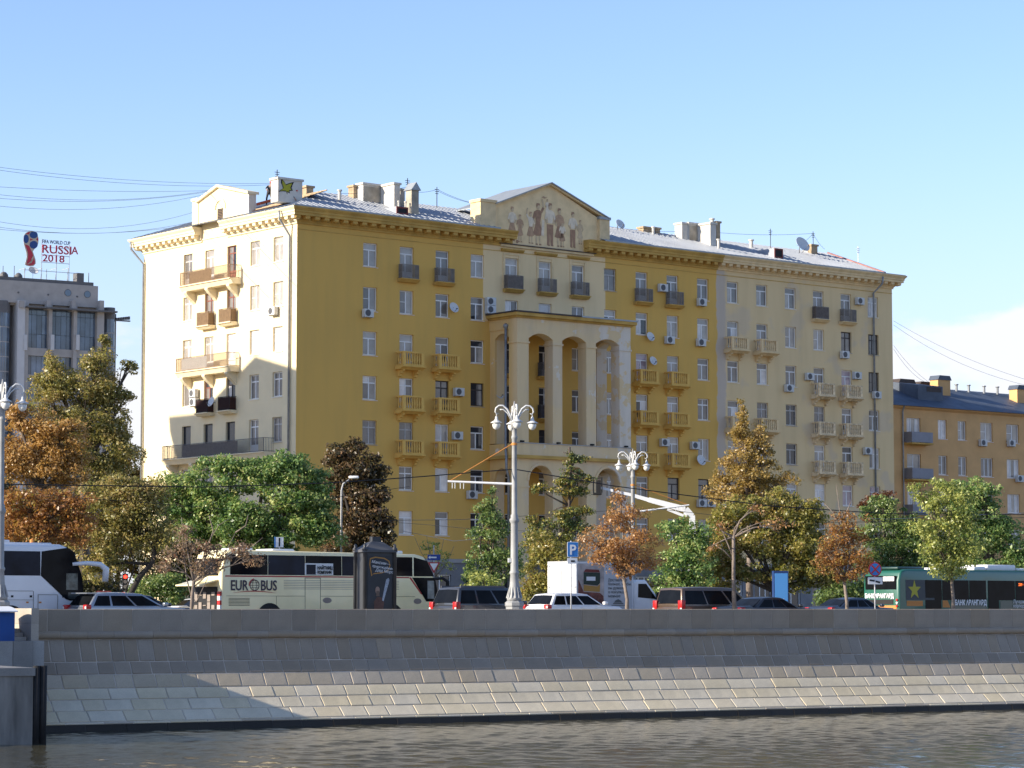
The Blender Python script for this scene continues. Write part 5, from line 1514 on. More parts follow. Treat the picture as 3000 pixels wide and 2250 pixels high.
car('white saloon partly hidden by the twiggy brown tree', 525, 119, 4.5, 1.8, 1.47, paint('white', (0.72, 0.72, 0.72)), (0.75, 1.35), (3.3, 2.55), SED, 1.0, 1.02, 1.12)
suv = car('dark grey seven-seat off-roader ahead of the cream coach', 1338, 112, 4.9, 1.94, 1.92, paint('graphite', (0.055, 0.058, 0.066), 0.3), (0.06, 0.32), (3.75, 2.95), [(0.05, 0.30), (0.33, 0.60), (0.63, 0.94)], 1.15, 1.15, None, 0.39, tailz=(0.92, 1.28), roofrail=True)
car('white crossover with red tail lights in front of the delivery truck', 1604, 110.5, 4.3, 1.8, 1.64, paint('white', (0.72, 0.72, 0.72)), (0.18, 0.55), (3.2, 2.35), EST, 1.08, 1.12, None, 0.34, tailz=(0.98, 1.16))
car('white car glimpsed between the truck and the brown van', 1905, 128, 4.4, 1.8, 1.55, paint('white', (0.72, 0.72, 0.72)), (0.5, 1.1), (3.2, 2.4), SED, 1.02, 1.05, 1.12)
car('brown metallic passenger van with black rear window', 1994, 115, 4.95, 1.92, 1.93, paint('bronze', (0.13, 0.088, 0.062), 0.35), (0.05, 0.22), (4.25, 3.35), [(0.05, 0.36), (0.38, 0.70), (0.73, 0.94)], 1.12, 1.12, None, 0.34, 'van', (0.9, 1.35), 'van')
car('black saloon beside the bare young tree', 2168, 113.5, 4.85, 1.87, 1.49, paint('black', (0.008, 0.009, 0.012)), (0.75, 1.5), (3.55, 2.65), SED, 1.0, 1.02, 1.1, tailz=(0.86, 1.04))
car('dark blue car next to the rear of the green bus', 2430, 124, 4.5, 1.8, 1.50, paint('navy', (0.02, 0.028, 0.05)), (0.6, 1.4), (3.4, 2.6), SED, 1.02, 1.05, 1.12)
car('white saloon tail with a red lamp at the rear of the green bus', 2560, 137, 4.5, 1.8, 1.42, paint('white', (0.72, 0.72, 0.72)), (0.75, 1.35), (3.3, 2.55), SED, 1.0, 1.0, 1.14, tailz=(0.98, 1.12))

# ---------------------------------------------------------------- coaches and bus
def bus_body(t, prof, W, m, bev=0.12, tum=0.06):
    b = MB(); n = len(prof); H = max(z for _, z in prof)
    def hw(z): return W / 2 - (tum * max(0, (z - 1.3)) / (H - 1.3))
    vs = [(x, -hw(z), z) for x, z in prof] + [(x, hw(z), z) for x, z in prof]
    fs = [tuple(range(n)), tuple(range(2 * n - 1, n - 1, -1))] + [(i, i + n, (i + 1) % n + n, (i + 1) % n) for i in range(n)]
    b.add(vs, fs)
    return bevel(fix_normals(b.build('body', m, t)), bev, 4), hw
def side_panel(t, name, pts, hw, m, s=-1, off=0.006, th=0.012, lay=0):
    q = MB(); o = off + lay * 0.007
    vs = [(x, s * (hw(z) + o), z) for x, z in pts] + [(x, s * (hw(z) + o - th), z) for x, z in pts]
    n = len(pts)
    q.add(vs, [tuple(range(n)), tuple(range(2 * n - 1, n - 1, -1))] + [(i, i + n, (i + 1) % n + n, (i + 1) % n) for i in range(n)])
    return fix_normals(q.build(name, m, t))
def rect(x0, x1, z0, z1): return [(x0, z0), (x1, z0), (x1, z1), (x0, z1)]

cream = paint('cream', (0.90, 0.77, 0.44), 0, 0.35)
eb = vehicle('coach', 'cream touring coach with red stripe and dark windows, engine flap open', 'bus', 652, 115.5, 2.5)
prof = [(0.05, 0.35), (0, 1.0), (0.06, 2.6), (0.28, 3.45), (0.6, 3.58), (10.6, 3.50), (11.1, 3.38), (11.75, 2.2), (11.98, 1.2), (11.9, 0.35)]
_, hw = bus_body(eb, prof, 2.5, cream)
for i in range(5):
    x0 = 0.5 + i * 1.98
    side_panel(eb, 'side_window', rect(x0, x0 + 1.95, 2.48, 3.36), hw, M['auto_glass_blue' if i % 2 else 'auto_glass'])
side_panel(eb, 'side_window', [(10.45, 2.48), (11.62, 2.48), (11.2, 3.2), (10.45, 3.36)], hw, M['auto_glass'])
side_panel(eb, 'front_door', [(10.35, 2.42), (11.15, 1.32), (11.88, 1.32), (11.66, 2.42)], hw, M['auto_glass'])
side_panel(eb, 'door_window', rect(11.22, 11.6, 1.45, 2.28), hw, mat('door_glass', (0.22, 0.24, 0.23), 0.1, 0.4, 3), lay=1)
side_panel(eb, 'stripe', rect(0.25, 10.2, 2.39, 2.445), hw, M['red'], lay=0)
side_panel(eb, 'stripe', [(10.2, 2.39), (10.85, 1.65), (10.92, 1.65), (10.27, 2.445)], hw, M['red'], lay=0)
for k in range(6): side_panel(eb, 'pin_stripe', rect(3.3, 9.6, 1.86 + k * 0.075, 1.878 + k * 0.075), hw, M['panel_grey'])
M['seam'] = mat('panel_seam', (0.10, 0.09, 0.07), 0.7)
for a, b_, c, d in ((4.42, 4.445, .5, 2.37), (5.25, 5.275, .5, 2.37), (4.445, 5.25, 2.345, 2.37), (0.3, 4.42, 1.54, 1.555), (5.275, 10.5, 1.54, 1.555), (2.9, 2.912, .5, 1.54), (7.3, 7.312, .5, 1.54), (8.6, 8.612, .5, 1.54)):
    side_panel(eb, 'panel_seam', rect(a, b_, c, d), hw, M['seam'])
for k in range(6): side_panel(eb, 'vent_slat', rect(0.42, 1.5, 1.12 + k * 0.062, 1.145 + k * 0.062), hw, M['seam'])
side_panel(eb, 'flap', [(5.62 + .24 * math.cos(t), 1.36 + .13 * math.sin(t)) for t in np.linspace(0, 6.28, 14)[:-1]], hw, M['panel_grey'])
side_panel(eb, 'flap', [(10.65 + .22 * math.cos(t), 1.33 + .13 * math.sin(t)) for t in np.linspace(0, 6.28, 14)[:-1]], hw, M['panel_grey'])
side_panel(eb, 'window_poster', rect(4.42, 5.95, 2.50, 3.02), hw, M['panel_white'], lay=1)
side_panel(eb, 'poster_figure', rect(4.5, 5.0, 2.52, 2.96), hw, M['auto_glass_blue'], lay=2)
text('lettering', 'НАЙТНИЦ', 0.2, M['black'], eb, (5.08, -hw(2.75) - 0.035, 2.75), squeeze=0.82, bold=0.008)
text('lettering', 'КОМПАНИ', 0.18, M['black'], eb, (5.08, -hw(2.6) - 0.035, 2.56), squeeze=0.82, bold=0.008)
LT = mat('logo_plum', (0.06, 0.045, 0.06), 0.6)
ly = -hw(2.0) - 0.022
text('lettering', 'EUR', 0.63, LT, eb, (0.50, ly, 1.80), squeeze=0.80, bold=0.012)
text('lettering', 'BUS', 0.63, LT, eb, (2.06, ly, 1.80), squeeze=0.80, bold=0.012)
gl = MB()
for k in range(20):
    a0, a1 = 2 * math.pi * k / 20, 2 * math.pi * (k + 1) / 20
    for r0, r1, sx in ((0.22, 0.25, 1), (0.22, 0.245, 0.45)):
        pt = lambda r_, t: (1.76 + sx * r_ * math.cos(t), 2.02 + r_ * math.sin(t))
        gl.prism([pt(r0, a0), pt(r1, a0), pt(r1, a1), pt(r0, a1)], 'y', ly, ly + 0.012)
for zz in (2.01, 2.12, 1.90): gl.prism(rect(1.54, 1.98, zz, zz + 0.02), 'y', ly, ly + 0.01)
fix_normals(gl.build('logo_globe', LT, eb))
sw = MB(); pts = [(0.6, 1.68)] + [(0.6 + 2.3 * k / 10, 1.68 + 0.10 * math.sin(math.pi * k / 10)) for k in range(1, 10)] + [(2.9, 1.68)] + [(2.9 - 2.3 * k / 10, 1.68 + 0.06 * math.sin(math.pi * k / 10)) for k in range(1, 10)]
sw.prism(pts, 'y', ly, ly + 0.012); fix_normals(sw.build('logo_swoosh', M['red'], eb))
rr = MB()
for k in range(9):
    q0, q1 = 1.7 + k * .17, 1.87 + k * .17
    rr.prism([(1.76 + .26 * math.cos(q0), 2.02 + .26 * math.sin(q0)), (1.76 + .30 * math.cos(q0), 2.02 + .30 * math.sin(q0)), (1.76 + .30 * math.cos(q1), 2.02 + .30 * math.sin(q1)), (1.76 + .26 * math.cos(q1), 2.02 + .26 * math.sin(q1))], 'y', ly - .002, ly + 0.01)
fix_normals(rr.build('logo_swoosh', M['red'], eb))
MB().box(-0.02, 0.16, -0.95, 0.95, 2.45, 3.2).build('rear_window', M['auto_glass'], eb)
MB().box(-0.03, 0.3, -0.95, 0.95, 0.75, 1.95).build('engine_bay', M['black'], eb)
fl = MB(); fl.prism([(-0.95, 1.98), (0.0, 2.22), (0.0, 2.27), (-0.95, 2.04)], 'y', -1.0, 1.0); fix_normals(fl.build('engine_flap', cream, eb))
en = MB()
for k in range(10): en.box(-0.07, -0.02, -0.85 + (k % 5) * .36, -0.6 + (k % 5) * .36, 0.85 + .13 * (k % 3) + .45 * (k // 5), 1.15 + .12 * (k % 2) + .45 * (k // 5))
en.build('engine', M['panel_grey'], eb)
for s in (-1, 1):
    for k, mk in enumerate(('tail', 'tail_white', 'tail', 'tail_white', 'tail')): MB().box(-0.035, 0.06, s * 1.24, s * 1.02, 0.75 + k * .2, 0.94 + k * .2).build('tail_light', M[mk], eb)
for a, b_, z in ((1.2, 2.0, 0.12), (3.0, 4.2, 0.10), (9.2, 10.2, 0.10)): bevel(MB().box(a, b_, -0.7, 0.7, 3.5, 3.56 + z).build('roof_hatch', M['white'], eb), 0.05)
MB().lathe([(0.09, 0), (0.09, 0.12), (0.03, 0.16)], (9.4, 0.2, 3.6), 10).build('beacon', M['orange'], eb)
mi = MB(); mi.path([(11.5, -1.15, 2.35), (12.05, -1.3, 2.4), (12.25, -1.42, 2.25), (12.25, -1.42, 1.75)], [0.06, 0.07, 0.09, 0.10], 8); mi.build('mirror', M['black'], eb, smooth=True)
q = MB(); q.add([(11.72, -1.12, 2.28), (11.72, 1.12, 2.28), (11.16, 1.05, 3.3), (11.16, -1.05, 3.3)], [(0, 1, 2, 3)]); q.add([(11.98, -1.15, 1.2), (11.98, 1.15, 1.2), (11.75, 1.12, 2.24), (11.75, -1.12, 2.24)], [(0, 1, 2, 3)])
for v in range(len(q.v)): q.v[v] = (q.v[v][0] + 0.03, q.v[v][1], q.v[v][2])
q.build('windscreen', M['auto_glass'], eb)
wheels(eb, (2.55, 9.15), 2.5, 0.5)
q = MB()
for xw in (2.55, 9.15):
    q.prism([(xw + 0.68 * math.cos(t), 0.56 + 0.68 * math.sin(t)) for t in np.linspace(0, math.pi, 14)], 'y', -1.262, -1.24)
q.build('wheel_arch', M['black'], eb)

wc = vehicle('coach', 'white touring coach with black front glass and drooping white mirror', 'bus', -592, 95.8, 2.5)
prof = [(0.05, 0.35), (0, 1.0), (0.06, 2.6), (0.2, 3.4), (0.5, 3.5), (10.9, 3.48), (11.5, 3.25), (11.85, 2.3), (12.0, 1.2), (11.95, 0.35)]
whitep = paint('coach_white', (0.72, 0.73, 0.75), 0, 0.35)
_, hw = bus_body(wc, prof, 2.5, whitep, 0.14)
for i in range(5):
    x0 = 0.3 + i * 1.95; side_panel(wc, 'side_window', rect(x0, x0 + 1.9, 2.26, 3.2), hw, M['auto_glass_blue'])
side_panel(wc, 'front_glass', [(10.02, 2.26), (11.1, 1.36), (11.3, 1.3), (11.92, 1.3), (11.80, 2.3), (11.45, 3.2), (11.2, 3.36), (10.05, 3.2)], hw, M['auto_glass'])
side_panel(wc, 'door_window', rect(11.12, 11.62, 1.72, 2.36), hw, mat('door_view', (0.13, 0.14, 0.12), 0.15, 0.6, 4), lay=1)
side_panel(wc, 'door_window', rect(11.2, 11.7, 1.36, 1.62), hw, mat('door_view_low', (0.05, 0.055, 0.05), 0.15, 0.6, 4), lay=1)
for a, b_, c, d in ((6.6, 9.7, 1.66, 1.675), (9.7, 9.715, .6, 1.66), (8.0, 8.015, .6, 1.66), (9.9, 10.75, 1.52, 1.535), (10.75, 10.765, .6, 1.52), (9.9, 9.915, .6, 1.52), (6.6, 9.7, 1.32, 1.33)): side_panel(wc, 'panel_seam', rect(a, b_, c, d), hw, M['seam'])
for a in (8.2, 8.75, 9.55, 10.95): side_panel(wc, 'latch', rect(a, a + 0.1, 1.42, 1.5), hw, M['black'])
for a in (9.4, 9.95): side_panel(wc, 'side_marker', rect(a, a + 0.1, 1.2, 1.26), hw, M['orange'])
mi = MB(); mi.path([(11.4, -1.2, 2.72), (12.0, -1.32, 2.76), (12.5, -1.42, 2.72), (12.75, -1.45, 2.54), (12.72, -1.45, 2.05)], [0.07, 0.09, 0.10, 0.13, 0.12], 10); mi.build('mirror', whitep, wc, smooth=True)
bevel(MB().box(5.5, 10.6, -1.0, 1.0, 3.46, 3.54).build('roof_fairing', whitep, wc), 0.04)
bevel(MB().box(7.7, 9.0, -0.6, 0.6, 3.54, 3.64).build('roof_hatch', M['white'], wc), 0.04)
MB().lathe([(0.09, 0), (0.09, 0.16), (0.03, 0.2)], (10.0, -0.5, 3.5), 10).build('beacon', M['orange'], wc)
q = MB(); q.add([(12.02, -1.12, 1.2), (12.02, 1.12, 1.2), (11.56, 1.08, 3.2), (11.56, -1.08, 3.2)], [(0, 1, 2, 3)]); q.build('windscreen', M['auto_glass'], wc)
wheels(wc, (2.6, 8.75), 2.5, 0.5)
q = MB(); q.prism([(8.75 + 0.62 * math.cos(t), 0.5 + 0.62 * math.sin(t)) for t in np.linspace(0, math.pi, 14)], 'y', -1.262, -1.24); q.build('wheel_arch', M['black'], wc)

green = paint('bus_green', (0.012, 0.105, 0.07), 0, 0.4); deep = paint('bus_deep', (0.010, 0.045, 0.036), 0, 0.4)
gb = vehicle('city_bus', 'green low-floor city bus with a yellow star and white bank lettering', 'bus', 2626, 131, 2.5)
prof = [(0.06, 0.3), (0, 0.9), (0.03, 2.4), (0.18, 2.86), (0.5, 2.95), (11.7, 2.95), (11.95, 2.7), (12.0, 1.0), (11.95, 0.3)]
_, hw = bus_body(gb, prof, 2.5, green, 0.12, 0.03)
for a, b_ in ((2.6, 3.1), (3.15, 5.1), (5.15, 6.4), (6.6, 7.3), (7.35, 8.6), (8.65, 10.0), (10.1, 11.7)):
    side_panel(gb, 'side_window', rect(a, b_, 1.42 if a not in (6.6,) else 0.5, 2.42), hw, M['auto_glass'])
side_panel(gb, 'rear_panel', rect(0.5, 2.55, 1.42, 2.42), hw, mat('bus_grey', (0.05, 0.055, 0.06), 0.5))
for a, b_ in ((1.9, 3.05), (6.55, 7.35)): side_panel(gb, 'door', rect(a, b_, 0.45, 2.42), hw, M['auto_glass'], lay=1)
side_panel(gb, 'panel_orange', rect(0.55, 1.7, 1.12, 1.38), hw, M['orange'], lay=0); side_panel(gb, 'panel_orange', [(3.15, 1.05), (3.7, 1.05), (3.5, 1.4), (3.15, 1.4)], hw, M['orange'])
side_panel(gb, 'panel_deep', rect(3.75, 6.45, 0.95, 1.40), hw, deep); side_panel(gb, 'panel_deep', rect(7.45, 11.6, 0.95, 1.40), hw, deep)
stp = []
for k in range(10):
    r_ = 0.5 if k % 2 == 0 else 0.2; t = R(90 + 36 * k); stp.append((1.12 + r_ * 0.95 * math.cos(t), 1.92 + r_ * math.sin(t)))
side_panel(gb, 'star', stp, hw, mat('star_yellow', (0.45, 0.40, 0.04), 0.6), lay=1)
text('lettering', 'БАНК АВАНГАРД', 0.36, M['white'], gb, (4.0, -1.285, 1.17), squeeze=0.78, bold=0.012)
text('lettering', 'Лучший', 0.26, M['panel_white'], gb, (8.4, -1.285, 1.26), bold=0.002); text('lettering', 'корпоративный', 0.24, M['panel_white'], gb, (8.4, -1.285, 1.05), bold=0.002)
side_panel(gb, 'route_display', rect(8.8, 9.9, 2.12, 2.36), hw, M['black'], lay=1)
M['led'] = glow('led_orange', (0.9, 0.16, 0.02), 1.2)
text('route_lettering', '239', 0.2, M['led'], gb, (8.85, -hw(2.2) - 0.03, 2.16), bold=0.003)
text('route_lettering', 'Лужники', 0.11, M['led'], gb, (9.25, -hw(2.2) - 0.03, 2.2))
q = MB().box(-0.015, 0.05, -1.05, 1.05, 1.95, 2.62).build('rear_window', M['auto_glass'], gb)
MB().box(-0.03, -0.016, -0.95, -0.2, 2.36, 2.58).build('rear_display', M['white'], gb)
o = text('lettering', 'БАНК АВАНГАРД', 0.30, M['white'], gb, (-0.02, 1.08, 1.52), rotz=-math.pi / 2, squeeze=0.78, bold=0.012)
MB().box(-0.02, 0.03, -0.85, 0.85, 1.2, 1.44).build('engine_grille', M['black'], gb)
MB().box(-0.03, 0.03, -1.1, 1.1, 0.9, 1.14).build('bumper_band', M['orange'], gb)
for s in (-1, 1):
    for k in range(3): MB().disc((-0.02, s * 1.12, 1.12 + k * .15), 0.06, 'x', 0.04, 12).build('tail_light', M['tail'] if k != 1 else M['tail_white'], gb)
for a, b_, h in ((0.25, 2.2, 0.13), ): bevel(MB().box(a, b_, -0.95, 0.95, 2.93, 2.95 + h).build('roof_unit', deep, gb), 0.06)
for a, b_, h in ((3.4, 5.0, 0.12), (6.0, 6.9, 0.2), (7.0, 9.2, 0.30), (9.3, 10.8, 0.14)): bevel(MB().box(a, b_, -0.8, 0.8, 2.93, 2.95 + h).build('roof_unit', M['white'], gb), 0.07)
wheels(gb, (3.4, 9.3), 2.5, 0.48)

# ---------------------------------------------------------------- delivery truck
tk = vehicle('delivery_truck', 'white box truck carrying a tea advertisement on its side', 'truck', 1687, 118, 2.05)
MB().box(0, 3.35, -1.02, 1.02, 0.72, 3.08).build('cargo_box', M['white'], tk)
q = MB(); q.box(0, 3.35, -1.035, -0.97, 3.085, 3.13); q.box(-0.02, 0.05, -1.0, 1.0, 3.082, 3.12); q.box(-0.03, -0.004, -0.03, 0.03, 0.74, 3.05)
for z in (1.0, 1.9, 2.85): q.box(-0.035, -0.004, -0.98, -0.86, z, z + 0.1); q.box(-0.035, -0.004, 0.86, 0.98, z, z + 0.1)
q.build('door_hardware', M['steel'], tk)
nf = lambda z: 1.02
side_panel(tk, 'advert', rect(0.06, 3.3, 0.8, 3.02), nf, mat('advert_grey', (0.50, 0.51, 0.53), 0.6, 0.05, 1))
side_panel(tk, 'advert_photo', rect(0.08, 1.62, 0.82, 3.0), nf, mat('advert_photo', (0.42, 0.36, 0.33), 0.6, 0.5, 1.6), lay=1)
side_panel(tk, 'advert_tea_box', [(0.42, 2.08), (1.22, 2.02), (1.38, 2.14), (1.38, 2.6), (0.42, 2.62)], nf, mat('tea_green', (0.012, 0.03, 0.02), 0.5), lay=2)
side_panel(tk, 'advert_tea_box', [(0.42, 2.63), (1.38, 2.61), (1.30, 2.74), (0.55, 2.76)], nf, M['hatch_red'], lay=2)
side_panel(tk, 'advert_tea_label', rect(0.58, 1.1, 2.24, 2.42), nf, M['white'], lay=3)
side_panel(tk, 'advert_stripe', [(0.42, 1.78), (1.36, 1.74), (1.38, 2.1), (1.22, 1.99), (0.42, 2.05)], nf, mat('tea_gold', (0.42, 0.22, 0.04), 0.5), lay=2)
side_panel(tk, 'advert_street', [(0.10, 0.84), (1.6, 0.84), (1.58, 1.55), (1.36, 1.7), (0.42, 1.74), (0.12, 2.3)], nf, mat('advert_red', (0.16, 0.05, 0.035), 0.6, 0.6, 5), lay=1, off=0.009)
TX = mat('advert_text', (0.12, 0.13, 0.13), 0.6)
for i, s in enumerate(('Доставляем', 'больше, чтобы', 'вы думали', 'о покупках', 'меньше')):
    text('advert_lettering', s, 0.19, TX, tk, (1.85, -1.037, 2.22 - i * 0.18))
q = MB(); q.box(2.15, 2.75, -1.037, -1.027, 1.19, 1.24); q.prism([(2.2, 1.26), (2.7, 1.26), (2.6, 1.36), (2.45, 1.42), (2.3, 1.36)], 'y', -1.037, -1.027); q.box(2.05, 2.85, -1.037, -1.027, 1.12, 1.15); q.build('advert_logo', TX, tk)
prof = [(3.45, 0.45), (3.45, 2.15), (3.6, 2.3), (4.2, 2.3), (5.0, 1.45), (5.75, 1.15), (5.85, 0.9), (5.85, 0.4)]
b = MB().prism(prof, 'y', -0.95, 0.95); bevel(fix_normals(b.build('cab', M['white'], tk)), 0.09, 3)
side_panel(tk, 'side_window', [(3.7, 1.5), (4.85, 1.42), (4.2, 2.12), (3.72, 2.12)], lambda z: 0.95, M['auto_glass'])
q = MB(); q.add([(5.02, -0.82, 1.5), (5.02, 0.82, 1.5), (4.25, 0.78, 2.28), (4.25, -0.78, 2.28)], [(0, 1, 2, 3)]); q.build('windscreen', M['auto_glass'], tk)
bevel(MB().box(4.75, 4.95, -1.25, -0.98, 1.4, 1.75).build('mirror', M['black'], tk), 0.05)
MB().box(0.05, 5.6, -0.5, 0.5, 0.42, 0.7).build('chassis', M['black'], tk)
for s in (-1, 1): MB().box(-0.03, 0.02, s * 0.98, s * 0.75, 0.55, 0.68).build('tail_light', M['tail'], tk)
wheels(tk, (1.0, 4.9), 1.95, 0.36)

# ---------------------------------------------------------------- aerial work platform behind the trees
lt = thing('boom_lift', 'white telescopic boom lift raised beside the portico above the trees', 'lift', at(2030, 1783, 158) - Vector((0, 0, 1.0)), 0)
def lpx(px, py, Y=158): p = at(px, py, Y); return p - Vector(lt.location)
def beam(m, a, b_, w0, w1):
    a, b_ = Vector(a), Vector(b_); d = (b_ - a).normalized(); n = Vector((-d.z, 0, d.x)); y = Vector((0, 1, 0))
    vs = []
    for p, w in ((a, w0), (b_, w1)):
        for sx, sy in ((1, 1), (1, -1), (-1, -1), (-1, 1)): vs.append(p + n * sx * w + y * sy * w * 0.7)
    m.add(vs, [(0, 1, 2, 3), (7, 6, 5, 4), (0, 4, 5, 1), (1, 5, 6, 2), (2, 6, 7, 3), (3, 7, 4, 0)])
q = MB(); beam(q, lpx(1750, 1427), lpx(1850, 1450), 0.07, 0.09); beam(q, lpx(1850, 1450), lpx(1945, 1478), 0.10, 0.13); beam(q, lpx(1900, 1464), lpx(2005, 1492), 0.15, 0.18)
fix_normals(q.build('boom', M['white'], lt))
q = MB(); beam(q, lpx(1955, 1492), lpx(2005, 1512), 0.08, 0.08); beam(q, lpx(2005, 1485), lpx(2008, 1514), 0.08, 0.08); fix_normals(q.build('cylinder', M['white'], lt))
q = MB(); beam(q, lpx(2008, 1492), lpx(2028, 1512), 0.2, 0.16); beam(q, lpx(2028, 1510), lpx(2030, 1760), 0.16, 0.3); fix_normals(q.build('mast', M['white'], lt))
q = MB(); p = lpx(1752, 1425)
q.box(p.x - 0.3, p.x + 0.2, p.y - .6, p.y + .6, p.z - 0.5, p.z - 0.4)
for sx in (-0.3, 0.2):
    for sy in (-.6, .55): q.box(p.x + sx, p.x + sx + .05, p.y + sy, p.y + sy + .05, p.z - .4, p.z + .5)
q.box(p.x - .3, p.x + .25, p.y - .6, p.y - .55, p.z + .45, p.z + .5); q.box(p.x - .12, p.x + .16, p.y - .3, p.y + .1, p.z - 0.4, p.z + .35)
q.build('basket', M['black'], lt)
b = MB(); b.box(-1.2, 1.2, -2.2, 2.2, 0.35, 1.0); b.build('chassis', M['white'], lt)
wheels(lt, (-0.8, 0.8), 4.2, 0.4)

# ================================================================ street furniture
M['lamp_post'] = mat('lamp_post', (0.30, 0.30, 0.295), 0.55, 0.15, 2.5, 0.1, 20)
M['lamp_cap'] = mat('lamp_cap', (0.60, 0.60, 0.59), 0.45)
M['lamp_globe'] = mat('lamp_globe', (0.75, 0.74, 0.70), 0.25)
def make_lamp(label, loc, rot, arms=4):
    t = thing('street_lamp', label, 'street lamp', loc, rot, 'white four-armed lantern posts')
    MB().lathe([(0.42, 0), (0.42, 0.12), (0.36, 0.16), (0.36, 0.95), (0.40, 1.0), (0.40, 1.12), (0.30, 1.2)], n=8, rot=math.pi / 8).build('pedestal', M['lamp_post'], t)
    MB().lathe([(0.30, 1.2), (0.31, 1.3), (0.24, 1.45), (0.19, 1.9), (0.165, 2.25), (0.20, 2.3), (0.20, 2.36), (0.16, 2.42), (0.145, 4.3), (0.155, 4.35), (0.20, 4.42), (0.20, 4.5), (0.15, 4.56), (0.155, 4.66), (0.115, 4.72), (0.10, 7.75), (0.13, 7.8), (0.13, 7.88), (0.10, 7.92), (0.10, 8.25), (0.15, 8.3), (0.17, 8.42), (0.12, 8.5), (0.07, 8.56), (0.06, 9.0), (0.09, 9.06), (0.05, 9.15), (0.02, 9.32)], n=16).build('post', M['lamp_post'], t, smooth=True)
    fl = MB()
    for k in range(12):
        a = 2 * math.pi * k / 12; fl.path([(0.30 * math.cos(a), 0.30 * math.sin(a), 1.3), (0.20 * math.cos(a), 0.20 * math.sin(a), 1.75)], [0.045, 0.015], 5)
    fl.build('base_leaf', M['lamp_post'], t)
    am = MB(); pts = [(0.06, 8.45), (0.16, 8.72), (0.30, 9.0), (0.48, 9.14), (0.64, 9.13), (0.76, 9.03), (0.79, 8.88), (0.72, 8.78), (0.65, 8.82)]
    am.path([(x, 0, z) for x, z in pts], [0.04, 0.04, 0.04, 0.038, 0.036, 0.034, 0.03, 0.026, 0.02], 6)
    pts2 = [(0.12, 8.5), (0.28, 8.82), (0.46, 8.98), (0.60, 8.97)]; am.path([(x, 0, z) for x, z in pts2], [0.025] * 4, 6)
    am.tube((0.74, 0, 8.82), (0.74, 0, 8.66), 0.015, n=5)
    arm_me = am.mesh('lamp_arm', M['lamp_cap'], True)
    cap = MB().lathe([(0.02, 8.70), (0.05, 8.68), (0.06, 8.58), (0.10, 8.52), (0.24, 8.44), (0.24, 8.42), (0.15, 8.42)], (0.74, 0, 0), 16).mesh('lamp_shade', M['lamp_cap'], True)
    glb = MB().lathe([(0.14, 8.42), (0.165, 8.36), (0.16, 8.28), (0.12, 8.2), (0.05, 8.15), (0.01, 8.14)], (0.74, 0, 0), 16).mesh('lamp_globe', M['lamp_globe'], True)
    for k in range(arms):
        a = place('lamp_arm', arm_me, t, (0, 0, 0), 2 * math.pi * k / arms)
        place('lamp_shade', cap, a); place('lamp_globe', glb, a)
    return t
def on_pave(px, yl, z=0.17):
    Y = wall_y(px, yl); return Vector((gx(px, Y), Y, z))
la = make_lamp('white four-lantern post with an orange-stayed bracket towards the cream coach', on_pave(1507, 4.0), R(8))
lb = make_lamp('white lantern post rising beside the white coach', on_pave(8, 4.0), R(20))
Y2 = 139.0
lc = make_lamp('white lantern post whose shaft runs down through the rusty orange tree', Vector((gx(1853, Y2), Y2, 0.17)), R(8))
def bracket(t, dx, dz0, dz1, strut, rot):
    q = MB(); q.tube((0.1 * (1 if dx > 0 else -1), 0, dz0), (dx, 0, dz1), 0.05, 0.04, n=8); o = q.build('bracket_arm', M['white'], t); o.rotation_euler = (0, 0, rot)
    q = MB(); q.tube((0.1 * (1 if dx > 0 else -1), 0, strut), (dx * 0.95, 0, dz1 + 0.04), 0.018, n=6); q.lathe([(0.12, strut - .05), (0.12, strut + .05)], n=12); o = q.build('stay', M['orange'], t); o.rotation_euler = (0, 0, rot)
    q = MB()
    for f in (0.76, 0.81, 0.89, 0.93): q.tube((dx * f, 0, dz0 + (dz1 - dz0) * f - .04), (dx * f, 0, dz0 + (dz1 - dz0) * f - .28), 0.018, n=5)
    o = q.build('insulator', M['lamp_cap'], t); o.rotation_euler = (0, 0, rot)
zof = lambda py, Y: at(1500, py, Y).z - 0.17
bracket(la, -2.72, zof(1418, 107), zof(1410, 107), zof(1301, 107), -R(8))
bracket(lc, 3.0, zof(1500, 139), zof(1479, 139), zof(1421, 139), -R(8) + 0.1)
MB().box(-0.26, -0.13, -0.09, 0.09, 2.75, 2.92).build('junction_box', M['lamp_cap'], la)

# advertising column
AC = on_pave(1101, 2.3)
ad = thing('advertising_pillar', 'black advertising pillar with hipped cap and a dark poster', 'pillar', AC, WA)
pb = mat('pillar_black', (0.045, 0.047, 0.052), 0.45, 0.15, 3)
MB().box(-0.62, 0.62, -0.4, 0.4, 0.0, 3.05).build('body', pb, ad)
for sx in (-1, 1):
    for sy in (-1, 1):
        MB().lathe([(0.075, 0), (0.075, 3.1), (0.11, 3.12), (0.11, 3.2), (0.05, 3.25), (0.07, 3.3), (0.02, 3.38)], (sx * 0.64, sy * 0.42, 0), 12).build('corner_post', pb, ad, smooth=True)
q = MB(); lv = [(0.72, 0.5, 3.05), (0.72, 0.5, 3.14), (0.5, 0.34, 3.27), (0.3, 0.2, 3.42), (0.16, 0.12, 3.48)]
vs = [(sx * a, sy * b_, z) for a, b_, z in lv for sx, sy in ((-1, -1), (1, -1), (1, 1), (-1, 1))]
fs = [(i * 4 + k, i * 4 + (k + 1) % 4, i * 4 + 4 + (k + 1) % 4, i * 4 + 4 + k) for i in range(4) for k in range(4)] + [(3, 2, 1, 0), (16, 17, 18, 19)]
q.add(vs, fs); q.build('cap', M['ac_dark'], ad)
MB().box(-0.18, 0.18, -0.13, 0.13, 3.48, 3.66).build('finial', pb, ad)
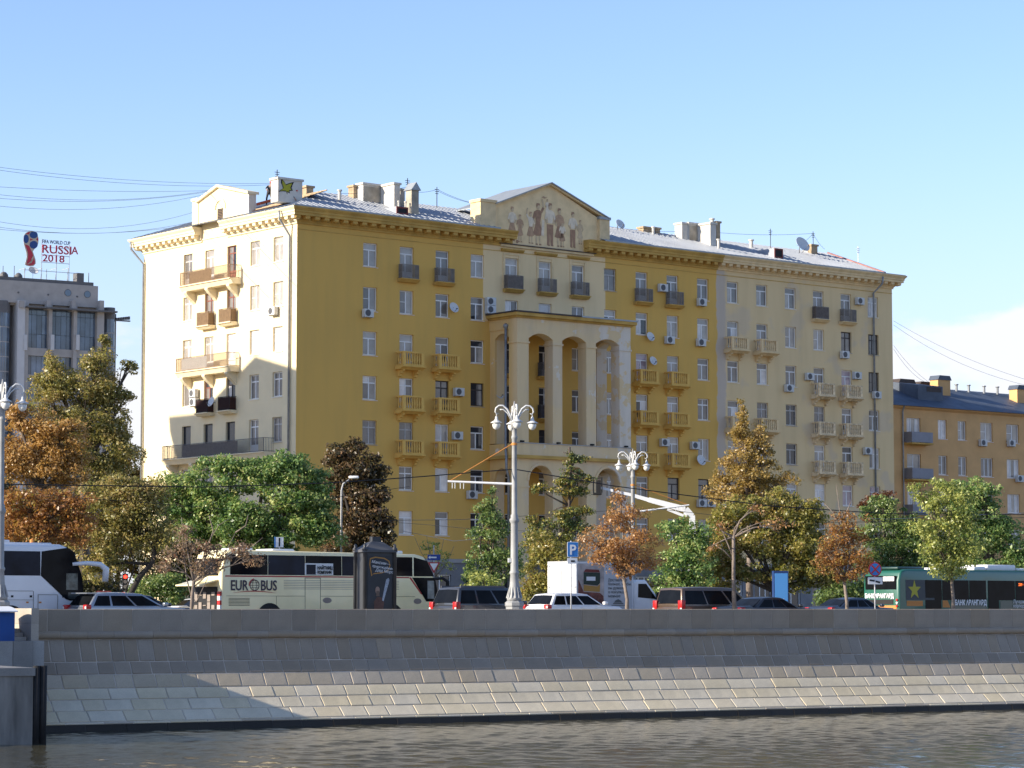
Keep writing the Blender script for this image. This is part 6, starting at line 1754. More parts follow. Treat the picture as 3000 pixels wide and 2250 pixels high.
po = MB().box(-0.52, 0.52, -0.412, -0.403, 0.35, 2.92).build('poster', mat('poster_navy', (0.016, 0.021, 0.030), 0.4, 0.4, 1.5), ad)
q = MB()
bp = [(x_, z_ + 0.12) for x_, z_ in [(-0.42, 2.70), (-0.2, 2.76), (0.2, 2.72), (0.42, 2.60), (0.46, 2.42), (0.36, 2.2), (0.1, 2.12), (-0.28, 2.08), (-0.36, 2.0), (-0.38, 2.14), (-0.45, 2.45)]]
q.prism(bp, 'y', -0.418, -0.413); q.prism([(x * 0.9 + 0.0, 2.52 + (z - 2.52) * 0.86) for x, z in bp], 'y', -0.4225, -0.4185, 1)
fix_normals(q.build('speech_bubble', [mat('bubble_gold', (0.42, 0.21, 0.05), 0.6), mat('bubble_navy', (0.03, 0.035, 0.045), 0.6)], po))
for i, s in enumerate(('Максим—', 'прирождённый', 'Дед Мороз')):
    me = text('poster_lettering', s, 0.16 if i != 1 else 0.135, M['white'], po, ((-0.36, -0.34, -0.2)[i], -0.425, 2.64 - i * 0.16), depth=0.0015, shear=0.2)
    me.rotation_euler = (0, R(7), 0)
q = MB()
q.prism([(-0.22, 0.75), (0.14, 0.75), (0.20, 1.15), (0.06, 1.32), (-0.10, 1.34), (-0.24, 1.15)], 'y', -0.419, -0.413, 0)
q.prism([(-0.12 + 0.095 * math.cos(t) + .03, 1.58 + 0.15 * math.sin(t)) for t in np.linspace(0, 6.28, 14)[:-1]], 'y', -0.4215, -0.413, 1)
q.prism([(-0.16, 1.36), (0.0, 1.36), (-0.02, 1.56), (-0.14, 1.56)], 'y', -0.424, -0.4217, 2)
q.prism([(0.10, 1.2), (0.17, 1.16), (0.42, 1.98), (0.38, 2.06), (0.28, 2.0)], 'y', -0.4225, -0.413, 3)
fix_normals(q.build('poster_figure', [mat('pf_coat', (0.09, 0.045, 0.035), 0.6, 0.3, 6), mat('pf_skin', (0.28, 0.19, 0.15), 0.6), mat('pf_beard', (0.13, 0.09, 0.07), 0.6), mat('pf_staff', (0.30, 0.34, 0.40), 0.5, 0.5, 25)], po))

# signs
def pole_sign(label, px, yl, ztop, r_=0.03, cat='sign', name='road_sign', Y=None, z=0.17):
    p = on_pave(px, yl) if Y is None else Vector((gx(px, Y), Y, z))
    t = thing(name, label, cat, p, R(18))
    MB().tube((0, 0, 0), (0, 0, ztop), r_, n=10).build('pole', M['steel'], t, smooth=True)
    return t
def rsq(w, h, r_=0.05, c=(0, 0)):
    pts = []
    for sx, sz, a0 in ((1, 1, 0), (-1, 1, 90), (-1, -1, 180), (1, -1, 270)):
        for k in range(4): a = R(a0 + 30 * k); pts.append((c[0] + sx * (w / 2 - r_) + r_ * math.cos(a), c[1] + sz * (h / 2 - r_) + r_ * math.sin(a)))
    return pts
SBL = mat('sign_blue_face', (0.03, 0.20, 0.55), 0.4)
YP = wall_y(1672, 2.0)
ps = pole_sign('blue parking sign with a white letter P on a grey pole', 1672, 2.0, 3.6)
zc = at(1677, 1610, YP).z - 0.17
MB().prism(rsq(0.47, 0.62, 0.05, (0.06, zc)), 'y', -0.05, -0.035).build('sign_plate', M['white'], ps)
MB().prism(rsq(0.43, 0.58, 0.04, (0.06, zc)), 'y', -0.054, -0.0505).build('sign_face', SBL, ps)
text('letter', 'P', 0.56, M['white'], ps, (-0.09, -0.06, zc - 0.2), depth=0.002, bold=0.012)
MB().prism(rsq(0.43, 0.24, 0.03, (0.04, zc - 0.46)), 'y', -0.05, -0.035).build('lower_plate', M['white'], ps)
MB().box(-0.02, 0.14, -0.056, -0.051, zc - 0.5, zc - 0.43).build('car_symbol', M['black'], ps)
YN = wall_y(2556, 2.0)
ns = pole_sign('round no-stopping sign with a tow-truck plate near the green bus', 2556, 2.0, 2.9)
zc = at(2556, 1668, YN).z - 0.17
MB().disc((0, -0.045, zc), 0.31, 'y', 0.02, 28).build('sign_plate', M['red'], ns)
MB().disc((0, -0.058, zc), 0.255, 'y', 0.004, 28).build('sign_face', SBL, ns)
for s in (1, -1):
    q = MB(); d = 0.035
    q.prism([(-0.17 - d * .7, s * -0.17 + zc + d * .7 * s), (-0.17 + d * .7, s * -0.17 + zc - d * .7 * s), (0.17 + d * .7, s * 0.17 + zc - d * .7 * s), (0.17 - d * .7, s * 0.17 + zc + d * .7 * s)], 'y', -0.064 - (0.003 if s > 0 else 0), -0.0605 - (0.003 if s > 0 else 0))
    fix_normals(q.build('cross_bar', M['red'], ns))
MB().box(-0.34, 0.34, -0.055, -0.04, zc - 0.64, zc - 0.34).build('lower_plate', M['white'], ns)
q = MB(); q.prism([(-0.28, zc - 0.5), (-0.05, zc - 0.53), (-0.02, zc - 0.46), (-0.26, zc - 0.43)], 'y', -0.062, -0.056); q.prism([(0.0, zc - 0.55), (0.2, zc - 0.6), (0.25, zc - 0.53), (0.02, zc - 0.48)], 'y', -0.062, -0.056); q.build('tow_symbol', M['black'], ns)
# blue city-light panel
bp_ = thing('advertising_panel', 'upright blue advertising panel standing among the bushes', 'panel', Vector((gx(2281, 131), 131, 0.056)), BA - R(28))
MB().box(-0.38, 0.38, -0.16, 0.16, 0, 2.86).build('case', mat('case_blue', (0.02, 0.05, 0.16), 0.4), bp_)
MB().box(-0.33, 0.33, -0.175, -0.162, 0.62, 2.74).build('poster', mat('poster_sky', (0.10, 0.32, 0.66), 0.4), bp_)
text('lettering', 'ГОРОД', 0.09, M['white'], bp_, (-0.16, -0.18, 1.42)); text('lettering', 'для всех', 0.08, M['white'], bp_, (-0.16, -0.18, 1.32))
# signs behind the coach
os_ = pole_sign('blue one-way arrow sign above a triangular give-way sign', 1272, 0, 4.6, Y=150, z=0.056)
z1_ = at(1272, 1633, 150).z - .056
MB().box(-0.38, 0.38, -0.05, -0.035, z1_ - 0.16, z1_ + 0.16).build('arrow_plate', mat('oneway_blue', (0.02, 0.06, 0.28), 0.4), os_)
q = MB(); q.box(-0.3, 0.15, -0.058, -0.051, z1_ - 0.04, z1_ + 0.04); q.prism([(-0.34, z1_), (-0.22, z1_ - 0.1), (-0.22, z1_ + 0.1)], 'y', -0.058, -0.051); q.build('arrow', M['white'], os_)
q = MB(); q.prism([(-0.36, z1_ - 0.28), (0.36, z1_ - 0.28), (0, z1_ - 0.9)], 'y', -0.05, -0.035); fix_normals(q.build('triangle_plate', M['red'], os_))
q = MB(); q.prism([(-0.25, z1_ - 0.34), (0.25, z1_ - 0.34), (0, z1_ - 0.76)], 'y', -0.056, -0.0505); fix_normals(q.build('triangle_face', M['white'], os_))
ws = pole_sign('small white sign with a dark bar showing above the cream coach roof', 822, 0, 4.55, Y=134, z=0.056)
MB().box(-0.20, 0.2, -0.05, -0.03, 4.1, 4.62).build('sign_plate', M['white'], ws); MB().box(-0.05, 0.03, -0.056, -0.0505, 4.14, 4.58).build('bar', M['black'], ws); MB().box(-0.26, -0.2, -0.05, 0.02, 4.1, 4.62).build('edge', SBL, ws)
# modern street light
sl = thing('street_light', 'thin modern street light bent over in front of the dark brown tree', 'street lamp', Vector((gx(1002, 152), 152, 0.056)), 0)
MB().path([(0, 0, 0), (0, 0, at(1002, 1440, 152).z), (0.1, 0, at(1002, 1420, 152).z), (0.45, 0, at(1002, 1408, 152).z)], [0.08, 0.05, 0.045, 0.04], 8).build('pole', M['steel'], sl, smooth=True)
z_ = at(1045, 1402, 152).z
bevel(MB().box(0.42, 1.0, -0.14, 0.14, z_ - 0.06, z_ + 0.10).build('lamp_head', M['white'], sl), 0.05)
# traffic light
tl = thing('traffic_light', 'traffic light showing red under the leaning trees', 'traffic light', Vector((gx(373, 150), 150, 0.056)), R(15))
zt_ = at(373, 1690, 150).z - .056
MB().tube((0, 0, 0), (0, 0, zt_ + 0.3), 0.05, n=8).build('pole', M['iron'], tl)
MB().box(-0.15, 0.15, -0.2, 0.0, zt_ - 0.75, zt_ + 0.18).build('housing', M['black'], tl)
MB().disc((0, -0.21, zt_), 0.1, 'y', 0.02, 16).build('red_light', glow('signal_red', (1.0, 0.02, 0.01), 6), tl)
for k in (1, 2): MB().disc((0, -0.21, zt_ - 0.28 * k), 0.1, 'y', 0.02, 16).build('dark_light', M['panel_grey'], tl)
rs = pole_sign('red and white warning board under the trees behind the silver car', 312, 0, 1.9, Y=128, z=0.056)
MB().box(-0.35, 0.35, -0.05, -0.03, 1.45, 1.85).build('sign_plate', mat('board_red', (0.35, 0.06, 0.05), 0.5), rs)
for k in range(3): MB().box(-0.3 + k * .22, -0.2 + k * .22, -0.056, -0.0505, 1.5, 1.8).build('stripe', M['white'], rs)

# ================================================================ wires
def wire(label, pts, r_=0.013, m='wire', sag=0.0, group='overhead wires'):
    P = []
    for i in range(len(pts) - 1):
        a, b_ = Vector(pts[i]), Vector(pts[i + 1])
        for k in range(12):
            f = k / 12; p = a.lerp(b_, f); p.z -= sag * 4 * f * (1 - f); P.append(p)
    P.append(Vector(pts[-1]))
    base = P[0].copy()
    o = MB().path([p - base for p in P], r_, 5).build('overhead_wire', M[m])
    o.location = base
    return tag(o, label, 'wire', group)
A = lambda x, y, Y: at(x, y, Y)
YL = la.location.y
wire('black overhead wire running between the two white lantern posts', [A(8, 1419, lb.location.y), A(600, 1427, 100.5), A(960, 1415, 102.5), A(1200, 1399, 104.5), A(1501, 1375, YL)], 0.022)
wire('black overhead wire sloping away right from the near lantern post', [A(1515, 1376, YL), A(1800, 1424, 111), A(2250, 1482, 116), A(2600, 1505, 119.5), A(3100, 1507, 125)], 0.022)
wire('thin dark wire crossing the left trees to the near lantern post', [A(30, 1435, 120), A(200, 1457, 122), A(400, 1470, 124), A(700, 1495, 128), A(1000, 1455, 130), A(1200, 1425, 132)], 0.012)
wire('dark tram wire in front of the ochre wall low beside the lantern post', [A(1100, 1525, 150), A(1350, 1522, 146), A(1600, 1508, 142), A(1853, 1492, 139)], 0.016)
wire('dark wire sagging below the tram wire at the ochre wall', [A(1050, 1523, 150), A(1250, 1537, 148), A(1400, 1551, 146), A(1560, 1556, 143), A(1700, 1540, 141)], 0.013)
wire('pale glinting wire rising right across the conifer', [A(1180, 1556, 150), A(1330, 1585, 148), A(1480, 1572, 146), A(1620, 1535, 143), A(1740, 1498, 141)], 0.011, 'wire_thin')
wire('dark wire across the golden trees at the right', [A(1900, 1488, 139), A(2100, 1510, 138), A(2400, 1532, 137), A(2700, 1525, 136), A(3050, 1515, 135)], 0.013)
wire('pale wire in front of the green trees at the far right', [A(2400, 1512, 139), A(2600, 1521, 138), A(3050, 1500, 135)], 0.009, 'wire_thin')
sk = [((-40, 485), (800, 537), 0.4), ((-40, 493), (802, 541), 0.5), ((-40, 545), (620, 558), 0.2), ((-40, 566), (622, 557), 0.6), ((-40, 578), (622, 560), 0.5), ((-40, 600), (612, 567), 0.7), ((-40, 643), (564, 623), 0.9), ((-40, 660), (566, 650), 0.7), ((-40, 668), (566, 658), 0.5)]
for i, (a, b_, sg_) in enumerate(sk):
    wire('thin cable strung through the sky to ' + ('the big painted chimney' if b_[0] > 700 else 'the slope of the end gable' if b_[0] > 600 else 'the foot of the end gable pier'), [A(*a, 170), A(*b_, 196.5 if b_[0] > 700 else 200.0)], 0.012, 'wire_thin', sg_, 'cables strung to the roof end')
rr_ = [((2618, 940), (3060, 1128), 200, 190, 0.5), ((2618, 952), (3060, 1140), 200, 190, 0.8), ((2618, 1012), (2725, 1122), 222, 228, 0.3), ((2618, 1022), (2722, 1124), 222, 228, 0.5)]
for a, b_, y0, y1, sg_ in rr_:
    wire('thin cable running down from the right corner of the big house', [A(*a, y0 + 28 if y0 == 200 else y0 + 8), A(*b_, y1)], 0.012, 'wire_thin', sg_, 'cables at the right corner')
for a, b_ in (((1000, 567), (1190, 548)), ((1200, 560), (1280, 555)), ((1283, 556), (1410, 600)), ((1283, 560), (1400, 598)), ((1775, 662), (1985, 678)), ((2110, 682), (2380, 684)), ((2382, 684), (2335, 720)), ((2382, 684), (2416, 730))):
    wire('roof cable sagging between masts and chimneys', [bw(*(lambda q: (q[0], 5.0, q[1]))(Lp(*a, -5.0))), bw(*(lambda q: (q[0], 5.0, q[1]))(Lp(*b_, -5.0)))], 0.014, 'wire_thin', 0.15, 'roof cables')
# ================================================================ trees
def leaf_mat(name, cols, trans=0.42):
    m, nt, b, nd, lk = nmat(name)
    g = nd.new('ShaderNodeNewGeometry')
    n = noise(nd, lk, 0.8, 3)
    f = math_(nd, lk, 'ADD', math_(nd, lk, 'MULTIPLY', g.outputs['Random Per Island'], 0.75), math_(nd, lk, 'MULTIPLY', n.outputs['Fac'], 1.5))
    f = math_(nd, lk, 'SUBTRACT', f, 0.62)
    r = ramp(nd, lk, f, [(i / (len(cols) - 1), c) for i, c in enumerate(cols)])
    b.inputs['Roughness'].default_value = 0.38
    b.inputs['Specular IOR Level'].default_value = 0.6
    lk.new(r.outputs['Color'], b.inputs['Base Color'])
    tr = nd.new('ShaderNodeBsdfTranslucent')
    hs = nd.new('ShaderNodeHueSaturation'); hs.inputs['Value'].default_value = 1.25; hs.inputs['Saturation'].default_value = 1.1
    lk.new(r.outputs['Color'], hs.inputs['Color']); lk.new(hs.outputs['Color'], tr.inputs['Color'])
    mx = nd.new('ShaderNodeMixShader'); mx.inputs['Fac'].default_value = trans
    lk.new(b.outputs['BSDF'], mx.inputs[1]); lk.new(tr.outputs['BSDF'], mx.inputs[2])
    lk.new(mx.outputs['Shader'], nd['Material Output'].inputs['Surface'])
    return m
LM = {
 'olive': leaf_mat('leaves_olive', [(0.128, 0.142, 0.041), (0.241, 0.227, 0.068), (0.369, 0.312, 0.108), (0.469, 0.341, 0.149)]),
 'orange': leaf_mat('leaves_orange', [(0.213, 0.135, 0.041), (0.398, 0.234, 0.074), (0.540, 0.327, 0.121), (0.596, 0.426, 0.189)]),
 'rust': leaf_mat('leaves_rust', [(0.170, 0.085, 0.034), (0.327, 0.156, 0.054), (0.440, 0.227, 0.081), (0.312, 0.270, 0.068)]),
 'green': leaf_mat('leaves_green', [(0.057, 0.099, 0.032), (0.106, 0.177, 0.054), (0.213, 0.284, 0.088), (0.483, 0.511, 0.189)]),
 'linden': leaf_mat('leaves_linden', [(0.064, 0.121, 0.038), (0.121, 0.220, 0.065), (0.284, 0.383, 0.115), (0.620, 0.620, 0.257)]),  # last tone paints sunlit highlights onto some leaves
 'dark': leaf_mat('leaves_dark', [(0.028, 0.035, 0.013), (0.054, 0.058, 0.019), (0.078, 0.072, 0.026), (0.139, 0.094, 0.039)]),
 'brown': leaf_mat('leaves_brown', [(0.050, 0.048, 0.019), (0.085, 0.071, 0.032), (0.156, 0.106, 0.054), (0.284, 0.170, 0.095)]),
 'gold': leaf_mat('leaves_gold', [(0.170, 0.128, 0.030), (0.298, 0.213, 0.054), (0.454, 0.312, 0.101), (0.568, 0.412, 0.176)]),
 'lime': leaf_mat('leaves_lime', [(0.114, 0.128, 0.030), (0.227, 0.220, 0.054), (0.369, 0.327, 0.088), (0.426, 0.284, 0.108)]),
 'dry': leaf_mat('leaves_dry', [(0.139, 0.102, 0.065), (0.264, 0.189, 0.117), (0.388, 0.275, 0.169), (0.217, 0.087, 0.052)]),
 'ember': leaf_mat('leaves_ember', [(0.213, 0.106, 0.041), (0.383, 0.199, 0.074), (0.511, 0.284, 0.115), (0.568, 0.398, 0.203)]),
 'pine': leaf_mat('leaves_pine', [(0.040, 0.072, 0.022), (0.088, 0.124, 0.026), (0.197, 0.186, 0.035), (0.375, 0.268, 0.053)], 0.15),
 'mixed': leaf_mat('leaves_mixed', [(0.085, 0.135, 0.043), (0.199, 0.256, 0.068), (0.412, 0.426, 0.121), (0.620, 0.620, 0.203)]),
 'wine': leaf_mat('leaves_wine', [(0.078, 0.036, 0.019), (0.155, 0.058, 0.029), (0.217, 0.087, 0.039), (0.109, 0.116, 0.039)]),
}
M['bark'] = mat('bark', (0.085, 0.065, 0.05), 0.9, 0.3, 4, 0.6, 20)
M['bark_pale'] = mat('bark_pale', (0.20, 0.16, 0.13), 0.9, 0.3, 4, 0.6, 20)
M['bark_dark'] = mat('bark_dark', (0.035, 0.03, 0.026), 0.9, 0.3, 4, 0.6, 20)
def leaf_quads(c, out, size, r, aspect=0.62, up=0.30):
    # small folded leaves at c, turned loosely outwards
    n = len(c)
    nv = r.normal(0, 0.62, (n, 3)) + out * 0.7; nv[:, 2] += up; nv /= np.linalg.norm(nv, axis=1)[:, None]
    t = r.normal(0, 1, (n, 3)); t -= nv * (t * nv).sum(1)[:, None]; t /= np.linalg.norm(t, axis=1)[:, None]
    w = np.cross(nv, t)
    L = size * r.choice([0.5, 0.7, 0.9, 1.2, 1.6], n)[:, None] * r.uniform(0.8, 1.2, n)[:, None] * 0.5
    bend = nv * L * 0.35
    V = np.stack([c - t * L, c + w * L * aspect + bend, c + t * L, c - w * L * aspect + bend], 1).reshape(-1, 3)
    return V, np.arange(n * 4).reshape(-1, 4)
def mesh_np(name, V, Fc, m):
    me = bpy.data.meshes.new(name)
    me.vertices.add(len(V)); me.vertices.foreach_set('co', V.astype(np.float32).ravel())
    me.loops.add(Fc.size); me.loops.foreach_set('vertex_index', Fc.astype(np.int32).ravel())
    me.polygons.add(len(Fc)); me.polygons.foreach_set('loop_start', np.arange(0, Fc.size, 4, dtype=np.int32))
    me.update(calc_edges=True)
    me.materials.append(m)
    return me
TREES = []
def tree(label, name, px, Y, blobs, lm, trunk=0.16, leaf=0.17, dens=330, bark='bark', cat='tree', group='trees along the road', seed=None, per=58, sig=0.36, fill=1.0, twigs=5, lean=0, zg=None, bare=None, depth=0.75, tr_pts=None, shell=1.0):
    r = np.random.default_rng(seed if seed is not None else len(TREES) * 13 + 5)
    zg = (0.17 if Y < 120 else 0.05) if zg is None else zg
    base = Vector((gx(px, Y), Y, zg))
    t = thing(name, label, cat, base, 0, group)
    k = Y / F
    W = []
    for cx_, cy_, rx_, ry_ in blobs:
        rx_ *= 1.12; ry_ *= 1.12
        p = at(cx_, cy_, Y) - base
        W.append((np.array([p.x, p.y + r.normal(0, 0.12) * rx_ * k, p.z]), np.array([rx_ * k, max(rx_, ry_) * k * depth, ry_ * k])))
    Vs, Fs, off, ctr = [], [], 0, []
    for c, rad in W:
        area = rad[0] * rad[2] * math.pi
        rb0 = min(0.85, 0.42 * min(rad[0], rad[2]) + 0.12)              # size of one leafy bough
        n = max(3, int(1.55 * area / (rb0 * rb0) * shell))
        d = r.normal(0, 1, (n, 3)); d /= np.linalg.norm(d, axis=1)[:, None]
        u = r.uniform(0.25, 1.0, n) ** 0.6 * np.where(r.random(n) < 0.14, 1.22, 0.92)
        C = c + d * u[:, None] * rad
        rb = rb0 * r.uniform(0.5, 1.25, n)
        k_all = []
        for q in range(n):
            nl = max(10, int(dens * 1.8 * fill * rb[q] ** 2))
            dd = r.normal(0, 1, (nl, 3)); dd /= np.linalg.norm(dd, axis=1)[:, None]
            k_all.append(np.concatenate([dd * (r.uniform(0, 1, nl) ** 0.45)[:, None] * rb[q] * np.array([1.15, 1.15, 0.72]) + C[q], dd], 1))
        K = np.concatenate(k_all)
        V, Fc = leaf_quads(K[:, :3], K[:, 3:], leaf * 0.76, r)
        Vs.append(V); Fs.append(Fc + off); off += len(V); ctr.append(C)
    place('crown', mesh_np('crown', np.concatenate(Vs), np.concatenate(Fs), LM[lm] if isinstance(lm, str) else lm), t)
    # trunk and limbs
    b = MB()
    low = min(c[2] - rad[2] for c, rad in W); top = max(c[2] + rad[2] * 0.75 for c, rad in W)
    main = max(W, key=lambda w: w[1][0] * w[1][2])[0]
    fork = max(0.8, low * 0.9 + 0.1 * main[2])
    if tr_pts:
        tp = [Vector((0, 0, -0.1))] + [at(a, c_, Y) - base for a, c_ in tr_pts]
    else:
        tp = [Vector((0, 0, -0.1)), Vector((lean * 0.3 + r.normal(0, .04), r.normal(0, .05), fork * 0.55)), Vector((lean + r.normal(0, .06), r.normal(0, .08), fork))]
    b.path(tp, [trunk * 1.25] + [trunk * (1 - 0.35 * (i + 1) / len(tp)) for i in range(len(tp) - 1)], 9)
    f0 = tp[-1]
    for (c, rad), C in zip(W, ctr):
        ce = Vector(c); f0 = tp[-1]
        if tr_pts and len(tr_pts) > 3:
            f0 = min(tp, key=lambda q: abs(q.z - ce.z - 0.3) + (5 if q.z > ce.z + .6 else 0))
        md = f0.lerp(ce, 0.5) + Vector((r.normal(0, .12), r.normal(0, .12), 0.12 * (ce - f0).length * 0.4))
        r0 = trunk * 0.62; b.path([f0 - Vector((0, 0, 0.05)), md, ce], [r0, r0 * 0.6, r0 * 0.28], 6)
        for q in r.choice(len(C), min(twigs, len(C)), replace=False):
            e_ = Vector(C[q]); s_ = md.lerp(ce, r.uniform(0.2, 0.95)); m_ = s_.lerp(e_, 0.5) + Vector((0, 0, 0.08))
            b.path([s_, m_, e_], [r0 * 0.26, r0 * 0.17, 0.008], 5)
    for pts in (bare or []):
        P = [at(a, c_, Y) - base for a, c_ in pts]
        b.path(P, [max(0.012, trunk * 0.45 * (1 - i / len(P))) for i in range(len(P))], 5)
    b.build('trunk', M[bark], t, smooth=True)
    TREES.append(t)
    return t
S1 = 'trees in front of the houses'
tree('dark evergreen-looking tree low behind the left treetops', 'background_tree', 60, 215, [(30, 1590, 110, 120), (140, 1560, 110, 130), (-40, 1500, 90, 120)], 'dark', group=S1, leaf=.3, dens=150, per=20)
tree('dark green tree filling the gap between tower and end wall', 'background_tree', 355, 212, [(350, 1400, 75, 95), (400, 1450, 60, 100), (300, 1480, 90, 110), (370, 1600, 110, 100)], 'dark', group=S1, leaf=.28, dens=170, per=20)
tree('tall olive tree with thin top in front of the office tower', 'tall_tree', 250, 172, [(290, 1050, 40, 50), (250, 1140, 85, 65), (170, 1110, 55, 50), (140, 1160, 60, 55), (320, 1150, 45, 60), (230, 1230, 105, 65), (330, 1250, 45, 60), (310, 1330, 75, 70), (150, 1260, 70, 60), (230, 1340, 80, 60), (372, 1075, 26, 20), (365, 1165, 22, 24), (355, 1290, 26, 26), (150, 1050, 14, 30), (305, 1000, 18, 22)], 'olive', 0.3, .2, 230, group=S1, twigs=6, sig=.4)
tree('amber orange tree behind the white coach', 'broad_tree', 120, 138, [(90, 1270, 75, 60), (170, 1310, 75, 60), (40, 1340, 60, 70), (120, 1370, 100, 60), (215, 1380, 55, 45), (200, 1260, 40, 35), (50, 1220, 40, 40)], 'orange', 0.25, .17, 330, group=S1)
tree('rust red tree low behind the white coach', 'broad_tree', 90, 126, [(90, 1470, 95, 50), (190, 1480, 70, 45), (60, 1540, 80, 50), (160, 1550, 90, 50), (230, 1550, 45, 50)], 'rust', 0.2, .16, 330, group=S1)
tree('green-brown tree with crooked leaning trunks behind the silver car', 'crooked_tree', 372, 132, [(300, 1440, 65, 45), (370, 1430, 55, 40), (440, 1460, 60, 60), (330, 1520, 85, 50), (430, 1550, 70, 50), (280, 1590, 70, 50), (250, 1510, 50, 50), (470, 1590, 45, 40), (300, 1660, 60, 35), (400, 1500, 70, 60)], 'olive', 0.16, .16, 330, 'bark_dark', group=S1, tr_pts=[(385, 1735), (408, 1690), (445, 1650), (452, 1620), (440, 1580)], bare=[[(365, 1770), (372, 1720), (395, 1660), (380, 1600)]])
tree('broad leafy green linden in front of the corner of the big house', 'linden_tree', 740, 148, [(560, 1420, 65, 50), (510, 1470, 50, 50), (650, 1385, 75, 45), (770, 1375, 85, 48), (860, 1390, 60, 50), (915, 1420, 50, 40), (620, 1480, 105, 60), (760, 1480, 120, 70), (890, 1490, 70, 50), (950, 1500, 40, 40), (700, 1560, 140, 55), (850, 1560, 110, 55), (780, 1610, 90, 40), (930, 1560, 60, 40), (600, 1550, 80, 40)], 'linden', 0.3, .19, 360, group=S1)
tree('dark brown chestnut tree beside the linden', 'chestnut_tree', 1060, 158, [(1010, 1325, 42, 30), (1040, 1300, 25, 20), (985, 1370, 40, 35), (1050, 1370, 45, 45), (1090, 1370, 35, 35), (1020, 1440, 65, 55), (1100, 1440, 45, 50), (1060, 1520, 85, 55), (1120, 1560, 45, 50), (1030, 1590, 80, 45), (975, 1345, 22, 16)], 'brown', 0.25, .22, 300, 'bark_dark', group=S1)
tree('small pale-leaved tree with yellow leaves beside the near lantern post', 'small_tree', 1440, 124, [(1441, 1438, 10, 16), (1432, 1478, 24, 26), (1420, 1510, 34, 30), (1450, 1545, 36, 36), (1425, 1590, 40, 34), (1465, 1610, 36, 36), (1415, 1650, 45, 32), (1470, 1670, 45, 40), (1515, 1640, 20, 30), (1385, 1690, 26, 36)], 'green', 0.1, .14, 420)
tree('yellow-green bush at the foot of the near lantern post', 'bush', 1425, 121, [(1420, 1710, 50, 30), (1385, 1735, 40, 30), (1460, 1740, 40, 30)], 'mixed', 0.08, .14, 420, cat='bush')
tree('ragged larch with sparse drooping branches before the portico', 'larch_tree', 1668, 140, [(1672, 1345, 14, 22), (1692, 1345, 34, 10), (1680, 1385, 36, 16), (1655, 1412, 40, 12), (1712, 1405, 22, 12), (1650, 1440, 60, 12), (1570, 1430, 22, 14), (1700, 1440, 34, 14), (1725, 1400, 12, 8)], 'pine', 0.09, .13, 420, sig=.16, per=18, tr_pts=[(1668, 1600), (1667, 1480), (1672, 1380), (1668, 1310)], bare=[[(1668, 1420), (1610, 1432), (1560, 1435)], [(1668, 1440), (1720, 1445)], [(1668, 1330), (1650, 1325)], [(1668, 1480), (1630, 1490), (1612, 1510)]])
tree('dark green spruce with layered boughs below the larch', 'spruce_tree', 1620, 137, [(1690, 1500, 55, 18), (1650, 1520, 50, 22), (1590, 1545, 40, 22), (1560, 1525, 18, 14), (1680, 1545, 50, 22), (1620, 1570, 60, 22), (1560, 1590, 30, 26)], 'pine', 0.1, .13, 460, sig=.2)
tree('brownish leafy shrub between the spruce and the truck', 'tall_bush', 1590, 133, [(1595, 1610, 50, 40), (1620, 1640, 55, 40), (1560, 1680, 35, 40), (1600, 1700, 60, 40), (1560, 1740, 40, 30)], 'lime', 0.08, .15, 380, cat='bush')
tree('rusty orange street tree in front of the truck', 'street_tree', 1832, wall_y(1832, 4.8), [(1818, 1465, 24, 26), (1790, 1520, 42, 32), (1850, 1520, 46, 36), (1760, 1570, 56, 34), (1820, 1580, 62, 40), (1890, 1580, 44, 36), (1740, 1620, 44, 30), (1800, 1640, 60, 32), (1870, 1640, 58, 32), (1915, 1630, 32, 24), (1840, 1675, 50, 18)], 'ember', 0.085, .13, 330, 'bark_pale', shell=0.8)
tree('green tree right of the rusty street tree', 'leafy_tree', 2010, 134, [(1965, 1545, 45, 22), (2010, 1590, 60, 45), (2040, 1640, 50, 45), (1990, 1660, 60, 40), (2050, 1570, 30, 40), (2030, 1710, 60, 40), (1950, 1710, 50, 40)], 'linden', 0.15, .16, 360)
tree('tall golden birch-like tree rising over the other trees', 'golden_tree', 2190, 150, [(2173, 1185, 8, 20), (2176, 1225, 16, 26), (2165, 1265, 32, 26), (2225, 1265, 22, 30), (2185, 1310, 55, 30), (2240, 1315, 36, 22), (2160, 1350, 60, 26), (2220, 1365, 62, 26), (2185, 1400, 70, 30), (2110, 1410, 36, 20), (2255, 1410, 36, 26), (2300, 1405, 30, 24), (2150, 1450, 80, 28), (2240, 1450, 60, 28), (2085, 1440, 20, 16)], 'gold', 0.2, .15, 330, 'bark_pale', sig=.24)
tree('yellow-green spreading tree below the golden tree', 'spreading_tree', 2260, 136, [(2270, 1470, 75, 32), (2350, 1480, 50, 26), (2200, 1500, 80, 40), (2300, 1530, 100, 45), (2120, 1540, 55, 45), (2370, 1540, 50, 50), (2200, 1580, 100, 45), (2310, 1610, 100, 45), (2130, 1620, 60, 50), (2380, 1630, 50, 50), (2230, 1670, 120, 40), (2330, 1690, 90, 40), (2120, 1690, 60, 40), (2420, 1690, 50, 40)], 'lime', 0.2, .17, 340)
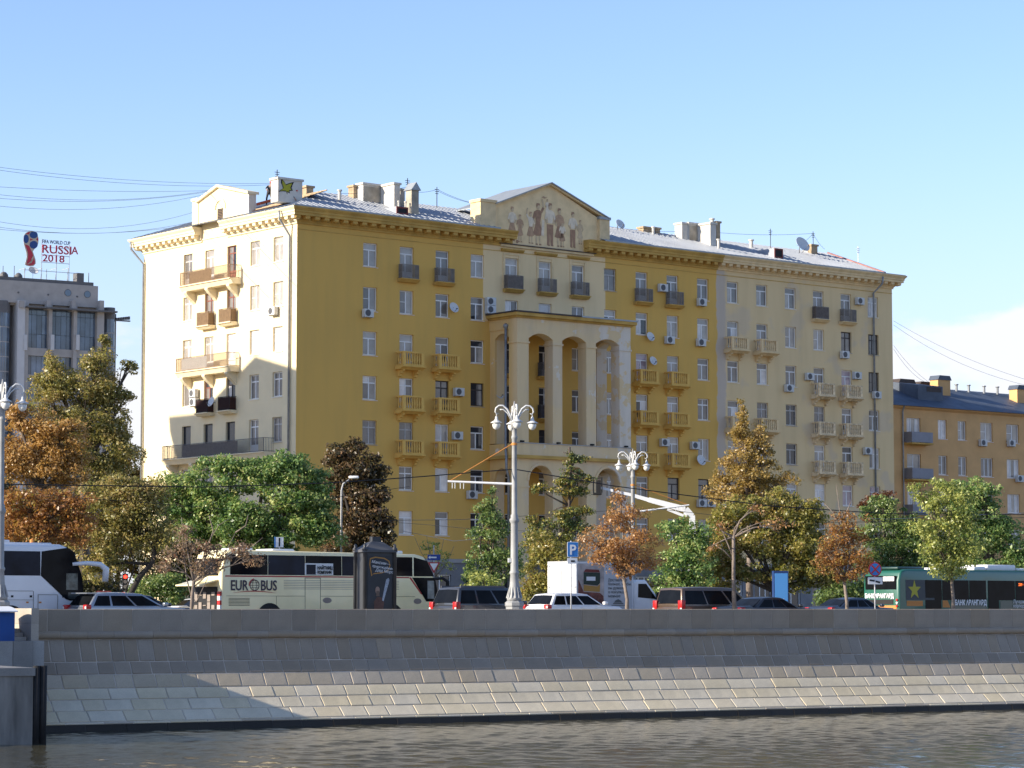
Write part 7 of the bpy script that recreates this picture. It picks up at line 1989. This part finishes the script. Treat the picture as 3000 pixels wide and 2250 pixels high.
tree('nearly bare young street tree with forked pinkish boughs', 'street_tree', 2148, wall_y(2148, 4.8), [(2112, 1545, 26, 18), (2275, 1535, 50, 18), (2085, 1600, 22, 14), (2210, 1490, 22, 12)], 'ember', 0.09, .12, 120, 'bark_pale', tr_pts=[(2149, 1690), (2149, 1570)], bare=[[(2149, 1572), (2152, 1548), (2170, 1525), (2190, 1500), (2215, 1470)], [(2149, 1575), (2175, 1552), (2215, 1535), (2260, 1525)], [(2147, 1630), (2135, 1600), (2118, 1560), (2105, 1535)], [(2147, 1640), (2120, 1612), (2095, 1598)]], twigs=3)
tree('brown street tree with thin bare twigs at its top', 'street_tree', 2476, wall_y(2476, 4.8), [(2475, 1530, 50, 26), (2440, 1570, 40, 30), (2500, 1575, 46, 30), (2425, 1620, 46, 28), (2490, 1625, 56, 30), (2450, 1660, 50, 24), (2525, 1655, 40, 22), (2480, 1690, 40, 16)], 'rust', 0.085, .13, 330, 'bark_pale', bare=[[(2470, 1600), (2465, 1540), (2458, 1480), (2450, 1420)], [(2465, 1545), (2440, 1500), (2415, 1475)], [(2465, 1530), (2485, 1490), (2495, 1465)]])
tree('red-topped green tree between the brown street tree and the big green one', 'leafy_tree', 2600, 140, [(2575, 1470, 40, 18), (2545, 1500, 30, 22), (2620, 1510, 50, 36), (2580, 1560, 60, 50), (2660, 1560, 50, 60), (2610, 1630, 80, 50), (2690, 1630, 50, 50), (2560, 1680, 50, 50), (2640, 1690, 90, 40)], 'green', 0.18, .16, 360)
tree('dull red shrub top under the right drainpipe', 'small_tree', 2585, 146, [(2570, 1462, 30, 16), (2600, 1448, 22, 12), (2545, 1480, 26, 16)], 'wine', 0.09, .15, 330)
tree('slender street tree with pale green leaves before the bus', 'street_tree', 2782, wall_y(2782, 4.8), [(2770, 1440, 50, 36), (2720, 1490, 45, 36), (2790, 1500, 60, 45), (2740, 1560, 62, 45), (2810, 1570, 60, 45), (2760, 1620, 70, 40), (2830, 1630, 46, 36), (2780, 1670, 50, 24), (2690, 1440, 22, 24)], 'mixed', 0.09, .14, 370, 'bark_pale')
tree('big leafy green tree in front of the tan house', 'leafy_tree', 2890, 138, [(2840, 1430, 50, 28), (2880, 1450, 45, 32), (2900, 1500, 50, 40), (2850, 1500, 70, 50), (2930, 1550, 56, 45), (2870, 1580, 80, 50), (2960, 1610, 45, 40), (2900, 1650, 80, 45), (2970, 1660, 40, 40), (2850, 1680, 70, 36)], 'linden', 0.2, .17, 370)
tree('twiggy brown leaf-losing street tree in front of the coach tail', 'street_tree', 566, wall_y(566, 4.8), [(560, 1600, 48, 26), (620, 1610, 36, 26), (510, 1630, 40, 26), (590, 1650, 46, 24), (690, 1615, 40, 22), (735, 1640, 34, 24), (480, 1665, 30, 16), (650, 1640, 34, 20), (540, 1560, 24, 22)], 'dry', 0.075, .11, 300, 'bark_pale', sig=.16, tr_pts=[(563, 1745), (568, 1700)], twigs=9,
     bare=[[(565, 1760), (548, 1700), (540, 1640), (535, 1560), (532, 1515)], [(568, 1720), (600, 1690), (640, 1640), (670, 1600), (690, 1560)], [(568, 1715), (590, 1650), (610, 1590), (640, 1540), (670, 1520)], [(640, 1640), (690, 1630), (740, 1600), (770, 1575)], [(610, 1600), (625, 1555), (612, 1510)], [(545, 1680), (510, 1650), (490, 1640)], [(690, 1560), (720, 1540), (728, 1505)], [(560, 1745), (575, 1765), (610, 1690)]])
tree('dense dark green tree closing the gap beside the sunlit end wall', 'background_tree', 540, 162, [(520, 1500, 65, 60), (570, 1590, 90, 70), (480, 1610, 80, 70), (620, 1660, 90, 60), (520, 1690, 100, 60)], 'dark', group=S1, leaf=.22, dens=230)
tree('clipped dark hedge bush behind the silver car', 'hedge', 475, 138, [(440, 1730, 55, 45), (490, 1725, 50, 45), (530, 1740, 40, 35)], 'green', 0.08, .15, 380, cat='hedge')
tree('bare sapling with a few yellow leaves at the coach front', 'sapling', 1275, 152, [(1255, 1600, 30, 16), (1285, 1625, 34, 20), (1300, 1660, 30, 26)], 'mixed', 0.05, .16, 26, 'bark_pale', per=3, twigs=4, bare=[[(1275, 1700), (1262, 1640), (1250, 1570)], [(1275, 1690), (1290, 1630), (1300, 1580)], [(1275, 1680), (1235, 1620), (1215, 1575)], [(1276, 1690), (1310, 1650), (1330, 1600)]])
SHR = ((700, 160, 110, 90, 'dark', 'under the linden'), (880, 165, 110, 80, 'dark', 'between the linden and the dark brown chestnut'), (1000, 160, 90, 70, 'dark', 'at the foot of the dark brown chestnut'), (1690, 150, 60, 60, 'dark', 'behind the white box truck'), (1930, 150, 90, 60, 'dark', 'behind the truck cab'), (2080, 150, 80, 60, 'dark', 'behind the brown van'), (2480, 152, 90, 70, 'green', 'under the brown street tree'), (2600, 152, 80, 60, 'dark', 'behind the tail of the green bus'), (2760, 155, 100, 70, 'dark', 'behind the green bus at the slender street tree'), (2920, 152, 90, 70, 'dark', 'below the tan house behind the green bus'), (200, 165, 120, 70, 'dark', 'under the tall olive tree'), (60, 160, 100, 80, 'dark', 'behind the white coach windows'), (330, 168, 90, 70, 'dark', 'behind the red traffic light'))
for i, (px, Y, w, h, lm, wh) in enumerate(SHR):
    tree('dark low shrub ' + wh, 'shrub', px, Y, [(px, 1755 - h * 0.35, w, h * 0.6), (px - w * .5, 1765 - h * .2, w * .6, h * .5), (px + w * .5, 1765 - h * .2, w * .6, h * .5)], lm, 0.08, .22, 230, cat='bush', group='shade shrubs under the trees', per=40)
